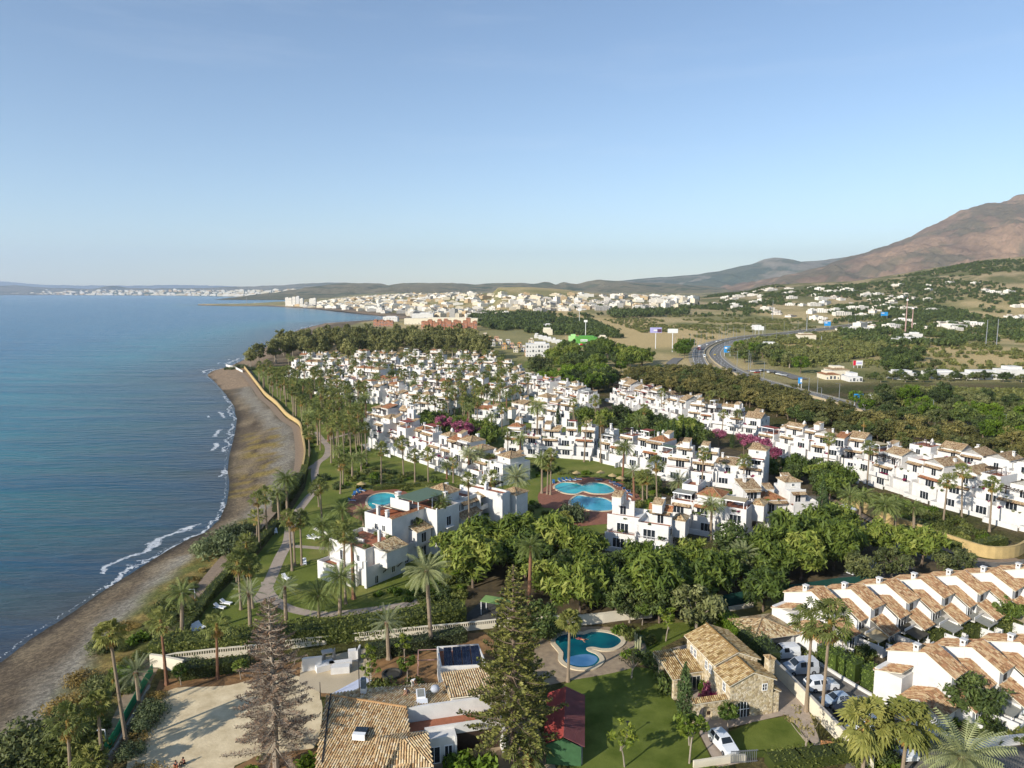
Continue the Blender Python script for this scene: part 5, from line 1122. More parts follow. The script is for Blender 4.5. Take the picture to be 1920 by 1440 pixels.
# eucalyptus wood at the point
scatter([(508,680),(540,652),(640,644),(760,640),(880,646),(915,668),(905,684),(780,680),(620,682),(520,682)],135,8.0,st('in the eucalyptus wood',('euc',),(.8,1.05),(.85,1.1)),avoid=False)
tree(486,684,'euc',.9,'lone open eucalyptus at the beach point, standing apart from the wood',hs=.85); tree(470,690,'euc',.7,'small leaning eucalyptus beside the lone one at the point')
tree(1012,712,'olive',2.6,'large pale green tree beside the playing field')
for i,(x,y,s) in enumerate([(435,693,1.7),(447,690,2.2),(458,690,2.0),(472,694,1.8),(425,693,1.2)]): bushp(x,y,'dark',s,'dark coastal bush at the tip of the point, %s from the sea'%('first second third fourth fifth'.split()[i]),1.2)
# feathery coastal bushes and slope bushes near the camera
for x,y,s,l in [(410,1038,3.4,'large feathery grey-green bush beside the promenade lamp'),(440,1010,2.6,'feathery bush below the short twin-palm neighbour'),(385,1035,2.0,'seaward end of the feathery bush group'),(465,1000,2.0,'feathery bush at the foot of the twin palms')]: bushp(x,y,'dark',s,l,1.15)
for x,y,k,s,l in [(340,1100+12,'olive',1.7,'rounded grey-green bush above the stout date palm'),(330,1165,'green',2.4,'round dark bush beside the promenade below the date palm'),(312,1150,'green',2.0,'round bush seaward of the stout date palm'),(262,1205,'lime',1.4,'bright green bush on the beach slope'),(355,1052+40,'dry',1.5,'dry reed clump by the upper promenade'),
 (60,1410,'olive',3.2,'large mixed bush on the lower beach slope, seaward'),(95,1420,'green',3.0,'dark green bush on the lower beach slope, middle'),(130,1400,'green',2.6,'dark bush beneath the lower slope palm'),(150,1430,'green',2.4,'dark bush between lower slope palm and promenade'),(30,1450,'olive',2.6,'bush at the very corner of the lower beach slope'),(165,1350,'lime',1.6,'leafy bush under the tall yellow-skirt palm'),(185,1300,'olive',1.8,'low bush on the slope above the yellow-skirt palm'),(225,1270,'lime',1.4,'yellow-green bush behind the green fence end'),(240,1255,'green',1.3,'green bush by the white wall end'),(155,1275,'dry',1.8,'brown dry bush on the middle slope'),(190,1220,'olive',1.6,'low olive bush on the upper slope'),(230,1180,'dry',1.6,'dry bush high on the beach slope'),(120,1330,'dry',2.0,'sprawling dry bush seaward of the slope palms'),
 (255,1390,'dry',1.3,'rusty bush behind the green fence, lower'),(270,1365,'dark',1.3,'dark bush behind the green fence, middle'),(283,1340,'dark',1.5,'dark bush behind the green fence, upper'),(290,1310,'dry',1.2,'rusty bush at the top of the fence bed'),(245,1415,'dark',1.2,'dark bush at the foot of the fence bed')]: bushp(x,y,k,s,l)
PPOS=[]
def sb(zone,kinds,s=(.7,1.5)):
    def f(x,y):
        o=bush_at(x,y,0,rnd.choice(kinds),rnd.uniform(*s)); o['zone']=zone
    return f
scatter([(90,1380),(170,1290),(240,1190),(330,1090),(400,1060),(330,1170),(270,1250),(190,1380),(120,1440),(20,1440)],46,3.0,sb('on the dry beach slope',('dry','olive','dry','olive','green'),(.5,1.1)))
scatter([(600,900),(690,870),(930,925),(700,920),(640,920)],40,3,sb('in the shrub beds before the balcony block',('green','lime','olive','dark','green')))
scatter([(1000,875),(1240,905),(1240,985),(1190,960),(1190,920),(1130,890),(1040,890),(1010,900)],40,3.2,sb('in the planting round the twin pools',('green','lime','dark','olive')))
scatter([(1000,935),(1050,990),(1120,1010),(1130,1030),(1010,1010),(980,975)],22,3.2,sb('on the lawn below the kidney pool',('green','lime','dark')))
scatter([(560,820),(620,800),(690,840),(680,870),(600,865)],16,4,sb('on the lawns by the winding path',('green','lime','olive')))
scatter([(1620,920),(1720,950),(1850,1000),(1890,1035),(1790,1015),(1690,985),(1600,940)],44,3.2,sb('inside the yellow boundary wall',('green','lime','green','olive'),(1,1.8)))
scatter([(790,1100),(870,1080),(880,1130),(800,1130),(700,1120),(690,1110)],20,2.6,sb('along the foot of the large block',('green','lime','dark')))
scatter([(500,745),(560,700),(700,700),(960,710),(960,760),(700,800),(570,790)],50,5,sb('among the far palms',('green','dark','lime','green'),(1,2)))
scatter([(1260,905),(1400,935),(1390,950),(1250,930)],12,3,sb('between the two lit white blocks',('green','dark','lime')))
scatter([(1290,855),(1420,880),(1520,890),(1500,900),(1300,870)],14,3.5,sb('under the crimson bougainvillea',('green','dark')))
# clipped hedges
hedge('hedge',smooth(W([(290,1240),(330,1205),(372,1150),(405,1105),(448,1062),(490,1018),(520,985)]),3,False),1.9,1.5,HEDGE,'long clipped hedge between promenade and the near lawn',dens=14)
hedge('hedge',W([(520,960),(545,930),(562,900)]),2.6,2.4,HEDGE,'tall rounded hedge at the corner by the tall date palm')
hedge('hedge',W([(565,905),(572,880),(578,850)]),1.8,1.5,HEDGE,'hedge inside the sea wall below the garden palms')
hedge('hedge',W([(292,1225),(330,1222),(420,1216),(520,1206),(560,1203)]),4.2,2.6,HEDGE,'thick oleander hedge behind the white balustrade, seaward half',dens=14,round_=.12,ls=.32)
hedge('hedge',W([(560,1203),(640,1196),(720,1186),(800,1172),(868,1158)]),4.2,2.9,HEDGE,'thick oleander hedge behind the white balustrade, inland half',dens=14,round_=.14,ls=.32)
hedge('hedge',W([(340,1272),(400,1262),(470,1252)]),2.2,1.9,HEDGE,'dark clipped hedge inside the sand court corner',dens=20)
hedge('hedge',W([(690,1232),(760,1222),(830,1208),(872,1198)]),2.6,2.0,foliage('purple_leaf',['2c3220','47502e','5e5a40','6a7040'],.2),'clipped reddish-green hedge behind the soil beds',dens=20)
hedge('hedge',W([(700,920),(790,912),(860,918)]),1.2,1.2,HEDGE,'low hedge behind the oval pool')
hedge('hedge',W([(1690,1000),(1750,1018),(1820,1034),(1880,1020)]),2.6,2.0,HEDGE,'trimmed hedge on top of the yellow boundary wall bank',dens=12)
o=B['green'][0]
for x,y,s,l in [(1075,975,2.3,'big clipped ball bush on the kidney pool terrace'),(1062,968,1.6,'smaller round bush beside the ball bush')]: bushp(x,y,'dark',s,l,1.5)

gc=MB(); gc.box(0,0,2.4,6,2.6,2.5,0)
for x in (.1,5.8):
    for y in (.1,2.4): gc.box(x,y,0,x+.1,y+.1,2.4,1)
q=G(900,1128,2.4); tag(gc.build('shade_canopy',[pm('leaf_green_canopy','7c9a5a',.08,2,.8),WPLAST],None,(q.x,q.y,0),rz=-.35),'pale green shade canopy by the track behind the tall conifer','canopy')
# ---------- foreground: villa, tiled house, townhouses, lane, cars ----------
SAND=pm('court_sand','c6b28c',.1,.5,.95,.7,bs=3,col2='d6c4a0'); SOILO=pm('orange_soil','74583a',.25,.6,.95,.5,bs=6,col2='8e6c46'); PATIO=pm('smooth_concrete','b8a88c',.07,.5,.85,.1)
mst,t,b=newmat('rubble_stone'); P_=t.pos(); vo=t.add('ShaderNodeTexVoronoi'); vo.feature='F1'; vo.inputs['Scale'].default_value=3.0; t.lk(P_,vo.inputs['Vector']); vd=t.add('ShaderNodeTexVoronoi'); vd.feature='DISTANCE_TO_EDGE'; vd.inputs['Scale'].default_value=3.0; t.lk(P_,vd.inputs['Vector'])
c=t.ramp(t.math('FRACT',t.math('MULTIPLY',vo.outputs['Position'] if False else t.noise(40,0,vo.outputs['Position']),3.0)),[(0,lin('a08c6a')),(.35,lin('c2b08c')),(.7,lin('d8cab0')),(1,lin('8f8068'))]); e=t.ramp(vd.outputs['Distance'],[(.0,(1,1,1)),(.07,(0,0,0))])
t.lk(t.mix(e,c,lin('b5a684')),b.inputs['Base Color']); b.inputs['Roughness'].default_value=.9; t.lk(t.bump(vd.outputs['Distance'],.8,.15),b.inputs['Normal']); STONE=mst
YGRE=foliage('palm_bush_leaf',['3f5218','64782a','8f9a40','aab058'],.3,.4)
# ground sheets of the near plots
sheet('sand_court',smooth(W([(236,1448),(246,1405),(268,1372),(290,1338),(300,1308),(330,1290),(380,1288),(430,1285),(475,1274),(540,1262),(600,1300),(596,1390),(560,1412),(500,1418),(440,1436),(420,1470),(240,1470)]),3),SAND,.03,'raked pale sand court with palm shadows',world=True)
sheet('near_soil',[(290,1300),(300,1275),(480,1258),(700,1212),(905,1185),(925,1200),(930,1260),(830,1300),(690,1310),(470,1300)],SOILO,.02,'orange earth beds along the white balustrade')
sheet('patio',[(566,1240),(694,1214),(698,1302),(604,1300),(560,1282)],PATIO,.04,'smooth pale patio round the outdoor kitchen')
sheet('court_yard',[(815,1400),(930,1365),(965,1330),(1000,1345),(1060,1480),(800,1500)],pm('yard_paving','9c8a72',.12,1,.9,.2),.035,'shaded paved yard before the tiled house')
sheet('villa_lawn',[(1050,1290),(1075,1272),(1150,1262),(1185,1250),(1222,1254),(1262,1312),(1305,1368),(1342,1440),(1330,1470),(1080,1480),(1058,1400),(1040,1330)],VLAWN,.03,'smooth villa lawn with tree shadows')
sheet('villa_lawn',[(1150,1247),(1160,1225),(1185,1190),(1230,1170),(1320,1165),(1330,1180),(1280,1195),(1240,1215),(1245,1240),(1215,1247)],VLAWN,.031,'upper villa lawn behind the pool')
sheet('villa_lawn',[(1362,1374),(1412,1354),(1474,1343),(1500,1370),(1528,1408),(1440,1420),(1388,1422)],VLAWN,.032,'square villa lawn before the stone gable')
sheet('villa_path',[(1205,1247),(1240,1240),(1262,1215),(1300,1205),(1500,1290),(1545,1410),(1470,1420),(1540,1412),(1474,1340),(1362,1366),(1392,1430),(1345,1440),(1300,1352),(1222,1252)],PATHM,.025,'stone paving round the villa')
sheet('pool_terrace',smooth(W([(1000,1250),(1010,1200),(1060,1178),(1140,1176),(1190,1185),(1212,1215),(1200,1245),(1150,1262),(1075,1275),(1010,1285)]),3),pm('old_paving','8c7a66',.15,.9,.9,.3,col2='9c8a70'),.04,'brown paving round the private pool',world=True)
sheet('street',[(1440,1195),(1490,1200),(1570,1268),(1664,1323),(1765,1378),(1960,1405),(1960,1500),(1560,1500),(1600,1400),(1466,1262)],ASPH,.035,'grey lane with parked vans opening to the lower road')
sheet('townhouse_beds',[(1480,1200),(1560,1180),(1960,1110),(1960,1405),(1765,1378),(1664,1323),(1570,1268)],MULCH,.028,'planted strips between the townhouse rows')
sheet('garden_bed',[(1225,1165),(1480,1120),(1480,1200),(1440,1195),(1330,1180)],pm('dry_lawn','6b6638',.2,.5,.95,.3),.022,'dry lawn behind the villa')
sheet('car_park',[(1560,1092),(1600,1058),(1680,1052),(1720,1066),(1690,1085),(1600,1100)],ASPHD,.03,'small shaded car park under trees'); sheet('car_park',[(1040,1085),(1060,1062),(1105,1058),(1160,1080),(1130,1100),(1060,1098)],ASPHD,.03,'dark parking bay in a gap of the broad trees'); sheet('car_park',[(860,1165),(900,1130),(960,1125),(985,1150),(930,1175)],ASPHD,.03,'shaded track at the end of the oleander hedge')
# private pool
POOL3=poolwater('private_pool_water','0c4a5a','146a70')
pool('deep teal free-form pool with a palm at its rim',[(1041,1206),(1046,1196),(1066,1190),(1094,1191),(1112,1186),(1138,1188),(1158,1195),(1164,1205),(1150,1216),(1130,1218),(1112,1215),(1100,1217),(1102,1222),(1118,1229),(1124,1240),(1112,1251),(1088,1254),(1068,1249),(1056,1239),(1056,1226),(1048,1215)],POOL3,cw=.75,sm=5)
sheet('pool_shallow',smooth(W([(1060,1240),(1072,1232),(1100,1228),(1118,1233),(1119,1241),(1108,1249),(1088,1251),(1070,1247)]),4),poolwater('shallow_pool_water','3f6f9a','6a93ba'),.145,'pale shallow end of the private pool',world=True)
def arch_wall(mb,x0,x1,y0,y1,z0,h,holes):
    """wall along x with arched openings (cx, halfwidth, spring height)"""
    cur=x0
    for cx,r,zs in sorted(holes):
        mb.box(cur,y0,z0,cx-r,y1,h); n=10; pr=None
        for k in range(n+1):
            a=math.pi-math.pi*k/n; p=(cx+r*math.cos(a),zs+r*math.sin(a))
            if pr:
                for y,fl in ((y0,0),(y1,1)):
                    q=[(pr[0],y,pr[1]),(p[0],y,p[1]),(p[0],y,h),(pr[0],y,h)]; mb.face(q[::-1] if fl else q)
                mb.face([(pr[0],y0,pr[1]),(pr[0],y1,pr[1]),(p[0],y1,p[1]),(p[0],y0,p[1])]); mb.face([(pr[0],y0,h),(p[0],y0,h),(p[0],y1,h),(pr[0],y1,h)])
            pr=p
        cur=cx+r
    mb.box(cur,y0,z0,x1,y1,h)
def real_tiles(mb,x0,x1,y0,z0,y1,z1,p=.3,clip=None,mi=0,c=.42,seed=1,swap=False,jit=.02):
    """rows of half-round cover tiles running down a slope from (y1,z1) to the eave (y0,z0); clip(x) -> (t0,t1)"""
    rnd=random.Random(seed); n=max(1,round((x1-x0)/p)); p=(x1-x0)/n; L=math.hypot(y1-y0,z1-z0); dy,dz=(y1-y0)/L,(z1-z0)/L
    ny,nz=-dz,dy
    if nz<0: ny,nz=-ny,-nz
    for i in range(n):
        xc=x0+(i+.5)*p; t0,t1=(0,L) if clip is None else clip(xc)
        if t1-t0<.1: continue
        m=max(1,round((t1-t0)/c)); cl=(t1-t0)/m
        for k in range(m):
            a=t0+k*cl; b=a+cl+.03; r=p*.36; lift=.03+rnd.gauss(0,jit)*.5; xo=xc+rnd.gauss(0,jit*.4)
            arc=[(-r,0),(-r*.72,r*.62),(0,r*.92),(r*.72,r*.62),(r,0)]
            lo=[(xo+u*1.1,y0+dy*a+ny*(v*1.05+lift+.03),z0+dz*a+nz*(v*1.05+lift+.03)) for u,v in arc]; hi=[(xo+u*.9,y0+dy*b+ny*(v*.9+lift),z0+dz*b+nz*(v*.9+lift)) for u,v in arc]
            cc=rnd.random()
            for j in range(4): mb.face([lo[j],lo[j+1],hi[j+1],hi[j]],mi,c=cc)
            mb.face(lo,mi,c=cc*.5)
def tilecol(name,cols,dark='3a3028'):
    m,t,b=newmat(name); at=t.add('ShaderNodeAttribute',attribute_name='v').outputs['Fac']; cols=[lin(x) for x in cols]; n=len(cols)
    c=t.ramp(at,[(i/(n-1),cols[i]) for i in range(n)]); c=t.mix(.5,c,t.ramp(t.noise(7,4,t.pos()),[(.3,(.6,.58,.55)),(.7,(1.25,1.25,1.25))]),'MULTIPLY'); t.lk(c,b.inputs['Base Color']); b.inputs['Roughness'].default_value=.9; b.inputs['Specular IOR Level'].default_value=.15; return m
TC=tilecol('cover_tiles',['a8845c','c0a27a','d4ba8c','dec8a0','c4a274','e4d4b4','b08a5e']); TCV=tilecol('villa_cover_tiles',['80663f','a58a5c','bba275','c9b386','8f6f4a','d0bd94']); TCR=tilecol('town_cover_tiles',['7c5c44','9a7856','ac906c','baa27e','8c684e','a8805e','c2ac8a']); CHAN=pm('tile_channel','6a5844',.2,2,.95)
def prot_roof(name,parent,org,ax,up_,poly,seed=1,mat=TC,p=.3,c=.45):
    """tiled plane through org with horizontal axis ax (unit) and up-slope direction up_ (unit); poly = 2D points (a,t)"""
    n_=ax.cross(up_).normalized(); n_=n_ if n_.z>0 else -n_
    M=Matrix((( ax.x,up_.x,n_.x,org.x),(ax.y,up_.y,n_.y,org.y),(ax.z,up_.z,n_.z,org.z),(0,0,0,1)))
    mb=MB(); mb.M=M
    mb.face([(a,t,0) for a,t in poly],1,c=0.0); mb.face([(a,t,-.14) for a,t in poly][::-1],2)
    for i in range(len(poly)):
        j=(i+1)%len(poly); mb.face([(*poly[i],-.14),(*poly[j],-.14),(*poly[j],0),(*poly[i],0)],2)
    A=[q[0] for q in poly]
    def clip(x):
        ts=[]
        for i in range(len(poly)):
            (a0,t0),(a1,t1)=poly[i],poly[(i+1)%len(poly)]
            if (a0-x)*(a1-x)<0: ts.append(t0+(t1-t0)*(x-a0)/(a1-a0))
        return (min(ts),max(ts)) if len(ts)>1 else (0,0)
    real_tiles(mb,min(A),max(A),0,0,1,0,p,clip,0,c,seed)
    return mb.build(name,[mat,CHAN,WHITE2],parent)
def plane_from(A,Bp,pitch,down):
    """plane through ridge A-B; down = +1 falls to the right-hand side of A->B"""
    ax=(Bp-A); ax.z=0; ax.normalize(); nh=Vector((ax.y,-ax.x,0))*down; upv=(-nh*math.cos(pitch)+Vector((0,0,math.sin(pitch)))).normalized()
    return ax,upv,ax.cross(upv).normalized()
def hit(px,py,A,n):
    o=Vector((0,0,CAMZ)); d=G(px,py,0)-o; k=(A-o).dot(n)/d.dot(n); return o+d*k
def pxroof(name,parent,A,Bp,pitch,down,pts,seed=1,mat=TC,**k):
    ax,up_,n=plane_from(A,Bp,pitch,down); W3=[hit(x,y,A,n) for x,y in pts]; poly=[((w-A).dot(ax),(w-A).dot(up_)) for w in W3]
    return prot_roof(name,parent,A,ax,up_,poly,seed,mat,**k),W3
# ---- tiled house at the bottom
H=thing('tiled_house','sprawling low white house with old clay roofs, rooftop box of solar panels and roof repairs','house',(-15,84,0))
Hi=Vector((-15,84,0))
def HB(): 
    m=MB(); m.M=Matrix.Translation(-Hi); return m
def hreb(o): 
    o.location=-Hi; return o
A=G(612,1303,5.4); Bq=G(763,1327,5.4)
o,w1=pxroof('roof',H,A,Bq,math.radians(17),1,[(612,1303),(763,1327),(769,1372),(772,1420),(765,1500),(585,1500),(593,1420)],3); hreb(o)
o,w2=pxroof('roof',H,A,Bq,math.radians(11),-1,[(612,1303),(684,1292),(830,1281),(846,1316),(763,1327)],4); hreb(o)
A3=G(844,1309,5.5); B3=G(960,1296,5.5); o,w3=pxroof('roof',H,A3,B3,math.radians(10),-1,[(844,1309),(826,1262),(900,1253),(945,1250),(962,1295)],5); hreb(o)
m=HB(); 
for a,b_2 in ((w1[0],w1[1]),): m.tube([a+Vector((0,0,.08)),b_2+Vector((0,0,.08))],.14,7)
m.build('ridge_tiles',TC,H)
m=HB(); 
# walls under the roofs
def under(pts,drop=.16,z0=0): 
    m.f.append(None); m.f.pop()
    n=len(pts); cx=sum((p.x for p in pts))/n; cy=sum((p.y for p in pts))/n
    q=[Vector((p.x+(cx-p.x)*.05,p.y+(cy-p.y)*.05,p.z-drop)) for p in pts]
    for i in range(n):
        a,b2=q[i],q[(i+1)%n]; m.face([(a.x,a.y,z0),(b2.x,b2.y,z0),b2,a])
under(w1); under(w2); under(w3)
# white parapet in front of the wing, flat terracotta strip, lower white front with openings
a=G(765,1328,5.3); b2=G(928,1305,5.3); d=(b2-a).normalized(); nn=Vector((d.y,-d.x,0))
def strip(o0,u0,u1,v0,v1,z0,z1,mb_,mi=0):
    """box in the wing frame: u along the parapet, v towards the camera"""
    pts=[]
    for uu,vv in ((u0,v0),(u1,v0),(u1,v1),(u0,v1)):
        p=a+d*uu+nn*vv; pts.append((p.x,p.y))
    mb_.prism(pts,z0,z1,mi)
L=(b2-a).length
strip(0,-.3,L+.4,-.35,0,0,5.3,m); strip(0,-.2,L+.4,0,1.9,0,3.4,m); strip(0,1.7,L+.4,1.9,2.15,2.5,3.75,m); strip(0,1.7,5.0,1.9,3.6,0,3.3,m); strip(0,5.0,5.25,1.9,4.0,0,3.3,m); strip(0,L+.1,L+.4,1.9,4.0,0,3.3,m)
m.build('wall',WHITE,H)
fm_=HB(); strip(0,0,L+.3,.02,1.88,3.4,3.43,fm_); fm_.build('terrace_floor',TERR,H)
dk=HB(); strip(0,5.25,L+.1,2.2,2.3,0,2.5,dk); dk.build('opening_shade_panel',DARKW,H)  # dark panel painted as the shade inside the carport opening
ang=math.atan2(d.y,d.x)
for uu,k in ((2.6,'d'),(4.3,'t')):
    p=a+d*uu+nn*3.6; o=inst(WIN[k],'door' if k=='d' else 'window',H,(p.x-Hi.x,p.y-Hi.y,.1),(0,0,ang),(1,1,1 if k=='d' else 1.6))
# small hip roof in the corner
ap=G(755,1387,5.0); tl=G(705,1383,5.0); 
for pts,dwn,pit,sd_ in (([(705,1383),(755,1387),(718,1445),(700,1475),(700,1440)],1,24,11),([(705,1383),(720,1379),(802,1373),(755,1387)],-1,16,12)):
    o,wq=pxroof('roof',H,tl,ap,math.radians(pit),dwn,pts,sd_); hreb(o); under(wq)
e=G(811,1437,3.2); f=G(716,1442,3.2); axv=(e-f); axv.z=0; axv.normalize(); 
def tri3(name,P3,seed):
    n=(P3[1]-P3[0]).cross(P3[2]-P3[0]).normalized(); n=n if n.z>0 else -n; ax=Vector((n.y,-n.x,0)).normalized(); ax=ax if ax.dot(P3[1]-P3[0])>0 else -ax; up_=n.cross(ax); up_=up_ if up_.z>0 else -up_
    poly=[((p-P3[0]).dot(ax),(p-P3[0]).dot(up_)) for p in P3]; o=prot_roof(name,H,P3[0],ax,up_,poly,seed); hreb(o)
tri3('roof',[G(716,1443,3.0),G(813,1438,3.0),ap],13); tri3('roof',[G(813,1438,3.0),G(803,1374,4.6),ap],14)
hw=HB(); hw.prism([tuple(G(x,y,2.9).xy) for x,y in ((722,1446),(808,1440),(800,1385),(712,1395))],0,2.9); hw.build('wall',WHITE,H)
# solar box
P4=[G(819,1212,4.4),G(897,1207,4.4),G(913,1246,4.4),G(826,1250,4.4)]; m=HB(); xy=[tuple(p.xy) for p in P4]; m.prism(xy,0,3.7)
c4=Vector((sum(x for x,_ in xy)/4,sum(y for _,y in xy)/4))
for i in range(4):
    a_=Vector(xy[i]); b_2=Vector(xy[(i+1)%4]); ai=a_+(c4-a_)*.06; bi=b_2+(c4-b_2)*.06; m.prism([tuple(a_),tuple(b_2),tuple(bi),tuple(ai)],3.701,4.4)
m.build('wall',WHITE,H); fb=HB(); ins=[tuple(Vector(q)+(c4-Vector(q))*.07) for q in xy]; fb.prism(ins,3.702,3.74); fb.build('terrace_floor',TERR,H)
PVM,t,b=newmat('solar_cell'); b.inputs['Base Color'].default_value=(.012,.016,.035,1); b.inputs['Roughness'].default_value=.25
u4=(Vector(xy[1])-Vector(xy[0])); u4n=u4.normalized(); v4=(Vector(xy[3])-Vector(xy[0])); v4n=v4.normalized()
for k in range(4):
    s_=MB(); w_,l_=u4.length*.19,v4.length*.74
    for r_ in range(4):
        s_.box(0.02,r_*l_/4+.02,.02,w_/2-.02,(r_+1)*l_/4-.02,.05,0); s_.box(w_/2+.02,r_*l_/4+.02,.02,w_-.02,(r_+1)*l_/4-.02,.05,0)
    s_.box(0,0,0,w_,l_,.015,1); q=Vector(xy[0])+u4*(.1+.215*k)+v4*.88
    s_.M=None; o=s_.build('solar_panel',[PVM,MET],H,(q.x-Hi.x,q.y-Hi.y,3.85)); o.rotation_euler=(math.radians(10),0,math.atan2(u4n.y,u4n.x)); 
# roof lights, chimney, gutter pipe
for (x,y,z,l) in ((789,1304,5.0,'a'),):
    q=G(x,y,z); m=HB(); m.M=Matrix.Translation(q-Hi)@Matrix.Rotation(.18,4,'Z'); m.box(-.55,-1.0,-.2,.55,1.0,.35,0); m.box(-.42,-.85,.3,.42,.85,.37,1); m.box(-.6,-2.1,-.2,.75,-1.05,.2,0); m.build('roof_light',[WPLAST,GREYP],H)
q=G(676,1374,4.6); m=HB(); m.M=Matrix.Translation(q-Hi)@Matrix.Rotation(-.1,4,'Z'); m.box(-.75,-.7,-.4,.75,.8,.22,1); m.box(-.7,-.9,-.35,.75,-.3,.32,0); m.build('roof_light',[WPLAST,GLASS],H)
q=G(682,1300,5.0); m=HB(); m.M=Matrix.Translation(q-Hi); m.box(-.35,-.35,-.5,.35,.35,.8,0); m.box(-.32,-.32,.8,.3,.3,2.0,1); m.build('chimney',[WHITE,pm('grey_wrap','5d6870',.1,3,.6)],H)
m=HB(); m.tube([w1[0].lerp(w1[1],.055)+Vector((0,0,.25)),hit(604,1432,A,plane_from(A,Bq,math.radians(17),1)[2])+Vector((0,0,.2))],.09,6); m.build('pipe',DMET,H)
# ---- outdoor kitchen
K=thing('outdoor_kitchen','white masonry outdoor kitchen with barbecue canopy and counters on the pale patio','kitchen',(-27,100,0)); Kc=Vector((-27,100,0))
def kb(px0,py0,px1,py1,dpt,z,mb_,z0=0.0,z2=None):
    a_=G(px0,py0,z).xy; b_2=G(px1,py1,z).xy; d_=(b_2-a_).normalized(); n_=Vector((-d_.y,d_.x)); mb_.prism([tuple(a_),tuple(b_2),tuple(b_2+n_*dpt),tuple(a_+n_*dpt)],z0,z)
m=MB(); m.M=Matrix.Translation(-Kc)
kb(566,1236,603,1231,.3,2.0,m); kb(567,1240,603,1237,1.2,.5,m); m.build('wall',WHITE,K)
m=MB(); m.M=Matrix.Translation(-Kc); kb(594,1252,628,1243,1.6,.95,m); kb(617,1245,660,1240,.9,.95,m); kb(620,1253,655,1250,1.1,1.05,m); m.build('counter',WHITE,K)
m=MB(); m.M=Matrix.Translation(-Kc); kb(618,1244,660,1239.5,.05,.8,m); m.build('shelf_opening',GREYP,K)
m=MB(); m.M=Matrix.Translation(-Kc); kb(604,1226,625,1222,1.2,2.0,m,1.85); kb(604,1226,606,1226,1.2,1.85,m); kb(623,1222,625,1222,1.2,1.85,m); m.build('canopy',CONC,K)
m=MB(); m.M=Matrix.Translation(-Kc); kb(653,1222,668,1220,.9,1.7,m); kb(668,1221,671,1221,2.0,1.7,m); m.build('wall',WHITE,K)
# balustrade, posts, fence
BAL=W([(303,1247),(330,1241),(400,1233),(480,1225),(560,1214),(640,1204),(720,1197),(800,1189),(880,1182),(930,1176)])
wl=wall('balustrade_wall',BAL,.3,.75,WHITE2,'long white pierced balustrade wall between hedge and sand court',cap=None)
lat=MB(); cp=MB()
for i in range(len(BAL)-1):
    p0=Vector(BAL[i]); p1=Vector(BAL[i+1]); dd=(p1-p0); n=int(dd.length/.34); dn=dd.normalized(); nr=Vector((-dn.y,dn.x))*.09
    for k in range(n):
        q=p0+dd*(k/n); r=q+dn*.13; lat.prism([tuple(q-nr),tuple(r-nr),tuple(r+nr),tuple(q+nr)],.75,1.3)
    n2=nr*2; cp.prism([tuple(p0-n2),tuple(p1-n2),tuple(p1+n2),tuple(p0+n2)],1.3,1.42)
lat.build('baluster_lattice',WHITE2,wl); cp.build('coping',WHITE2,wl)
wall('garden_wall',W([(283,1250),(300,1252),(345,1262)]),.35,1.9,WHITE2,'taller cream wall at the seaward end of the balustrade',cap=WHITE2)
wall('garden_wall',W([(935,1176),(1000,1175),(1090,1172),(1130,1168),(1165,1163),(1222,1158)]),.3,1.7,WHITE2,'cream garden wall behind the private pool',cap=WHITE2)
GF=W([(197,1418),(215,1392),(236,1352),(255,1318),(274,1284),(287,1262)])
mn,t,b=newmat('green_netting'); b.inputs['Base Color'].default_value=(.012,.22,.085,1); b.inputs['Roughness'].default_value=.8
gf=wall('green_fence',GF,.05,1.5,mn,'bright green netting fence between promenade and sand court',cat='fence')
for q in GF:
    m=MB(); m.tube([(q[0]-.1,q[1],0),(q[0]-.1,q[1],1.6)],.04,5); m.build('post',PBARK,gf)
o=wall('low_kerb',W([(204,1420),(222,1396),(243,1356),(262,1322),(280,1288)]),.3,.35,CONC,'low stone kerb along the foot of the green fence',cat='kerb')
def lamp(px,py,ptop,label,arm=True,mat=WMET,nm='street_lamp',r=.07,al=.9,z=None,armx=-1,group=None):
    p=Gt(px,py); h=ztop(ptop,p.y)-p.z; t=thing(nm,label,'lamp post' if 'lamp' in nm else 'pole',(p.x,p.y,p.z),0,group)
    m=MB(); m.tube([(0,0,-.1),(0,0,h*.5),(0,0,h)],[r*1.3,r,r*.7],6); m.build('pole',mat,t)
    if arm: m=MB(); m.box(min(0,armx*al),-.05,h-.05,max(0,armx*al),.05,h+.03); m.box(armx*al-.15,-.13,h-.12,armx*al+.25,.13,h-.04); m.build('lamp_head',mat,t)
    return t
lamp(199,1398,1368,'white promenade lamp beside the green fence',al=.8); lamp(366,1126,1105,'white promenade lamp by the clipped hedge'); lamp(429,1041,1028,'white promenade lamp below the feathery bush'); lamp(533,942,925,'white promenade lamp by the shorter leaning date palm'); lamp(1655,1040,1000,'lamp post on the reddish pavement by the yellow wall',al=.3)
lamp(1326,1170,1136,'slim lamp post behind the stone villa',al=.3); lamp(1531+125,1415,1365,'white lamp post between the two drooping palms at the bottom',al=.1)
lamp(1176,1382,1352,'small garden lantern on the villa lawn',mat=DMET,al=.05)
for x,y,tp,l in ((601,1312,1279,'short dark post at the roof corner of the tiled house'),(674,1300,1214,'tall thin dark pole behind the tiled house'),(685,1262,1239,'thin post beside the round soil bed')): lamp(x,y,tp,l,arm=False,mat=DMET,nm='post',r=.06)
pg=G(783,1270,0); pgm=MB()
for x in (0,3.4): 
    for y in (0,3.0): pgm.box(x,y,0,x+.1,y+.1,2.5)
for y in (0,3.0): pgm.box(0,y,2.5,3.5,y+.08,2.6)
for x in (0,3.4): pgm.box(x,0.1,2.5,x+.08,3,2.6)
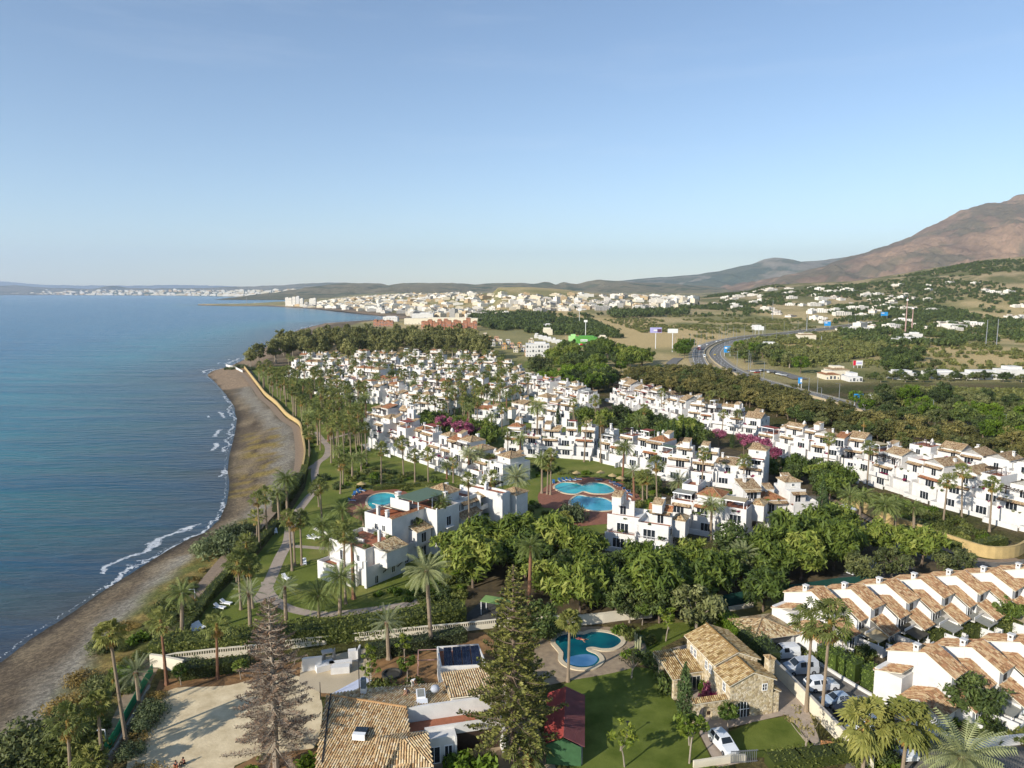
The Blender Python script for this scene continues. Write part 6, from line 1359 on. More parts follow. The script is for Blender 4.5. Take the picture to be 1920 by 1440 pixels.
tag(pgm.build('pergola_frame',pm('pink_steel','a8857c',.1,3,.6),None,(pg.x,pg.y,0),rz=.1),'bare pinkish steel pergola frame beside the solar box','frame')
m=MB(); m.lathe([(1.5,0),(1.5,.35),(1.25,.35),(1.2,.1),(.02,.08)],(0,0,0),18); q=G(735,1266,0); tag(m.build('fire_pit',pm('dark_stone','3c3a34',.2,3,.6),None,(q.x,q.y,0)),'round dark stone basin among the soil beds','basin')
m=MB(); q0=G(648,1300,.1); m.M=Matrix.Rotation(.9,4,'Z'); m.box(-3.4,-.9,0,3.0,.9,.06); tag(m.build('tarpaulin',pm('pale_sheet','c3c8d8',.06,2,.6),None,tuple(G(658,1290,.06))),'long pale tarpaulin lying on the patio beside the roof','tarpaulin')
for x,y,c,s,l in ((694,1262,0,.95,'young leafy tree beside the tall thin pole, upper one'),(695,1296,0,1.0,'young leafy tree beside the tall thin pole, lower one'),(759,1245,0,1.05,'young leafy tree by the reddish hedge, upper one'),(764,1288,0,1.1,'young leafy tree by the round stone basin')): tree(x,y,'young',s,l)
for x,y,s,l in ((730,1298,1.5,'dark clipped shrub bed below the round stone basin'),(702,1296,1.2,'dark shrub at the foot of the lower young tree'),(774,1292,1.2,'dark shrub beneath the pergola frame')): bushp(x,y,'green',s,l)
for x,y,s,l in ((340,1285,.8,'small rounded tree before the dark hedge corner, seaward one'),(452,1274,.75,'small rounded tree before the dark hedge corner, inland one'),(552,1245,.7,'bare-looking little tree by the outdoor kitchen')): tree(x,y,'bare' if x>500 else 'round',s,l)
bushp(360,1262,'dark',1.6,'dark bush at the hedge corner inside the balustrade')
# planting strip at the bottom edge
sheet('planting_strip',[(440,1440),(480,1418),(600,1402),(592,1440),(585,1480),(430,1480)],SOILO,.045,'earth strip with shrubs below the sand court')
for x,y,k,s,l in ((492,1425,'green',.5,'turquoise-green shrub in the earth strip'),(470,1452,'lime',.8,'leafy shrub at the foot of the dry conifer'),(885,1448,'lime',2.2,'bright yellow-green palm shrub in the yard'),(915,1432,'green',1.0,'darker shrub beside the bright palm shrub'),(862,1440,'lime',1.5,'smaller bright shrub in the yard'),(580,1452,'lime',1.7,'spiky green shrub against the tiled roof corner'),(270,1452,'dry',1.5,'dry shrub at the bottom of the sand court'),(318,1462,'dry',1.3,'low dry shrub below the two seated people')): bushp(x,y,k,s,l)
palm(988,1440,1398,'tuft',label='bushy yucca-like palm in the yard by the red shed',s=2.0); palm(846,1405,1385,'tuft',label='small potted palm by the dark doors',s=.9); palm(921,1392,1372,'tuft',label='potted plant at the end of the shaded opening',s=.8)
norfolk('conifer_tree',518,1440,1118,PINEB,15,'tall dry brown conifer standing over the sand court',5,R=5.0,nod=27,bare=1,leaf=.2)
norfolk('conifer_tree',962,1425,1058,PINE,8,'tall green layered conifer between the tiled house and the pool',6,R=5.9,nod=27,leaf=.34)
# ---- red shed
S0=Vector((3.9,77.0,0)); rz=math.radians(-6); t=thing('garden_shed','low garden shed with a faded red ribbed roof and green netting front','shed',tuple(S0),rz)
m=MB(); m.box(.2,.3,0,4.0,10.4,2.4); m.build('wall',pm('shed_wall','8a8578',.1,2,.9),t)
RR=MB(); n=46
for side in (0,1):
    for k in range(n):
        y=-.1+k*10.8/n; y2=y+10.8/n*.55; y3=y+10.8/n
        xe,xr=( -.3,2.1) if side==0 else (4.6,2.1); ze,zr=2.5,3.6
        for (ya,yb,dz) in ((y,y2,.07),(y2,y3,0)): RR.face([(xe,ya,ze+dz),(xe,yb,ze+dz),(xr,yb,zr+dz),(xr,ya,zr+dz)] if side else [(xe,yb,ze+dz),(xe,ya,ze+dz),(xr,ya,zr+dz),(xr,yb,zr+dz)],side)
        for yy in (y,y2): RR.face([(xe,yy,ze),(xr,yy,zr),(xr,yy,zr+.07),(xe,yy,ze+.07)],side)
RR.build('roof',[pm('red_roof_paint','9a443c',.15,1,.7),pm('dull_red_roof','7c4a48',.15,1,.7)],t)  # right slope has a darker, duller red than the left
m=MB(); m.face([(.1,-.05,0),(4.2,-.05,0),(4.2,-.05,2.4),(2.1,-.05,3.4),(.1,-.05,2.5)]); m.build('netting',pm('green_screen','3a5c3a',.2,1.5,.9),t)
m=MB(); m.box(4.0,.3,0,4.35,8,1.0); m.build('plinth',CONC,t)
# ---- stone villa
V=Vector((28.1,85.6,0)); vr=math.radians(13.6); t=thing('stone_villa','two-storey rubble-stone villa with old clay gable roofs, arched porch and tall chimney','house',tuple(V),vr)
m=MB(); h1,h2=4.9,5.7
arch_wall(m,0,6.3,0,.35,0,2.6,[(1.9,1.15,1.15)]); m.box(0,0,2.6,6.3,.35,h1); m.box(0,.35,0,.35,3.8,h1); m.box(5.95,.35,0,6.3,3.8,h1); m.box(0,3.8,0,6.3,11.8,h2)
m.face([(0,0,h1),(6.3,0,h1),(3.15,0,6.15)]); m.face([(0,3.8,h2),(6.3,3.8,h2),(3.15,3.8,6.95)]); m.face([(0,11.8,h2),(6.3,11.8,h2),(3.15,11.8,6.95)])
m.box(6.3,.1,0,7.3,3.0,2.9)
m.box(6.5,1.4,2.9,7.3,2.5,6.6); m.box(6.42,1.32,6.6,7.38,2.58,6.75)
arch_wall(m,-4.9,0,.5,.9,0,2.7,[(-3.1,.95,1.1)])
for x,y in ((-4.9,5.9),(-3.1,5.9),(-4.9,10.2)): m.box(x,y,0,x+.55,y+.55,2.7)
m.box(-2.3,7.2,0,0,11.4,2.8); m.box(-4.9,10.4,0,-2.3,10.8,2.6); m.box(-4.2,11.4,0,0,14.0,2.3)
m.build('wall',STONE,t)
def slope(name,parent,M,x0,x1,y0,z0,y1,z1,seed,mat=TCV,p=.3,c=.45):
    mb=MB(); mb.M=M; mb.face([(x0,y0,z0),(x1,y0,z0),(x1,y1,z1),(x0,y1,z1)],1,c=0.0); q=[(x0,y0,z0-.12),(x1,y0,z0-.12),(x1,y1,z1-.12),(x0,y1,z1-.12)]; mb.face(q[::-1],2)
    P_=[(x0,y0,z0),(x1,y0,z0),(x1,y1,z1),(x0,y1,z1)]
    for i in range(4): j=(i+1)%4; mb.face([q[i],q[j],P_[j],P_[i]],2)
    real_tiles(mb,x0,x1,y0,z0,y1,z1,p,None,0,c,seed); return mb.build(name,[mat,CHAN,WHITE2],parent)
RL=lambda yc: Matrix.Rotation(-math.pi/2,4,'Z')   # slope frame: local x -> -y
def side_roof(parent,ya,yb,xe,ze,xr,zr,seed,mat=TCV,name='roof'):
    """roof side whose eave runs along y at x=xe"""
    if xe<xr: M=Matrix(((0,1,0,0),(-1,0,0,0),(0,0,1,0),(0,0,0,1))); return slope(name,parent,M,-yb,-ya,xe,ze,xr,zr,seed,mat)
    M=Matrix(((0,-1,0,0),(1,0,0,0),(0,0,1,0),(0,0,0,1))); return slope(name,parent,M,ya,yb,-xe,ze,-xr,zr,seed,mat)
side_roof(t,-.3,3.85,-.3,4.85,3.15,6.3,21); side_roof(t,-.3,3.85,6.6,4.85,3.15,6.3,22); side_roof(t,3.5,12.1,-.35,5.65,3.15,7.1,23); side_roof(t,3.5,12.1,6.65,5.65,3.15,7.1,24)
m=MB(); m.tube([(3.15,-.3,6.38),(3.15,3.8,6.38)],.13,7); m.tube([(3.15,3.5,7.18),(3.15,12.1,7.18)],.13,7); m.build('ridge_tiles',TCV,t)
I4=Matrix.Identity(4); slope('roof',t,I4,-4.95,-2.5,6.2,2.75,10.6,3.5,25); slope('roof',t,I4,-2.35,.0,6.9,2.95,11.4,3.9,26); slope('roof',t,I4,-4.95,-.1,.3,2.7,1.0,3.05,27,p=.28); slope('roof',t,I4,-4.3,-.05,13.0-1.4,2.3,14.0,2.7,28)
side_roof(t,.1,3.0,7.6,2.85,6.3,3.5,29); 
m=MB(); m.M=Matrix.Translation((6.9,1.95,6.75)); hip(m,-.5,-.6,.5,.6,0,.3,.05); m.build('chimney_cap',[TILEB,WHITE2,TILE],t)
def pwin(parent,x,y,z,w_,h_,rz,pn=(2,2),fm=WPLAST):
    f=MB(); f.box(-w_/2,-.06,0,-w_/2+.09,.02,h_); f.box(w_/2-.09,-.06,0,w_/2,.02,h_); f.box(-w_/2+.09,-.06,h_-.09,w_/2-.09,.02,h_); f.box(-w_/2+.09,-.06,0,w_/2-.09,.02,.09)
    for k in range(1,pn[0]): xx=-w_/2+w_*k/pn[0]; f.box(xx-.03,-.055,.09,xx+.03,-.02,h_-.09)
    for k in range(1,pn[1]): zz=h_*k/pn[1]; f.box(-w_/2+.09,-.05,zz-.025,w_/2-.09,-.022,zz+.025)
    o=f.build('window',fm,parent,(x,y,z)); o.rotation_euler=(0,0,rz); g=MB(); g.face([(-w_/2+.05,-.015,.05),(w_/2-.05,-.015,.05),(w_/2-.05,-.015,h_-.05),(-w_/2+.05,-.015,h_-.05)]); g.build('pane',GLASS,o); return o
pwin(t,5.0,-.0,3.4,.8,1.0,0)
for y in (1.4,5.0,6.1,9.3,10.3): pwin(t,0,y,3.2 if y<4 else 3.7,.75,1.25,-math.pi/2)
pwin(t,-1.2,7.15,.1,1.9,2.2,0,(3,1),SHUT)
m=MB(); r=1.12
for k in range(1,5): xx=1.9-r+2*r*k/5; m.box(xx-.03,.1,0,xx+.03,.16,1.15+math.sqrt(max(0,r*r-(xx-1.9)**2)))
m.box(.8,.1,1.1,3.0,.16,1.18); gd=m.build('arched_window',WPLAST,t)
g=MB(); g.face([(1.9-r,.2,0),(1.9+r,.2,0)]+[(1.9+r*math.cos(a_),.2,1.15+r*math.sin(a_)) for a_ in [math.pi*k/10 for k in range(11)]]); g.build('pane',GLASS,gd)
m=MB(); m.tube([(-.12,5.4,3.9),(-.5,5.3,4.1)],.04,5); m.M=Matrix.Translation((-1.0,11.2,3.4))@Matrix.Rotation(math.radians(70),4,'X'); m.lathe([(.02,0),(.3,.05),(.42,.13)],(0,0,0),12); m.build('satellite_dish',WPLAST,t)
vp=lambda x,y: V+Matrix.Rotation(vr,3,'Z')@Vector((x,y,0))
bm_=MB(); bm_.box(-.35,-.3,0,.35,.3,1.0); bm_.box(-.3,-.31,.3,.3,-.29,.8,1); bm_.box(-.42,-.37,1.0,.42,.37,1.5,0); q=vp(-2.2,1.6); tag(bm_.build('barbecue',[STONE,DARKW],None,(q.x,q.y,1.6 if False else 0),rz=vr),'stone barbecue on the villa terrace wall','barbecue')
for x,y,k,s,hs,l in ((-.5,2.4,'magenta',.95,1.9,'bright magenta bougainvillea climbing the villa corner'),(-.6,4.4,'pink',.9,2.3,'faded pink bougainvillea on the villa wall'),(-.5,6.3,'lime',.7,2.9,'green creeper climbing between villa window and roof'),(-1.6,2.0,'lime',.45,1.3,'small yellow-green potted shrub on the villa terrace'),(-5.2,8.3,'dark',1.1,1.8,'dark shrub at the far pillar of the villa'),(-3.8,12.4,'dark',1.2,1.6,'dark shrubs behind the villa annexe')):
    q=vp(x,y); bush_at(q.x,q.y,0,k,s,l,hs)
cypress(1282,1352,1246,1.25,'broad old cypress at the villa porch')
tree(1293,1398,'round',1.05,'round citrus tree below the old cypress'); tree(1364,1372,'round',.95,'round citrus tree before the glazed arch'); tree(1292,1432,'young',1.5,'yellowing young tree beside the villa drive'); tree(1172,1438,'young',1.3,'slim tree in a round bed on the villa lawn'); tree(1509,1416,'bare',1.35,'sparse grey tree on the square lawn corner'); tree(1184,1272,'bare',1.1,'thin grey shrub tree at the edge of the pool terrace')
tree(1248,1202,'young',1.35,'yellowing tree on the upper villa lawn'); tree(1204,1172,'round',.95,'round-headed small tree behind the pool by the wall'); tree(1305,1185,'olive',1.25,'large olive tree behind the villa'); tree(1236,1168,'dark',.85,'dark round tree at the garden wall'); tree(1330,1172,'olive',.8,'smaller olive tree by the slim lamp post'); tree(1430,1147,'broad',.85,'bright broad tree behind the garage',v=0); tree(1004,1210,'dark',.9,'dark tree between the tall conifer and the pool',); tree(1180,1168,'olive',.7,'tall cactus-like shrub behind the pool')
q=MB(); 
for k in range(7): a_=k*.9; q.tube([(.3*math.cos(a_),.3*math.sin(a_),0),(.45*math.cos(a_),.45*math.sin(a_),1.2+.35*(k%3)),(.5*math.cos(a_),.5*math.sin(a_),2.2+.4*(k%4))],[.13,.12,.07],6)
p=G(1196,1226,0); tag(q.build('cactus',pm('cactus_skin','9a9a78',.1,3,.7),None,(p.x,p.y,0)),'pale columnar cactus clump beside the pool terrace','cactus')
for x,y,k,s,l in ((1165,1188,'lime',1.2,'yellow-green shrub row behind the pool, seaward end'),(1180,1192,'green',1.3,'shrub behind the pool near the cactus'),(1185,1235,'lime',1.2,'bright low shrub below the cactus'),(1205,1240,'dark',1.2,'dark shrub right below the cactus'),(1215,1205,'green',1.0,'shrub beside the tilted green board'),(1020,1188,'green',2.0,'large shrub at the corner of the pool terrace'),(1035,1180,'green',1.6,'shrub by the wall at the pool corner')): bushp(x,y,k,s,l)
hedge('hedge',W([(1352,1178),(1372,1196),(1395,1212)]),2.6,3.2,LIME,'bright lime hedge behind the villa roof'); hedge('hedge',W([(1398,1216),(1430,1240),(1448,1262)]),2.6,3.4,DARKB,'dark shaded hedge along the lane behind the villa')
# garage
Q=[G(1380,1168,2.9),G(1425,1155,2.9),G(1500,1186,2.9),G(1440,1194,2.9)]; ga=Vector((38.9,102.2,0)); dx=Vector((5.4,1.3,0)); gr=math.atan2(1.4,5.4); t=thing('garage','low white garage with a broad old hipped tile roof and barred gate','garage',(36.6,101.6,0),gr)
m=MB(); m.box(.2,.3,0,3.4,6.4,2.8); m.box(3.4,3.0,0,7.4,6.4,2.8); m.box(7.0,.4,0,7.4,3.0,2.8); m.build('wall',WHITE,t); m=MB(); hip(m,0,0,7.6,6.8,2.85,1.3,.35,.5); m.build('roof',[TILEB,WHITE2,TILE],t)
m=MB(); m.box(3.45,.5,.1,6.95,.56,.2); m.box(3.45,.5,2.3,6.95,.56,2.4)
for k in range(18): m.box(3.5+k*.2,.5,.2,3.54+k*.2,.55,2.3)
m.build('gate',MET,t)
NET=pm('dark_green_netting','1f4a40',.1,2,.9); wall('netting_fence',W([(1345,1140),(1408,1128)]),.08,2.2,NET,'dark green netting fence above a white base wall',cat='fence'); wall('netting_fence',W([(1462,1122),(1500,1118),(1560,1108),(1640,1100)]),.08,2.4,NET,'dark green netting fence behind the first townhouses',cat='fence'); wall('garden_wall',W([(1366,1146),(1412,1138)]),.25,.8,WHITE2,'low white wall at the foot of the netting fence')
# lane walls
lwp=[(37.5,101),(38.6,94.0),(39.6,86.5),(40.7,78.6),(41.3,75)]
wall('lane_wall',lwp,.3,2.1,WHITE2,'cream wall between the stone villa and the lane',cap=CONC)
wall('lane_wall',W([(1481,1207),(1524,1238),(1570,1268),(1620,1298),(1664,1323),(1710,1350),(1762,1376),(1830,1400)]),.3,.45,WHITE,'low white kerb wall on the townhouse side of the lane')
wall('stone_wall',[(49.6,90.6),(52.0,92.6)],.4,2.6,pm('tan_stone_wall','b39a6c',.15,1.5,.9,.4),'tan stone retaining wall beside the box hedges')
for i,(a_,b_2,l) in enumerate([((45.6,99.5),(46.9,96.9),'tall box hedge by the lane, farthest of three'),((47.3,96.3),(48.4,94.2),'tall box hedge by the lane, middle one'),((48.9,93.6),(50.2,91.8),'tall box hedge by the lane, the one beside the tan wall')]): hedge('hedge',[(a_[0]+1.0,a_[1]+.6),(b_2[0]+1.0,b_2[1]+.6)],2.4,3.0,foliage('box_hedge_leaf',['36451c','55662a','72843a','8a9848'],.2,.3),l,dens=24)
# planter yard by the wall
wall('garden_wall',[(39.9,79.3),(38.2,79.6),(37.6,79.9),(38.5,77.4)],.25,1.1,pm('terracotta_render','a87a50',.1,1.5,.9,.2),'low terracotta wall of the small yard under the tall palms')
# ---- townhouses
def townhouse(px,py,label,seed,first=False,rz=math.radians(35),z=6.1,pt=True):
    o=G(px,py,z); rnd=random.Random(seed); t=thing('townhouse',label,'house',(o.x,o.y,0),rz,'white stepped townhouses with sloping tile roofs')
    m=MB()
    def gw(x0,x1,y0,yr,y1,ze,zr,zb):
        m.box(x0,y0,-.2,x1,y1,min(ze,zb)); lo=min(ze,zb)
        for x in (x0,x1): m.face([(x,y0,lo-.01),(x,y1,lo-.01),(x,y1,zb),(x,yr,zr),(x,y0,ze)])
        m.face([(x0,y0,lo-.01),(x1,y0,lo-.01),(x1,y0,ze),(x0,y0,ze)]); m.face([(x0,y1,lo-.01),(x1,y1,lo-.01),(x1,y1,zb),(x0,y1,zb)])
    gw(0,3.5,.3,3.7,8.5,6.05,7.85,6.1); gw(3.5,7.0,-2.0,.8,6.5,4.35,6.1,4.1)
    if rnd.random()<.8: m.box(.15,-2.3,0,3.4,.3,2.6)
    # raised party walls
    for x,y0,yr,ze,zr in ((3.52,.3,3.7,6.16,8.0),(7.02,-2.0,.8,4.46,6.25)):
        m.face([(x,y0,ze-1),(x,yr,zr-1),(x,yr,zr),(x,y0,ze)]); m.face([(x+.2,y0,ze-1),(x+.2,y0,ze),(x+.2,yr,zr),(x+.2,yr,zr-1)]); m.face([(x,y0,ze),(x,yr,zr),(x+.2,yr,zr),(x+.2,y0,ze)]); m.face([(x,y0,ze-1),(x,y0,ze),(x+.2,y0,ze),(x+.2,y0,ze-1)])
        m.face([(x,yr,zr-1),(x,yr+4,zr-2.2),(x,yr+4,zr-1.5),(x,yr,zr)]); m.face([(x+.2,yr,zr-1),(x+.2,yr,zr),(x+.2,yr+4,zr-1.5),(x+.2,yr+4,zr-2.2)]); m.face([(x,yr,zr),(x,yr+4,zr-1.5),(x+.2,yr+4,zr-1.5),(x+.2,yr,zr)])
    m.box(0,-3.6,0,.15,-2.3 if True else 0,1.4); m.build('wall',WHITE,t)
    slope('roof',t,I4,-.12,3.5,-.15,6.0,3.7,8.0,seed*3+1,TCR); slope('roof',t,Matrix.Rotation(math.pi,4,'Z'),-3.5,.12,-8.7,6.1,-3.7,8.0,seed*3+2,TCR,c=.6)
    slope('roof',t,I4,3.74,7.0,-2.45,4.3,.8,6.25,seed*3+3,TCR); slope('roof',t,Matrix.Rotation(math.pi,4,'Z'),-7.0,-3.74,-6.7,4.2,-.8,6.25,seed*3+4,TCR,c=.6)
    slope('roof',t,I4,.0,3.5,-2.75,2.6,.28,4.2,seed*3+5,TCR)
    inst(CH[2],'chimney',t,(.28,4.9,5.7),(0,0,0),1.15)
    win(t,'d',1.75,.3,2.9 if False else 4.3-.9,'f') if False else win(t,'g',1.75,.3,4.3,'f'); win(t,'w',5.3,-2.0,2.3,'f'); win(t,'d',1.8,-2.3,.1,'f')
    pr=MB(); pr.box(3.9,-3.2,2.0,6.9,-2.0,2.15); pr.box(3.9,-3.2,2.15,6.9,-3.1,2.9); pr.build('balcony',WHITE,t)
    cm=[GREYP,BEIGE,pm('dark_canopy','4a463c',.1,2,.8),GREYP][seed%4]; aw=MB(); aw.face([(3.8,-5.4,2.1),(7.1,-5.4,2.1),(7.1,-2.05,2.7),(3.8,-2.05,2.7)],0); aw.face([(3.8,-5.4,2.02),(3.8,-2.05,2.62),(7.1,-2.05,2.62),(7.1,-5.4,2.02)],0)
    for x in (3.9,6.9): aw.box(x,-5.3,0,x+.1,-5.2,2.05,1)
    aw.build('awning',[cm,WPLAST],t)
    m=MB(); m.box(3.55,-6.2,0,3.75,-2.0,1.7); m.box(3.75,-6.2,0,7.0,-6.05,1.2); m.build('patio_wall',WHITE,t)
    if first:
        m=MB(); m.box(-4.6,-.4,0,-.1,4.4,2.7); m.box(-3.0,5.0,0,0,8.6,4.6); m.build('side_wing',WHITE,t); slope('roof',t,I4,-4.8,-.1,-.9,2.55,2.0,3.8,seed*3+6,TCR); slope('roof',t,Matrix.Rotation(math.pi,4,'Z'),.1,4.8,-4.7,2.75,-2.0,3.8,seed*3+7,TCR); slope('roof',t,Matrix.Rotation(math.pi,4,'Z'),0.05,3.1,-8.8,4.2,-5.0,5.4,seed*3+8,TCR)
        for x in (-2.9,-1.9): pwin(t,x,-.4,.9,.6,1.2,0)
        for x in (1.0,2.0,): pwin(t,0,x+1,1.0,.6,1.2,-math.pi/2)
    return t
ow=['first townhouse of the upper row, beside the garage','second townhouse of the upper row, behind the tall twin palms','third townhouse of the upper row','fourth townhouse of the upper row, with an olive canopy','fifth townhouse of the upper row, with a pale green canopy','sixth townhouse of the upper row, at the picture edge','seventh townhouse of the upper row, mostly cut by the picture edge']
for i,(x,y) in enumerate([(1562,1146),(1637,1141),(1703,1130),(1770,1120.5),(1837,1113.6),(1903,1107),(1970,1100)]): townhouse(x,y,ow[i],i+1,i==0)
for i,(x,y) in enumerate([(1790,1271),(1880,1261),(1972,1250)]): townhouse(x,y,['first townhouse of the lower row, with the low tiled side wing','second townhouse of the lower row','third townhouse of the lower row, cut by the picture edge'][i],i+11,i==0)
hedge('hedge',W([(1700,1205),(1740,1200),(1800,1192),(1870,1180),(1960,1168)]),3.4,1.9,HEDGE,'long hedge between the two townhouse rows',dens=16,round_=.1)
PPOS=[]
scatter([(1500,1235),(1560,1200),(1640,1195),(1720,1200),(1700,1225),(1640,1225),(1600,1250),(1560,1235)],26,1.6,sb('in the gardens between upper townhouses and lane hedge',('green','lime','dark','green'),(.7,1.2)),avoid=False,pathclear=0)
scatter([(1700,1185),(1960,1140),(1960,1165),(1720,1205)],26,2.4,sb('in front of the upper townhouse row',('green','dark','lime'),(.6,1.0)),avoid=False,pathclear=0)
scatter([(1770,1352),(1960,1330),(1960,1395),(1850,1392)],34,2.0,sb('below the lower townhouse row',('green','lime','dark','lime'),(.8,1.4)),avoid=False,pathclear=0)
tree(1800,1345,'dark',.8,'dark tree before the lower townhouse wing'); tree(1832,1352,'dark',.75,'dark tree beside the first lower townhouse'); tree(1882,1175,'broad',.55,'small leafy tree before the fifth upper townhouse'); tree(1580,1228,'young',1.0,'small tree at the garden gate of the first townhouse'); tree(1640,1440,'green' if False else 'dark',.6,'dark shrub tree under the drooping palm')
wall('garden_wall',W([(1870,1352),(1900,1362),(1960,1385)]),.25,1.2,WHITE,'white garden wall at the picture edge below the lower townhouses'); wall('garden_wall',W([(1815,1405),(1870,1400),(1960,1390)]),.25,1.3,WHITE,'white road wall behind the large low date palm')
# bottom boundary planting
hedge('hedge',W([(1445,1440),(1500,1432),(1560,1424),(1600,1418)]),2.4,1.5,HEDGE,'shrubby hedge along the bottom wall, beside the gate',dens=16,round_=.12); hedge('hedge',W([(1180,1470),(1300,1462),(1370,1450)]),1.2,.7,HEDGE,'low hedge at the very bottom of the villa lawn'); wall('garden_wall',W([(1300,1440),(1380,1428),(1398,1428)]),.3,.9,WHITE2,'pale wall stub beside the villa gate'); wall('garden_wall',W([(1445,1425),(1520,1416),(1590,1408)]),.3,1.0,WHITE2,'pale low wall along the bottom hedge')
m=MB(); 
for k in range(15): m.box(k*.22,0,0,k*.22+.05,.05,1.6)
m.box(0,.0,.1,3.3,.06,.18); m.box(0,0,1.45,3.3,.06,1.55); p=G(1370,1432,0); tag(m.build('gate',MET,None,tuple(p),rz=.1),'barred grey driveway gate at the bottom of the villa plot','gate')
bushp(1625,1425,'green',2.0,'dark bush beneath the white lamp post'); bushp(1650,1430,'lime',1.6,'bright bush beneath the white lamp post'); bushp(1600,1415,'green',1.5,'bush at the end of the lane wall')
# ---------- vehicles and people ----------
TYRE=pm('tyre','1c1c1e',.1,5,.85)
def paint(name,col):
    if name in MATS: return MATS[name]
    m,t,b=newmat(name); b.inputs['Base Color'].default_value=(*lin(col),1); b.inputs['Roughness'].default_value=.3; b.inputs['Coat Weight'].default_value=.5; b.inputs['Metallic'].default_value=.1; MATS[name]=m; return m
LAMPW=pm('headlight','e0e0da',.02,5,.2); LAMPR=pm('tail_light','8a1a18',.05,5,.3)
SEDAN=[(0,.62,.35,.62,.62,.6),(.12,.82,.25,.72,.74,.78),(.9,.88,.22,.88,.95,.8),(1.25,.9,.22,.93,.98,.78),(2.0,.9,.22,.96,1.45,.62),(2.8,.9,.22,.96,1.48,.62),(3.5,.9,.22,.97,1.4,.62),(4.05,.86,.24,.98,1.02,.72),(4.2,.8,.3,.8,.85,.7)]
SUV=[(0,.65,.4,.75,.75,.62),(.12,.86,.3,.85,.88,.8),(.95,.92,.26,1.02,1.08,.84),(1.2,.92,.26,1.06,1.1,.82),(1.8,.93,.26,1.1,1.62,.68),(2.8,.93,.26,1.1,1.68,.68),(3.8,.92,.26,1.1,1.6,.66),(4.25,.88,.3,1.08,1.12,.74),(4.35,.82,.4,.9,.95,.7)]
VAN=[(0,.7,.4,.8,.8,.65),(.1,.9,.3,.95,1.0,.82),(.75,.95,.28,1.12,1.2,.86),(.95,.95,.28,1.15,1.25,.84),(1.7,.96,.28,1.15,1.85,.78),(2.6,.96,.28,1.15,1.92,.8),(3.6,.96,.28,1.15,1.92,.8),(4.3,.96,.28,1.15,1.9,.8),(4.42,.92,.35,1.1,1.75,.76)]
def make_car(label,sec,pnt,x,y,rz,cat='car',nm='parked_car',closed=(),group=None,s=1.0,z=.05):
    L=sec[-1][0]; t=thing(nm,label,cat,(x,y,z),rz,group,s); m=MB(); g=MB(); rows=[]
    for (px_,w_,zb,zl,zt,wt) in sec: rows.append([(px_-L/2,-w_,zb),(px_-L/2,-w_*1.0,zl),(px_-L/2,-wt,zt),(px_-L/2,wt,zt),(px_-L/2,w_,zl),(px_-L/2,w_,zb)])
    n=len(rows)
    for i in range(n-1):
        a_,b_2=rows[i],rows[i+1]; h0=sec[i][4]-sec[i][3]; h1=sec[i+1][4]-sec[i+1][3]
        for j in range(5):
            q=[a_[j],a_[j+1],b_2[j+1],b_2[j]]
            cabin=(h0>.15 or h1>.15)
            if j in (1,3) and h0>.15 and h1>.15 and i not in closed:
                m.face(q); c=sum((Vector(p) for p in q),Vector())/4; nrm=Vector((0,-1 if j==1 else 1,.2)); g.face([c+(Vector(p)-c)*.84+nrm*.02 for p in q])
            elif j==2 and cabin and abs(h1-h0)>.2:
                m.face(q); c=sum((Vector(p) for p in q),Vector())/4; nn_=(Vector(q[1])-Vector(q[0])).cross(Vector(q[3])-Vector(q[0])).normalized(); nn_=nn_ if nn_.z>0 else -nn_; g.face([c+(Vector(p)-c)*.88+nn_*.02 for p in q])
            elif j in (1,3) and cabin and i not in closed and (h0>.15)!=(h1>.15):
                m.face(q)
            else: m.face(q)
    m.face(rows[0][::-1]); m.face(rows[-1]); 
    m.face([r[0] for r in rows]+[r[5] for r in rows][::-1])
    m.build('body',pnt,t)
    if g.f: g.build('windows',GLASS,t)
    w_=sec[3][1]
    for xx in (sec[0][0]+.78-L/2,L/2-.8):
        for sy in (-1,1):
            wm=MB(); wm.M=Matrix.Rotation(math.pi/2,4,'X'); wm.lathe([(.2,-.11),(.31,-.1),(.33,0),(.31,.1),(.2,.11)],(0,0,0),14,0); wm.lathe([(.19,-.115),(.05,-.125)],(0,0,0),10,1); wm.lathe([(.05,.125),(.19,.115)],(0,0,0),10,1)
            wm.build('wheel',[TYRE,MET],t,(xx,sy*(w_-.08),.32))
    for sy in (-1,1):
        hm_=MB(); hm_.box(-L/2+.03,sy*.72-.16,.6,-L/2+.14,sy*.72+.1,.74); hm_.build('headlight',LAMPW,t); hm_=MB(); hm_.box(L/2-.14,sy*.74-.08,.75,L/2-.02,sy*.74+.08,1.0); hm_.build('tail_light',LAMPR,t)
    return t
CW=paint('white_paint','e4e6e6'); CS=paint('silver_paint','b4b8bc'); CB=paint('blue_paint','1e3a66'); CBP=paint('pale_blue_paint','aab8c4'); CD=paint('dark_paint','23262c'); CR=paint('red_paint','a03028'); CGR=paint('green_paint','2a5a3c')
q=G(1356,1402,0); make_car('white hatchback parked on the villa drive beside the square lawn',SUV,CW,q.x,q.y,math.radians(105),nm='parked_car')
make_car('white van with roof bars at the top of the lane by the garage',VAN,CW,41.3,101.6,math.radians(8),'van','parked_van',closed=(5,6))
make_car('silver van in the lane, second from the garage',VAN,CS,42.0,97.2,math.radians(6),'van','parked_van',closed=(6,),s=1.08)
make_car('white compact car in the lane, behind the cream wall',SUV,CW,43.2,92.9,math.radians(188),s=1.05)
make_car('pale blue car in the lane beside the ladder truck',SEDAN,CBP,43.6,89.2,math.radians(10))
tr=make_car('dark work van carrying ladders and a green sign board',VAN,CD,44.4,86.5,math.radians(10),'van','work_van',closed=(5,6),s=1.05)
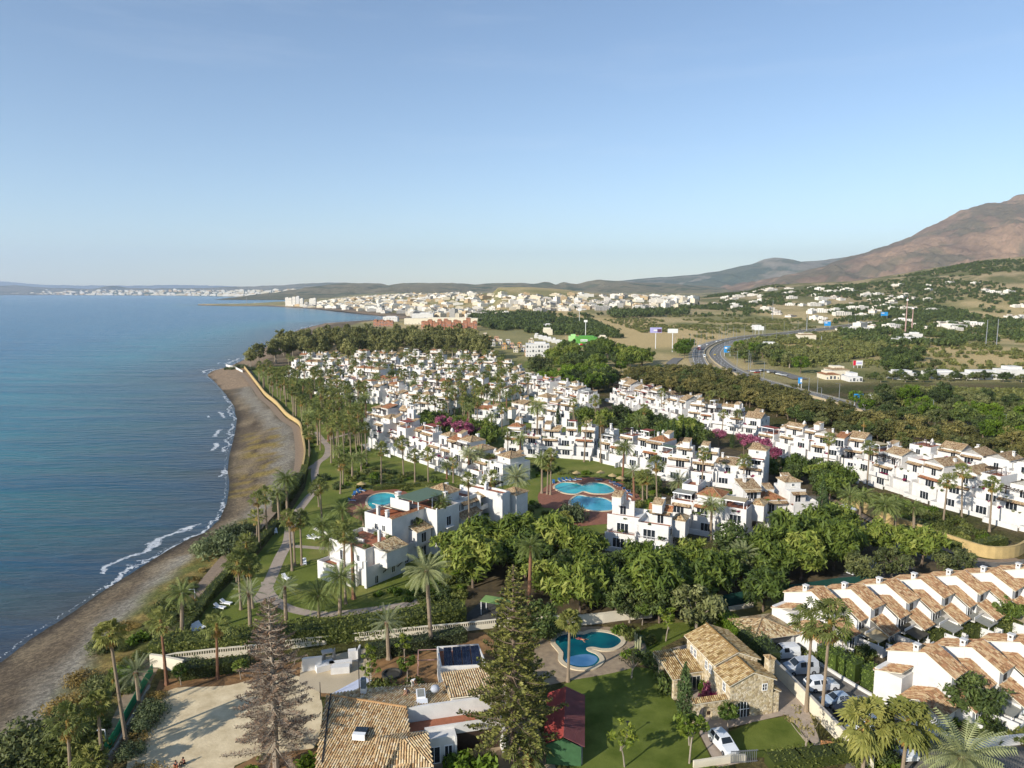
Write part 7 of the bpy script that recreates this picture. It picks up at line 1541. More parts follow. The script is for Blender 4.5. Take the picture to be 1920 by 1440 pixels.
for k in range(3):
    m=MB()
    for y in (-.2,.2): m.box(-1.2,y-.03,1.98,2.3,y+.03,2.04)
    for j in range(11): m.box(-1.1+j*.32,-.2,1.99,-1.06+j*.32,.2,2.03)
    m.build('ladder',MET,tr,(0,-.55+.55*k,.02))
m=MB(); m.box(.3,-1.0,1.2,2.0,-.98,1.75,0); m.box(.45,-1.01,1.4,.8,-1.0,1.62,1); m.box(.9,-1.01,1.35,1.7,-1.0,1.45,2); m.build('sign_board',[pm('sign_green','2fa04c',.05,3,.6),pm('sign_orange','e08a2a',.05,3,.6),WPLAST],tr)
make_car('long white van against the lower lane wall, under the drooping palm',VAN,CW,44.3,82.6,math.radians(12),'van','parked_van',closed=(4,5,6),s=1.1)
make_car('white car at the end of the lane wall, half under the drooping palm',SUV,CW,46.8,79.0,math.radians(95))
for i,(x,y,p_,rz,l) in enumerate([(1095,1072,CD,.3,'dark blue car in the tree-shaded bay, seaward one'),(1108,1074,CB,.3,'dark blue car in the tree-shaded bay, inland one'),(1604,1075,CW,.5,'white car in the small shaded car park'),(1625,1066,CS,.5,'silver car in the small shaded car park'),(1590,958,CW,2.2,'white car on the narrow road by the yellow wall')]):
    q=G(x,y,0); make_car(l,SEDAN,p_,q.x,q.y,rz)
# people -------------------------------------------------------------------
SKIN=pm('skin','b98468',.05,8,.6); HAIR=pm('dark_hair','2a1c14',.1,9,.8)
def skinned(name,verts,edges,rad,mat,parent,lv=2):
    me=bpy.data.meshes.new(name); me.from_pydata(verts,edges,[]); me.materials.append(mat); o=bpy.data.objects.new(name,me); link(o); o.parent=parent
    sm=o.modifiers.new('skin','SKIN'); me.skin_vertices.new(name='') if not me.skin_vertices else None
    for i,r in enumerate(rad): me.skin_vertices[0].data[i].radius=(r,r)
    me.skin_vertices[0].data[0].use_root=True
    ss_=o.modifiers.new('sub','SUBSURF'); ss_.levels=1; ss_.render_levels=1; return o
def person(label,x,y,z,rz,J,shirt,pants,hair=HAIR,cat='person'):
    """J: joints pelvis, chest, neck, head, and for l/r: sh, el, wr, hip, kn, an, toe"""
    t=thing('person',label,cat,(x,y,z),rz); V_=[];E_=[];R_=[]
    def add(p,r,pr=None):
        V_.append(tuple(p)); R_.append(r); 
        if pr is not None: E_.append((pr,len(V_)-1))
        return len(V_)-1
    pe=add(J['pelvis'],.13); mid=add((Vector(J['pelvis'])+Vector(J['chest']))/2,.115,pe); ch=add(J['chest'],.14,mid); nk=add(J['neck'],.055,ch); 
    hd=Vector(J['head']); h0=add(hd-Vector((0,0,.06)),.075,nk); h1=add(hd+Vector((0,0,.05)),.1,h0); add(hd+Vector((0,0,.11)),.08,h1); add(hd+Vector((0,-.1,-.01)),.018,h1)
    for s in 'lr':
        sh=add(J[s+'sh'],.062,ch); el=add(J[s+'el'],.042,sh); wr=add(J[s+'wr'],.028,el); d=(Vector(J[s+'wr'])-Vector(J[s+'el'])).normalized(); sd=d.cross(Vector((0,0,1))); sd=sd.normalized() if sd.length>.1 else Vector((1,0,0))
        pm_=add(Vector(J[s+'wr'])+d*.06,.034,wr)
        for k in range(4):
            f1=add(Vector(J[s+'wr'])+d*(.11)+sd*(k-1.5)*.022,.009,pm_); add(Vector(J[s+'wr'])+d*(.15+.012*(k%3))+sd*(k-1.5)*.024+Vector((0,0,-.02)),.008,f1)
        add(Vector(J[s+'wr'])+d*.08+sd*.055,.01,pm_)
        hp=add(J[s+'hip'],.085,pe); kn=add(J[s+'kn'],.055,hp); an=add(J[s+'an'],.036,kn); add(J[s+'toe'],.035,an)
    skinned('body',V_,E_,R_,SKIN,t)
    cv=[J['pelvis'],(Vector(J['pelvis'])+Vector(J['chest']))/2,J['chest'],J['lsh'],J['rsh'],(Vector(J['lsh'])+Vector(J['lel']))/2,(Vector(J['rsh'])+Vector(J['rel']))/2]
    if shirt: skinned('shirt',[tuple(p) for p in cv],[(0,1),(1,2),(2,3),(2,4),(3,5),(4,6)],[.15,.135,.165,.085,.085,.07,.07],shirt,t)
    if pants: skinned('trousers',[tuple(J['pelvis'])]+[tuple(J[a_]) for a_ in ('lhip','lkn','lan','rhip','rkn','ran')],[(0,1),(1,2),(2,3),(0,4),(4,5),(5,6)],[.145,.105,.08,.06,.105,.08,.06],pants,t)
    m=MB(); m.lathe([(.11,-.04),(.118,.05),(.09,.13),(.02,.17)],(hd.x,hd.y+.015,hd.z),10); m.build('hair',hair,t,smooth=True)
    return t
def pose(kind_):
    if kind_=='sit': return dict(pelvis=(0,0,.14),chest=(0,-.1,.52),neck=(0,-.12,.66),head=(0,-.16,.8),lsh=(-.19,-.1,.56),rsh=(.19,-.1,.56),lel=(-.24,-.34,.4),rel=(.24,-.34,.4),lwr=(-.12,-.52,.42),rwr=(.12,-.52,.42),lhip=(-.1,-.08,.13),rhip=(.1,-.08,.13),lkn=(-.15,-.42,.45),rkn=(.15,-.42,.45),lan=(-.14,-.62,.07),ran=(.14,-.62,.07),ltoe=(-.15,-.78,.04),rtoe=(.15,-.78,.04))
    if kind_=='crouch': return dict(pelvis=(0,.12,.42),chest=(0,-.16,.72),neck=(0,-.3,.8),head=(0,-.42,.84),lsh=(-.19,-.2,.74),rsh=(.19,-.2,.74),lel=(-.22,-.34,.46),rel=(.24,-.38,.48),lwr=(-.12,-.5,.24),rwr=(.1,-.56,.28),lhip=(-.1,.08,.4),rhip=(.1,.08,.4),lkn=(-.16,-.3,.48),rkn=(.16,-.26,.46),lan=(-.13,-.05,.08),ran=(.13,-.02,.08),ltoe=(-.14,-.22,.04),rtoe=(.14,-.2,.04))
    if kind_=='bend': return dict(pelvis=(0,.15,.9),chest=(0,-.2,1.12),neck=(0,-.36,1.12),head=(0,-.48,1.06),lsh=(-.19,-.24,1.1),rsh=(.19,-.24,1.1),lel=(-.2,-.36,.84),rel=(.2,-.4,.86),lwr=(-.1,-.5,.6),rwr=(.1,-.54,.62),lhip=(-.1,.13,.88),rhip=(.1,.13,.88),lkn=(-.12,.0,.48),rkn=(.14,-.1,.5),lan=(-.13,.12,.08),ran=(.15,.05,.08),ltoe=(-.14,-.04,.04),rtoe=(.15,-.12,.04))
    if kind_=='swim': return dict(pelvis=(0,0,.05),chest=(0,-.42,.08),neck=(0,-.56,.1),head=(0,-.68,.14),lsh=(-.19,-.46,.08),rsh=(.19,-.46,.08),lel=(-.42,-.6,.06),rel=(.42,-.6,.06),lwr=(-.5,-.84,.05),rwr=(.5,-.84,.05),lhip=(-.1,.08,.04),rhip=(.1,.08,.04),lkn=(-.2,.48,.02),rkn=(.2,.48,.02),lan=(-.24,.88,.0),ran=(.24,.88,.0),ltoe=(-.24,1.02,.0),rtoe=(.24,1.02,.0))
    return dict(pelvis=(0,0,.94),chest=(0,-.02,1.32),neck=(0,-.02,1.5),head=(0,-.03,1.62),lsh=(-.19,0,1.42),rsh=(.19,0,1.42),lel=(-.26,.08,1.14),rel=(.26,-.1,1.14),lwr=(-.26,-.02,.9),rwr=(.26,-.28,.96),lhip=(-.1,0,.9),rhip=(.1,0,.9),lkn=(-.11,-.14,.5),rkn=(.11,.08,.5),lan=(-.11,-.16,.08),ran=(.11,.26,.12),ltoe=(-.12,-.32,.04),rtoe=(.12,.14,.04))
CL=lambda n,c: pm(n,c,.08,6,.85)
q=G(330,1438,.03); person('person in grey top and orange shorts sitting at the edge of the sand',q.x,q.y,.03,.4,pose('sit'),CL('grey_shirt','5c5a5e'),CL('orange_shorts','b8603a'))
q=G(346,1432,.03); person('person in dark red clothes sitting on the sand with a long shadow',q.x,q.y,.03,-.5,pose('sit'),CL('dark_red_shirt','4a1a22'),CL('black_trousers','1c1c20'))
ww=CL('white_shirt','d6d6d2'); q=hit(774,1290,A,plane_from(A,Bq,math.radians(11),-1)[2]); person('roof worker in white bending over the clay tiles',q.x,q.y,q.z+.1,1.2,pose('bend'),ww,CL('pale_trousers','b8b4ac'))
q=hit(765,1304,A,plane_from(A,Bq,math.radians(11),-1)[2]); person('roof worker in white cap and dark trousers crouching on the tiles',q.x,q.y,q.z+.1,-1.0,pose('crouch'),CL('dark_shirt','3c3f4a'),CL('brown_trousers','6a5a4c'),ww)
q=G(1090,1199,.1); person('swimmer floating in the deep teal private pool',q.x,q.y,.1,1.0,pose('swim'),None,CL('red_swimwear','b05a50'))
q=G(514,752,0); person('walker on the promenade before the curved yellow wall',q.x,q.y,.05,.3,pose('walk'),CL('dark_blue_shirt','22304a'),CL('black_trousers','1c1c20')); q=G(483,722,0); person('walker in pink farther along the promenade',q.x,q.y,.05,.3,pose('walk'),CL('pink_shirt','b87a78'),CL('grey_trousers','6a6a70'))
# rubbish sack and materials on the roof
m=MB(); m.lathe([(.45,0),(.62,.3),(.5,.62),(.2,.8)],(0,0,0),9); q=G(816,1296,5.1); tag(m.build('builders_sack',pm('sack','a4a8b0',.1,4,.8),None,tuple(q),smooth=True),'grey builders sack lying on the clay tiles','sack')
m=MB(); m.M=Matrix.Rotation(.5,4,'Z')@Matrix.Rotation(math.radians(60),4,'X'); m.box(-.5,-.7,0,.5,.7,.06); q=G(1190,1205-22,.3); tag(m.build('board',pm('green_board','4c6a50',.08,3,.7),None,(q.x+.8,q.y-3.2,.5)),'tilted green board on the grass behind the cactus','board')
# ---------- highway, signs, far vegetation and the town ----------
def gpx(pts,n=5):
    Q=[Gt(x,y) for x,y in pts]; return smooth([tuple(q.xy) for q in Q],n,False)
zf=lambda x,y: hz(x,y)
_hc={}
def zfc(x,y):
    k=(round(x,1),round(y,1))
    if k not in _hc: _hc[k]=hz(x,y)
    return _hc[k]
MARK=pm('road_marking','d8d8d0',.05,3,.7)
HL=gpx([(1330,706),(1318,690),(1310,674),(1309,661),(1317,652),(1334,644),(1360,637.5),(1400,631),(1450,626.5),(1520,618.5),(1580,611),(1612,606.5),(1640,603)],7)
HR=gpx([(1640,775),(1590,760),(1541,746),(1490,733),(1440,719),(1398,705),(1368,691),(1350,678),(1341,666),(1346,655),(1360,646),(1384,638.5),(1420,632.5),(1470,627),(1530,620),(1585,613.5),(1618,609),(1645,605.5)],7)
AH=pm('highway_asphalt','77736c',.1,.3,.9,.1)
for nm,P_ in (('highway',HL),('highway',HR)):
    ribbon(nm,P_,9.5,AH,.55,'curving highway carriageway, '+('sea-side lanes' if P_ is HL else 'inland lanes'),0,zfc)
    ribbon('road_verge',P_,16,pm('verge','9a8e74',.12,.4,.95),.4,'pale verge of the highway',0,zfc)
    for off in (-4.4,4.4): ribbon('road_marking',P_,.35,MARK,.58,'white edge line of the highway',off,zfc)
    for off in (-1.3,1.6):
        O=offset(P_,off)
        mb=MB()
        for i in range(0,len(O)-1,2):
            a_=Vector(O[i]); b_2=Vector(O[i+1]); d=(b_2-a_).normalized(); n_=Vector((-d.y,d.x))*.12; mb.face([(*(a_-n_),zfc(*a_)+.6),(*(b_2-n_),zfc(*b_2)+.6),(*(b_2+n_),zfc(*b_2)+.6),(*(a_+n_),zfc(*a_)+.6)])
        kind(mb.build('road_marking',MARK),'structure','dashed lane line of the highway')
for P_,off,l in ((HL,-5.6,'concrete crash barrier on the inner side of the sea-side lanes'),(HR,5.4,'concrete crash barrier on the inner side of the inland lanes')):
    O=offset(P_,off); mb=MB()
    for i in range(len(O)-1):
        a_,b_2=Vector(O[i]),Vector(O[i+1]); z0,z1=zfc(*a_)+.4,zfc(*b_2)+.4; d=(b_2-a_).normalized(); n_=Vector((-d.y,d.x))*.25
        mb.face([(*(a_-n_),z0),(*(b_2-n_),z1),(*(b_2-n_),z1+1.1),(*(a_-n_),z0+1.1)]); mb.face([(*(a_+n_),z0+1.1),(*(b_2+n_),z1+1.1),(*(b_2+n_),z1),(*(a_+n_),z0)]); mb.face([(*(a_-n_),z0+1.1),(*(b_2-n_),z1+1.1),(*(b_2+n_),z1+1.1),(*(a_+n_),z0+1.1)])
    tag(mb.build('crash_barrier',pm('barrier','b8a888',.1,1,.9)),l,'barrier')
ribbon('road',gpx([(1405,697),(1440,695),(1480,705),(1500,712)]),10,AH,.5,'service road beside the highway with parked cars',0,zfc)
ribbon('road',gpx([(1272,672),(1258,684),(1275,690),(1300,700)]),8,AH,.5,'slip road behind the brown trees',0,zfc)
# vehicles on the highway
def far_car(px,py,pnt,label,tp=0,rz=None,s=1.0):
    p=Gt(px,py); m=MB()
    if tp==0: m.box(-2.1,-.85,.3,2.1,.85,.85,0); m.prism([(-1.2,-.75),(1.5,-.75),(1.5,.75),(-1.2,.75)],.85,1.35,1,0)
    elif tp==1: m.box(-2.6,-.95,.35,2.6,.95,2.1,0); m.box(-2.62,-.8,1.2,-2.6,.8,1.9,1); m.box(-2.3,-.97,1.3,-1.2,.97,1.8,1)
    else: m.box(-3.0,-1.2,.5,9.5,1.2,3.9,0); m.box(-5.2,-1.2,.5,-3.2,1.2,3.2,2); m.box(-5.22,-1.0,1.8,-5.2,1.0,2.8,1)
    for x in (-1.4,1.4): 
        for y in (-.8,.6): m.box(x-.3,y,0,x+.3,y+.2,.6,1)
    P_=HL if min(math.dist(p.xy,q) for q in HL)<min(math.dist(p.xy,q) for q in HR) else HR
    i=min(range(1,len(P_)-1),key=lambda k:math.dist(p.xy,P_[k])); d=Vector(P_[i+1])-Vector(P_[i-1]); a_=math.atan2(d.y,d.x) if rz is None else rz
    o=m.build(('car','van','lorry')[tp],[pnt,GLASS,CR],None,(p.x,p.y,p.z+.6),rz=a_); o.scale=(s,s,s); tag(o,label,('car','van','lorry')[tp])
far_car(1340,667,paint('yellow_paint','d8b850'),'yellowish car in the middle of the inland lanes'); far_car(1321,671,CW,'white van on the sea-side lanes behind the lorry',1); far_car(1311,657,CW,'white lorry cab with a red top on the sea-side lanes',2); far_car(1326,648,CW,'white car above the lorry on the sea-side lanes'); far_car(1344,642,CW,'pale car at the top of the highway bend'); far_car(1352,640,CS,'silver car at the top of the highway bend'); far_car(1378,636,CD,'dark car past the highway bend'); far_car(1377,697,CD,'dark car on the inland lanes below the blue sign')
for x,y,p_ in ((1500,620,CD),(1530,619,CW),(1562,615,CB),(1600,608.5,CD),(1612,607,CW),(1624,605.5,CD),(1632,605,CS)): far_car(x,y,p_,'')
for i,(x,y,p_) in enumerate([(1412,699,CW),(1420,701,CR),(1428,697,CS),(1440,700,CW),(1452,702,CD),(1460,704,CW),(1470,706,CS)]): far_car(x,y,p_,'',rz=.4*i)
# highway lamps
LP=[(1301,678,634),(1310,681,641),(1294,660,626),(1290,662,636),(1306,652,622),(1314,646,620),(1324,645,623),(1335,641,621),(1348,637,613),(1353,636,612),(1364,633,607),(1375,633,611),(1380,648,619),(1359,652,612),(1368,646,620),(1395,641,610),(1401,648,634),(1352,690,671),(1381,706,659),(1403,702,657),(1407,690,663),(1432,712,678),(1425,712,696),(1411,630,608),(1422,628,606),(1434,629,608),(1455,642,618),(1477,640,616),(1496,622,602),(1513,621,600),(1516,737,708),(1532,741,707),(1573,750,719),(1540,745,727),(1590,616,597),(1603,612,594),(1619,608,592),(1470,624,603),(1280,653,628),(1266,646,630)]
for x,y,tp in LP: lamp(x,y,tp,'',mat=MET,r=.14,al=2.0,group='tall lamp posts along the highway')
for x,y,tp,l in ((1748,786,750,'grey lamp post in the brown belt, seaward of the bare pole'),(1813,802,770,'bare pale pole rising from the brown belt'),(1884,812,777,'grey lamp post in the brown belt, at its inland end'),(1774,790,779,'short lamp post in the brown belt')): lamp(x,y,tp,l,arm='lamp' in l,mat=MET,r=.14,al=1.0)
for x,y,tp,l in ((1697,628,558,'taller of the two red-white radio masts'),(1709,625,575,'shorter of the two radio masts')):
    p=Gt(x,y); h=ztop(tp,p.y)-p.z; t=thing('radio_mast',l,'mast',tuple(p)); m=MB(); m.tube([(0,0,0),(0,0,h)],[.9,.45],6); m.build('pole',pm('mast_paint','b09088',.15,.2,.7),t)
    m=MB(); m.tube([(0,0,h*.92),(0,0,h*.96)],[1.3,1.3],8); m.build('antenna',WPLAST,t)
for x,y,tp,l in ((1512,622,584,'slim lattice mast behind the highway'),(1448,600,562,'slim pylon in the dry fields'),(1540,640,630,'tall palm-like post by the white house'),(1823,575,545,'pylon on the scrub hill'),(1848,650,600,'pale tower stub by the white houses'),(1868,650,598,'pale tower stub, inland one')): lamp(x,y,tp,l,arm=False,mat=MET,nm='pylon',r=.4)
# signs and billboards
def board(px0,px1,py0,py1,pfoot,label,mats,posts=1,marks=(),nm='billboard',cat='billboard',rz=0):
    p=Gt((px0+px1)/2,pfoot); d=p.y*cP+(CAMZ-p.z)*sP; w_=(px1-px0)*d/F; zt=ztop(py0,p.y); zb=ztop(py1,p.y)
    t=thing(nm,label,cat,tuple(p),rz); m=MB(); m.box(-w_/2,-.15,zb-p.z,w_/2,.15,zt-p.z,0); m.build('panel',mats[0],t); h=zt-zb
    for k in range(posts):
        x=0 if posts==1 else -w_*.4+w_*.8*k/(posts-1); m=MB(); m.tube([(x,.0,-.2),(x,.0,zb-p.z)],.35 if posts==1 else .15,8); m.build('post',WMET,t)
    for i,(a_,b_2,c_,e_,mt) in enumerate(marks):
        m=MB(); m.box(-w_/2+w_*a_,-.2,zb-p.z+h*c_,-w_/2+w_*b_2,-.16,zb-p.z+h*e_); m.build('printed_area',mt,t)
    return t
BLU=pm('sign_blue','2f8fd0',.05,.5,.6); WH=pm('board_white','dcdcd8',.04,.5,.7); GRL=pm('shop_green','5c9a40',.06,.3,.7); RDM=pm('shop_red','c8203a',.05,.3,.7); LIL=pm('board_lilac','a8a4d0',.08,.3,.7); MAR=pm('board_maroon','5a3a50',.08,.3,.7)
board(1218,1240,614,624,654,'lilac and maroon billboard on a thick white column',[LIL],1,[(.62,.98,.1,.7,MAR),(.3,.6,.35,.6,WH)]); board(1251,1270,616.5,624.5,660,'blank white billboard on a tall pale column',[WH],1); board(1083,1089.5,578,583,608,'small white box sign on a tall pole in the dry field',[WH]); board(1094.5,1101,600,604,636,'white box sign on a pole behind the green shop',[WH])
board(1357,1370,649,661,668,'blue motorway direction sign at the highway bend',[BLU],2,[(.1,.45,.6,.85,WH),(.55,.9,.15,.4,WH)],'road_sign','road sign'); board(1545,1557,603,611,617,'blue motorway direction sign on the straight stretch',[BLU],2,[(.1,.5,.6,.8,WH)],'road_sign','road sign'); board(1651,1664,585,592,599,'blue gantry sign at the far end of the highway',[BLU],2,[(.1,.5,.6,.8,WH)],'road_sign','road sign')
board(1600,1620,738.5,752,762,'large blue direction sign above the brown trees',[BLU],2,[(.2,.42,.68,.86,paint('sign_dark_blue','15507e')),(.58,.85,.68,.86,paint('sign_dark_blue','15507e')),(.3,.7,.2,.45,WH)],'road_sign','road sign'); board(1622,1635,739,752,762,'white direction sign next to the large blue one',[WH],2,[(.1,.9,.68,.74,MET)],'road_sign','road sign')
board(1599,1617,676,685,690,'white and red billboard low in the dry field',[WH],3,[(0,.28,0,1,RDM),(.35,.9,.35,.6,LIL)]); board(1414,1432,612,619,628,'blank white hoarding beyond the highway bend',[WH],3); board(1496,1503,708,719,728,'blue and white panel by the service road',[BLU],2,[(.5,1,.2,.8,WH)])
# shop, hotel and houses of the middle distance
def far_house(px0,px1,pyb,pyt,label,mat,depth=12,roof=None,nwx=4,nwz=2,rz=0,group=None,nm='house',cat='house',wins=True):
    p=Gt((px0+px1)/2,pyb); d=p.y*cP+(CAMZ-p.z)*sP; w_=(px1-px0)*d/F; h=max(3,ztop(pyt,p.y)-p.z)
    t=thing(nm,label,cat,(p.x,p.y,p.z-.3),rz,group); m=MB(); m.box(-w_/2,0,0,w_/2,depth,h+.3); rnd=random.Random(int(px0*7+pyb))
    m.box(-w_/2+rnd.uniform(0,.4)*w_,depth*.3,h+.3,w_*.35,depth*.9,h+rnd.uniform(1.2,2.4)); m.build('wall',mat,t)
    if roof: m=MB(); hip(m,-w_/2,0,w_/2,depth,h+.35,min(w_,depth)*.16,.4,.6); m.build('roof',[roof,WHITE2,TILE],t)
    if wins:
        for i in range(nwx):
            for k in range(nwz): inst(WIN[rnd.choice('td')],'window',t,(-w_/2+w_*(i+.5)/nwx,0,.6+k*h/nwz),(0,0,0),(1.1,1,1))
    return t
far_house(986,1030,669,645,'three-storey white hotel with rows of small windows beside the playing field',WHITE,14,None,8,3,nm='hotel',cat='hotel'); 
t=far_house(1082,1121,651,633,'green supermarket box with a red and white canopy',GRL,22,None,1,1,nm='shop',cat='shop',wins=False)
m=MB(); m.box(-7,-.12,6.0,0,-.02,8.2); m.build('sign_panel',WH,t)
for k in range(7): m=MB(); m.box(-6.4+k*.85,-.17,6.5,-5.9+k*.85,-.13,7.6 if k in (0,4) else 7.2); m.build('sign_letter',GRL,t)
for x,mt in ((-9.8,WH),(-7.5,RDM),(-2.5,WH),(-.5,RDM),(5.5,WH)): m=MB(); m.box(x,-1.6,2.6,x+(6 if x==-.5 else 2.2),-.0,3.9); m.build('canopy_band',mt,t)
far_house(1068,1082,648,631,'pale green wing of the supermarket',pm('pale_green_wall','a8d48a',.05,.5,.8),16,None,1,1,wins=False,nm='shop',cat='shop'); far_house(1124,1138,642,632,'cream portico building right of the supermarket',WHITE2,10,None,3,1)
far_house(1116,1127,671,664,'small grey pavilion among trees below the supermarket',pm('pavilion_grey','b0aeb0',.05,.5,.8),8,None,2,1); far_house(1019,1036,628,618,'white box warehouse above the shop roofs',WHITE2,18,None,1,1,wins=False); far_house(1018,1034,616,608,'white modern villa with dark opening among trees',WHITE,12,None,2,1)
for i in range(16):
    x=905+i*7.2; y=640+i*2.0+ (i%3)*5-8
    if x>990: y-=14
    far_house(x,x+9,y+3,y-5,'',(WHITE2,pm('ochre_wall','c79a5c',.08,.3,.9),WHITE,pm('peach_wall','d0a888',.08,.3,.9))[i%4],9,TILEO if i%2 else TILE,2,2,group='cream and ochre houses climbing beside the eucalyptus wood')
for i in range(9): x=1002+i*8.2; y=632+i*2.2; far_house(x,x+8.5,y+2,y-3.5,'',WHITE,12,None,1,1,wins=False,group='flat white sheds leading to the green supermarket')
ORG=pm('terracotta_render_far','a8745a',.1,.2,.9)
for i in range(17): x=790+i*6; y=612+(i*5%7); far_house(x,x+8,y+4,y-9-(i%3)*3,'',ORG,9,TILEO,2,2,group='terracotta holiday flats behind the eucalyptus wood')
for i in range(6): x=700+i*6; far_house(x,x+7,612,601+(i%2)*2,'',ORG,9,TILEO,2,2,group='terracotta flats by the far beach')
far_house(758,905,608,597,'very long low white building behind the eucalyptus wood',WHITE2,25,None,24,1,nm='building',cat='building'); far_house(718,745,603,594,'white seafront building beyond the wood',WHITE,20,None,5,2,nm='building',cat='building'); far_house(772,812,597,588,'white domed hall above the long white building',WHITE,25,None,4,1,nm='building',cat='building'); far_house(886,913,596,586,'dark-windowed grey office block among trees',CONC,20,None,6,3,nm='building',cat='building')
for x0,x1,yb,yt,l,rf in ((1548,1575,712,703,'white bungalow with orange roof by the service road',TILEO),(1560,1592,708,694,'two-storey white house with a hipped roof in the dry plain',TILE),(1592,1617,716,707,'low white house with blue shutters',None),(1682,1722,712,700,'long low white villa behind the trimmed hedge, seaward',None),(1748,1800,710,699,'cream walled villa behind the trimmed hedge, middle',None),(1820,1885,712,702,'flat white villa behind the trimmed hedge, with grey roof',None),(1885,1930,710,694,'large white villa at the picture edge behind the hedge',None),(1682,1748,644,635,'long white restaurant with terraces',None),(1705,1730,635,626,'upper storey block of the long white restaurant',None),(1500,1530,640,628,'yellow house with hipped roof by the highway',TILE),(1430,1460,652,645,'low flat building beyond the umbrella pines',None),(1413,1432,618,612,'white flat building beside the highway',None)): far_house(x0,x1,yb,yt,l,WHITE if rf is None else WHITE2,13,rf,4,1)
# vegetation of the plain: individual trees near, masses beyond
TREEK=[]
def fartree(px,py,k,s): p=Gt(px,py); t=tree_at(p.x,p.y,p.z-.3,k,s); t['zone']='on the plain beside the highway'; TREEK.append(t)
rnd=random.Random(99)
for x,y,k,s in [(1278,660,'lime',1.7),(1286,664,'lime',1.8),(1274,668,'lime',1.6),(1293,655,'lime',1.5),(1283,672,'lime',1.5),(1385,662,'lime',1.6),(1400,664,'olive',2.0),(1415,668,'lime',1.7),(1430,672,'dark',1.7),(1378,672,'olive',1.8),(1445,676,'olive',2.2),(1460,684,'dark',1.6),(1480,690,'olive',2),(1500,700,'lime',1.6),(1396,680,'dark',1.4),(1410,684,'olive',1.7)]: fartree(x,y,k,s)
def strew(poly,n,kinds,s,fn=None):
    xs=[p[0] for p in poly]; ys=[p[1] for p in poly]; k=0
    while k<n:
        x=rnd.uniform(min(xs),max(xs)); y=rnd.uniform(min(ys),max(ys))
        if not bool(inpoly(np.array([x]),np.array([y]),poly)[0]): continue
        p=Gt(x,y)
        if min(math.dist(p.xy,q) for q in HL)<13 or min(math.dist(p.xy,q) for q in HR)<13: continue
        k+=1; fn(p,rnd.choice(kinds),rnd.uniform(*s)) if fn else fartree(x,y,rnd.choice(kinds),rnd.uniform(*s))
strew([(1030,660),(1130,655),(1240,680),(1150,712),(1120,740),(1090,700),(1030,690)],60,('lime','dark','olive','broad','broad'),(1.0,1.7))
strew([(1640,690),(1660,668),(1730,668),(1760,690),(1740,705),(1660,705)],24,('dark','olive','dark'),(1.2,1.7))
for i in range(26): x=1628+i*11.5; fartree(x,714+rnd.uniform(-3,4),rnd.choice(('olive','dark','olive')),rnd.uniform(.6,1.0))
# masses: one mesh of many small crowns each
CLV=[]; 
_r=random.Random(4)
for q in range(5):
    m=MB()
    for i in range(9):
        a_=_r.random()*6.3; k=_r.random()**.5*.7; leafcloud(m,_r,(math.cos(a_)*k,math.sin(a_)*k,.45+_r.random()*.35),(.42,.42,.35),9,.42,el=1.3)
    CLV.append((np.array(m.v,np.float32),len(m.f),np.array([m.col[i] for i in range(len(m.f))],np.float32)))
def mass(name,label,pts,mat):
    """pts: (x,y,z,r,h)"""
    V_=[];cv=[];
    for (x,y,z,r,h) in pts:
        v,n,c=CLV[rnd.randrange(5)]; a_=rnd.random()*6.28; ca,sa=math.cos(a_),math.sin(a_); w_=np.empty_like(v); w_[:,0]=(v[:,0]*ca-v[:,1]*sa)*r+x; w_[:,1]=(v[:,0]*sa+v[:,1]*ca)*r+y; w_[:,2]=v[:,2]*h+z; V_.append(w_); cv.append(c*.6+rnd.random()*.4)
    V=np.concatenate(V_); c=np.concatenate(cv); nf=len(c); me=bpy.data.meshes.new(name); me.vertices.add(len(V)); me.vertices.foreach_set('co',V.ravel()); me.loops.add(nf*4); me.loops.foreach_set('vertex_index',np.arange(nf*4,dtype=np.int32)); me.polygons.add(nf); me.polygons.foreach_set('loop_start',np.arange(0,nf*4,4,dtype=np.int32)); me.update(calc_edges=True)
    at=me.attributes.new('v','FLOAT','FACE'); at.data.foreach_set('value',c.astype(np.float32)); me.materials.append(mat); o=bpy.data.objects.new(name,me); link(o); kind(o,'stuff',label)
def zonepts(poly,n,r,h,thr=.5,sc=(60,60)):
    x0,x1=min(p[0] for p in poly)-10,max(p[0] for p in poly)+10; y0,y1=min(p[1] for p in poly),max(p[1] for p in poly)
    R_=np.random.RandomState(int(x0*3+y0*7+n)); Ya=max(300,55*F/max(6,(y1+6-547))*.9); Yb=min(9500,max(Ya*1.5,(170 if y0<575 else 90)*F/max(12,(y0-547)) )) if y0>556 else 5200
    if y0<556 and x0>1200: Yb=2700
    m_=n*14; Y_=np.sqrt(R_.rand(m_)*(Yb**2-Ya**2)+Ya**2); X_=(R_.rand(m_)*(x1-x0)+x0-960)/F*Y_*1.0+0
    z=height(X_,Y_); dz=z-CAMZ; d=Y_*cP-dz*sP; px=960+F*X_/d; py=720-F*(Y_*sP+dz*cP)/d
    ok=inpoly(px,py,poly)&(shore(X_,Y_)>25)&(fbm(X_/sc[0],Y_/sc[1],3)>thr)
    for L_ in (HL,HR): ok&=pdist(X_,Y_,L_)>16
    I=np.nonzero(ok)[0][:n]
    return [(X_[i],Y_[i],z[i]-.4,r*rnd.uniform(.6,1.4),h*rnd.uniform(.7,1.3)) for i in I]
FARG=foliage('far_leaf',['252d16','39431f','50592b','6a6c3a'],.15,0); FARO=foliage('far_scrub_leaf',['3d4222','585a30','77733f','8f8452'],.15,0)
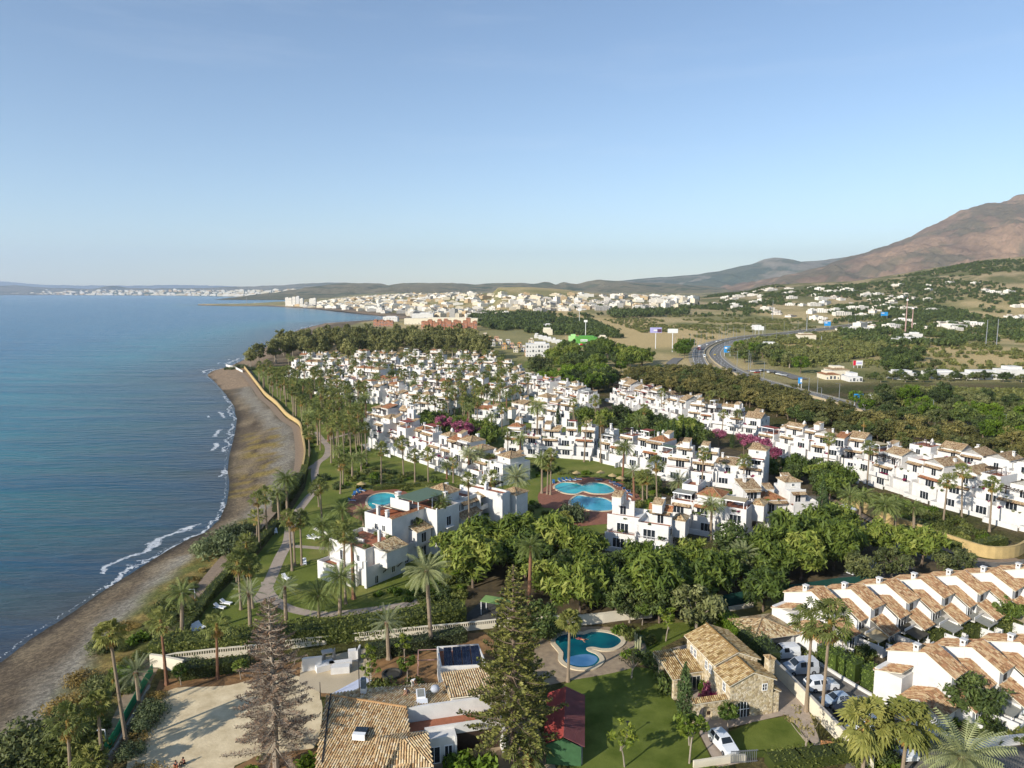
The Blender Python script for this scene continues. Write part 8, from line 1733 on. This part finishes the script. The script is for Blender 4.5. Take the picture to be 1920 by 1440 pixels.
mass('woodland','dense green woodland of the plain behind the white estate',zonepts([(900,612),(960,596),(1100,600),(1130,612),(1180,640),(1250,650),(1230,680),(1120,655),(1030,640),(960,625)],1300,4.5,6,.46,(70,90))+zonepts([(880,600),(900,590),(1000,590),(1040,596),(1010,615),(920,618)],700,5,9,.3),FARG)
mass('woodland','woodland strips between the town and the dry fields',zonepts([(980,585),(1060,574),(1330,570),(1430,586),(1400,596),(1200,592),(1050,600)],1500,5,7,.52,(160,120))+zonepts([(1140,590),(1290,583),(1290,592),(1150,598)],300,6,10,.2),FARG)
mass('scrub','dark scrub dotted over the dry fields',zonepts([(1130,600),(1330,590),(1460,600),(1650,590),(1940,600),(1940,720),(1700,690),(1450,690),(1400,640),(1240,635)],3200,2.6,3.0,.46,(50,70)),FARO)
mass('woodland','green woods between the houses at the foot of the hill',zonepts([(1560,600),(1700,585),(1940,575),(1940,640),(1700,655),(1580,640)],1500,4.5,6.5,.48,(90,120)),FARG)
mass('scrub','scrub and trees over the hill below the mountain',zonepts([(1260,575),(1330,556),(1450,536),(1600,532),(1740,508),(1850,489),(1940,487),(1940,590),(1700,592),(1500,592),(1400,588)],3600,4.5,5.5,.49,(120,150)),FARG)
mass('scrub','olive scrub behind the brown tree belt',zonepts([(1640,740),(1700,728),(1940,735),(1990,860),(1760,810),(1650,785)],1500,1.8,2.2,.3,(30,30)),FARO)
mass('scrub','roadside bushes along the highway',zonepts([(1330,715),(1400,700),(1540,735),(1640,760),(1620,772),(1480,745)],400,1.6,1.8,.3)+zonepts([(1380,640),(1560,628),(1680,640),(1640,670),(1480,690),(1400,660)],900,3,4.5,.42,(60,70)),FARO)
# playing field and clay court
sheet('playing_field',[(985,678),(1040,675),(1065,684),(1040,692),(980,690)],LAWN,.12,'pale playing field below the white hotel'); sheet('clay_court',[(1034,696),(1075,688),(1085,693),(1080,699),(1040,701)],pm('red_clay','9a4a40',.08,.5,.9),.14,'red clay tennis court among the trees')
# the town -------------------------------------------------------------------
TW=[pm('town_white','d8d2c6',.06,.05,.9),pm('town_cream','cdc2aa',.08,.05,.9),pm('town_ochre','b8a07c',.08,.05,.9),pm('town_grey','a8a49c',.08,.05,.9)]
TWIN=pm('town_windows','5e6068',.1,.1,.6)
TB=[]
for q in range(7):
    r_=random.Random(q+50); m=MB(); fl=(2,3,4,5,4,3,8)[q]; W_=(22,18,26,20,30,14,16)[q]; D_=14; h=fl*3.1
    m.box(-W_/2,0,0,W_/2,D_,h,0); m.box(-W_*.3,D_*.3,h,W_*.1,D_*.7,h+2.6,0)
    if q in (0,5): m.M=None; m.prism([(-W_/2-.3,-.3),(W_/2+.3,-.3),(W_/2+.3,D_+.3),(-W_/2-.3,D_+.3)],h+.01,h+.5,2)
    for k in range(fl):
        for j in range(int(W_/3.6)): x=-W_/2+1.2+j*3.6; m.box(x,-.05,.9+k*3.1,x+1.7,0,2.5+k*3.1,1)
    TB.append((m,W_))
TBM={}
def tb(q,c):
    if (q,c) not in TBM: TBM[(q,c)]=TB[q][0].mesh('town_building',[TW[c],TWIN,TILEO])
    return TBM[(q,c)]
def townpts(poly,n,thr=.35,sc=(90,160)):
    return [(x,y,z) for x,y,z,_,_ in zonepts(poly,n,1,1,thr,sc)]
allp=townpts([(540,573),(700,556),(860,552),(1000,556),(1040,572),(1020,590),(920,598),(800,596),(740,596),(660,585)],1100,.3)+townpts([(980,556),(1060,553),(1300,560),(1320,574),(1200,582),(1000,584)],600,.4)
allp=[p for p in allp if p[1]>1300]; allp.sort(key=lambda p:p[1])
ind=allp[:230]; rest=allp[230:]
for i,(x,y,z) in enumerate(ind):
    q=rnd.choice((0,0,1,2,3,3,4,5,6 if rnd.random()<.3 else 1)); c=rnd.choice((0,0,0,1,1,2,3)); o=inst(tb(q,c),'town_building',None,(x,y,z-.5),(0,0,rnd.choice((-.5,.1,.7,.3))),(rnd.uniform(.7,1.1),1,rnd.uniform(.55,.85))); o['category']='building'; o['label']=''; o['group']='blocks of the distant white town'; o['tc']=('white','cream','ochre','grey')[c]; o['th']=('low red-roofed','three-storey','four-storey','five-storey','wide four-storey','small red-roofed','tall slab')[q]
def joined(name,label,pts,mats,fn):
    V_=[];F_=[];MI=[];n0=0
    for p in pts:
        q=fn(p); m,_w=TB[q[0]]; v=np.array(m.v); a_=q[1]; ca,sa=math.cos(a_),math.sin(a_); s=q[2]; w_=np.stack([(v[:,0]*ca-v[:,1]*sa)*s+p[0],(v[:,0]*sa+v[:,1]*ca)*s+p[1],v[:,2]*q[3]+p[2]-.6],-1)
        keep=[(f,mi) for f,mi in zip(m.f,m.m) if mi!=1]; V_.append(w_); F_+=[[i+n0 for i in f] for f,_ in keep]; c=q[4]; MI+=[c if mi==0 else 4 for _,mi in keep]; n0+=len(v)
    me=bpy.data.meshes.new(name); me.from_pydata(np.concatenate(V_).tolist(),[],F_); [me.materials.append(x) for x in mats]; me.polygons.foreach_set('material_index',MI); me.update(); o=bpy.data.objects.new(name,me); link(o); kind(o,'stuff',label)
rf=lambda p:(rnd.choice((0,1,2,3,4,5)),rnd.choice((-.5,.1,.7)),rnd.uniform(.8,1.3),rnd.uniform(.55,.9),rnd.choice((0,0,0,1,1,2,3)))
joined('town_houses','countless far houses at the back of the white town',rest,TW+[TILEO],rf)
cpt=[]
R_=np.random.RandomState(8); i0=WL_PX.index((500,558))+3
for k in range(560):
    i=R_.randint(i0,len(WL)-2); f_=R_.rand(); A_,B_=WL[i],WL[i+1]; L_=math.dist(A_,B_); px=A_[0]+(B_[0]-A_[0])*f_; py=A_[1]+(B_[1]-A_[1])*f_; n_=R_.rand()**2*1500+60; cpt.append((px+n_*.15,py+n_,0))
cx_=np.array(cpt); sdv=shore(cx_[:,0],cx_[:,1]); zz=height(cx_[:,0],cx_[:,1]); cpt=[(cx_[i,0],cx_[i,1],zz[i]+sdv[i]*.02) for i in range(len(cpt)) if sdv[i]>25]
joined('coast_town','thin line of pale buildings on the far shore of the bay',cpt,TW+[TILEO],lambda p:(rnd.choice((0,1,2,3,4)),0,rnd.uniform(1.6,4.2),rnd.uniform(1.0,2.4),rnd.choice((0,0,1,1,2))))
hp=zonepts([(1300,566),(1400,552),(1450,540),(1560,540),(1800,530),(1900,540),(1940,600),(1800,625),(1600,625),(1500,600)],170,1,1,.4,(90,90))
for i,(x,y,z,_,_) in enumerate(hp[:140]):
    o=inst(tb(rnd.choice((0,1,2,5)),0),'hill_villa',None,(x,y,z),(0,0,rnd.choice((-.5,.1,.7,.3))),(rnd.uniform(.7,1.3),.9,rnd.uniform(.5,.7))); o['category']='house'; o['label']=''; o['group']='white villas scattered over the plain and hill'; o['hv']=1
# harbour: breakwater and masts
m=MB(); bw=[G2(x,y,-3) for x,y in ((372,571.6),(430,571.2),(500,572),(540,573))]
for i in range(3): a_,b_2=Vector(bw[i]),Vector(bw[i+1]); d=(b_2-a_).normalized(); n_=Vector((-d.y,d.x))*9; m.prism([tuple(a_-n_),tuple(b_2-n_),tuple(b_2+n_),tuple(a_+n_)],-6,1.5)
tag(m.build('breakwater',pm('breakwater_rock','b0a48c',.1,.05,.95)),'long pale harbour breakwater reaching into the sea','breakwater')
p=G(463,570,0); m=MB(); m.tube([(0,0,0),(0,0,34)],[1.6,1.0],6); tag(m.build('harbour_mast',MET,None,(p.x,p.y,0)),'tall thin mast on the harbour breakwater','mast')
for i in range(14):
    x=478+i*3.2; p=G(x,568.5+(i%3)*.7,-3); m=MB(); m.box(-6,-2,0,6,2,1.6,0); m.tube([(0,0,1.5),(0,0,16+(i%4)*3)],.35,4,1); o=m.build('sailing_boat',[WPLAST,MET],None,(p.x,p.y,-3),rz=.5); tag(o,'moored sailing boat with bare mast in the far harbour','sailing boat','moored sailing boats in the far harbour')
for i,(x,yb,yt) in enumerate([(535,574,558),(541,574,559),(548,574,557),(555,574,556),(562,575,560),(580,575,560),(586,575,559)]): 
    far_house(x,x+6,yb,yt,['tall pale block nearest the harbour','second tall pale block by the harbour','third tall pale block by the harbour','tallest slim white tower by the harbour','fifth pale block by the harbour','pair of pale seafront towers, seaward one','pair of pale seafront towers, inland one'][i],TW[0] if i!=3 else WHITE,16,None,2,3,nm='town_tower',cat='tower')
# ---------- labels for everything placed in groups ----------
ORD='first second third fourth fifth sixth seventh eighth ninth tenth eleventh twelfth thirteenth fourteenth fifteenth sixteenth seventeenth eighteenth nineteenth twentieth'.split()
def ordw(n):
    if n>=99: return str(n+1)+('th' if (n+1)%100 in (11,12,13) else {1:'st',2:'nd',3:'rd'}.get((n+1)%10,'th'))
    if n<20: return ORD[n]
    tens={2:'twenty',3:'thirty',4:'forty',5:'fifty',6:'sixty',7:'seventy',8:'eighty',9:'ninety'}
    k=n+1
    if k%10==0: return {20:'twentieth',30:'thirtieth',40:'fortieth',50:'fiftieth',60:'sixtieth',70:'seventieth',80:'eightieth',90:'ninetieth',100:'hundredth'}.get(k,'%dth'%k)
    if k<100: return tens[k//10]+'-'+ORD[k%10-1]
    return ('hundred and '+(ORD[k-101] if k<=120 else ordw(k-101)))
bpy.context.view_layer.update()
def numbered(objs,desc,group):
    """objs sorted from the sea side inland; desc(o,i) -> adjective phrase before the noun"""
    objs=sorted(objs,key=lambda o:PX(o.location.x,o.location.y,o.location.z)[0])
    for i,o in enumerate(objs):
        o['label']=desc(o,ordw(i)); o['group']=group
from collections import defaultdict
Z=defaultdict(list)
for o in list(SC.objects):
    if o.parent is None and 'category' in o and not o.get('label'):
        if 'zone' in o: Z[(o['category'],o.name.split('.')[0],o['zone'])].append(o)
KW={'dry_bush':'dry bush','flowering_bush':'flowering bush','fan_palm':'fan palm','date_palm':'date palm','shade_tree':'broad green tree','evergreen_tree':'dark green tree','olive_tree':'grey-green tree','roadside_tree':'brown-green tree','eucalyptus_tree':'eucalyptus tree','lime_green_tree':'yellow-green tree','blossom_tree':'flowering tree','bush':'bush'}
for (c,nm,z),L in Z.items():
    kw=KW.get(nm,nm.replace('_',' '))
    numbered(L,lambda o,w,z=z,kw=kw: f'{w} {kw} from the sea {z}',f'{kw}s {z}')
G_=defaultdict(list)
for o in list(SC.objects):
    if o.parent is None and 'category' in o and not o.get('label'):
        G_[(o.get('group') or '', o.name.split('.')[0])].append(o)
TXT={'sun_lounger':('sun lounger from the sea','round the pools'),'street_lamp':('lamp post from the sea','along the highway'),'car':('small far car from the sea','on the highway or service road'),'hill_villa':('white villa from the sea','scattered over plain and hill'),
 'town_building':('','')}
for (g,nm),L in G_.items():
    if nm=='town_building':
        H_=defaultdict(list)
        for o in L: H_[(o['th'],o['tc'])].append(o)
        for (a_,b_2),M_ in H_.items(): numbered(M_,lambda o,w,a_=a_,b_2=b_2: f'{a_} {b_2} block in the distant town, {w} such from the sea',g)
        continue
    if nm=='house':
        numbered(L,lambda o,w,g=g: {'cream and ochre houses climbing beside the eucalyptus wood':f'{w} small tiled house from the wood in the cream and ochre cluster','flat white sheds leading to the green supermarket':f'{w} flat white shed in the line leading to the green supermarket','terracotta holiday flats behind the eucalyptus wood':f'{w} terracotta flat block from the sea behind the eucalyptus wood','terracotta flats by the far beach':f'{w} terracotta flat block from the sea beside the far beach'}.get(g,f'{w} pale far house from the sea'),g); continue
    a_,b_2=TXT.get(nm,(nm.replace('_',' ')+' from the sea','in the scene'))
    sfx={'blue sun loungers round the twin pools':'round the twin pools','blue sun loungers by the oval pool':'beside the oval pool'}.get(g,b_2)
    if nm=='sun_lounger': a_='blue sun lounger from the sea'
    numbered(L,lambda o,w,a_=a_,sfx=sfx: f'{w} {a_} {sfx}',g or (nm.replace('_',' ')+'s '+sfx))
for o in SC.objects:
    for k in ('zone','tc','th','hv'):
        if k in o: del o[k]
# the light comes last so that it can see the finished scene
# ---------- sky, sun, camera, haze ----------
w=bpy.data.worlds.new('World'); SC.world=w; w.use_nodes=True
t=NT(w); bg=t.n['Background']
sky=t.add('ShaderNodeTexSky'); sky.sky_type='NISHITA'; sky.sun_disc=False
SUN_EL=math.radians(25); AZ=math.radians(47)   # shadows run 47 degrees to the right of the view
sky.sun_elevation=SUN_EL; sky.sun_rotation=math.pi+AZ; sky.altitude=0; sky.air_density=.9; sky.dust_density=.25; sky.ozone_density=2.0
tc=t.add('ShaderNodeTexCoord').outputs['Generated']
mp=t.add('ShaderNodeMapping'); mp.inputs['Scale'].default_value=(1.2,1.2,9); t.lk(tc,mp.inputs[0])
cl=t.noise(1.6,6,mp.outputs[0],.62); clm=t.ramp(cl,[(.56,(0,0,0)),(.8,(1,1,1))])
t.lk(t.mix(t.math('MULTIPLY',clm,.1),sky.outputs[0],(6.5,6.8,7.2)),bg.inputs['Color']); bg.inputs['Strength'].default_value=SKY_S
sl=bpy.data.lights.new('sun','SUN'); sl.energy=SUN_E; sl.angle=math.radians(.5); sl.color=(1,.935,.84)
so=bpy.data.objects.new('sun',sl); link(so)
dv=Vector((math.sin(AZ)*math.cos(SUN_EL),math.cos(AZ)*math.cos(SUN_EL),-math.sin(SUN_EL)))
so.rotation_euler=dv.to_track_quat('-Z','Y').to_euler()
cam=bpy.data.cameras.new('camera'); co=bpy.data.objects.new('camera',cam); link(co)
cam.sensor_width=36; cam.lens=36*F/1920; cam.clip_end=100000; cam.clip_start=.5
co.location=(0,0,CAMZ); co.rotation_euler=(math.pi/2-PITCH,0,0); SC.camera=co
SC.view_settings.view_transform='Standard'; SC.view_settings.look='None'; SC.view_settings.exposure=EXPO; SC.view_settings.gamma=1
if HAZE>0:
    mb=MB(); mb.box(-46000,-400,-12,46000,30500,1700)
    hm=bpy.data.materials.new('haze'); hm.use_nodes=True; tt=NT(hm); tt.n.remove(tt.n['Principled BSDF'])
    pv=tt.add('ShaderNodeVolumePrincipled'); pv.inputs['Color'].default_value=(.75,.86,1,1); pv.inputs['Density'].default_value=HAZE; pv.inputs['Anisotropy'].default_value=.2
    tt.lk(pv.outputs[0],tt.n['Material Output'].inputs['Volume'])
    kind(mb.build('haze',hm),'stuff','thin bluish haze over the bay and mountains')
SC.cycles.max_bounces=5; SC.cycles.diffuse_bounces=3; SC.cycles.glossy_bounces=2; SC.cycles.transmission_bounces=3; SC.cycles.transparent_max_bounces=6; SC.cycles.volume_bounces=1
SC.cycles.use_denoising=True; SC.cycles.use_adaptive_sampling=True; SC.cycles.adaptive_threshold=.02
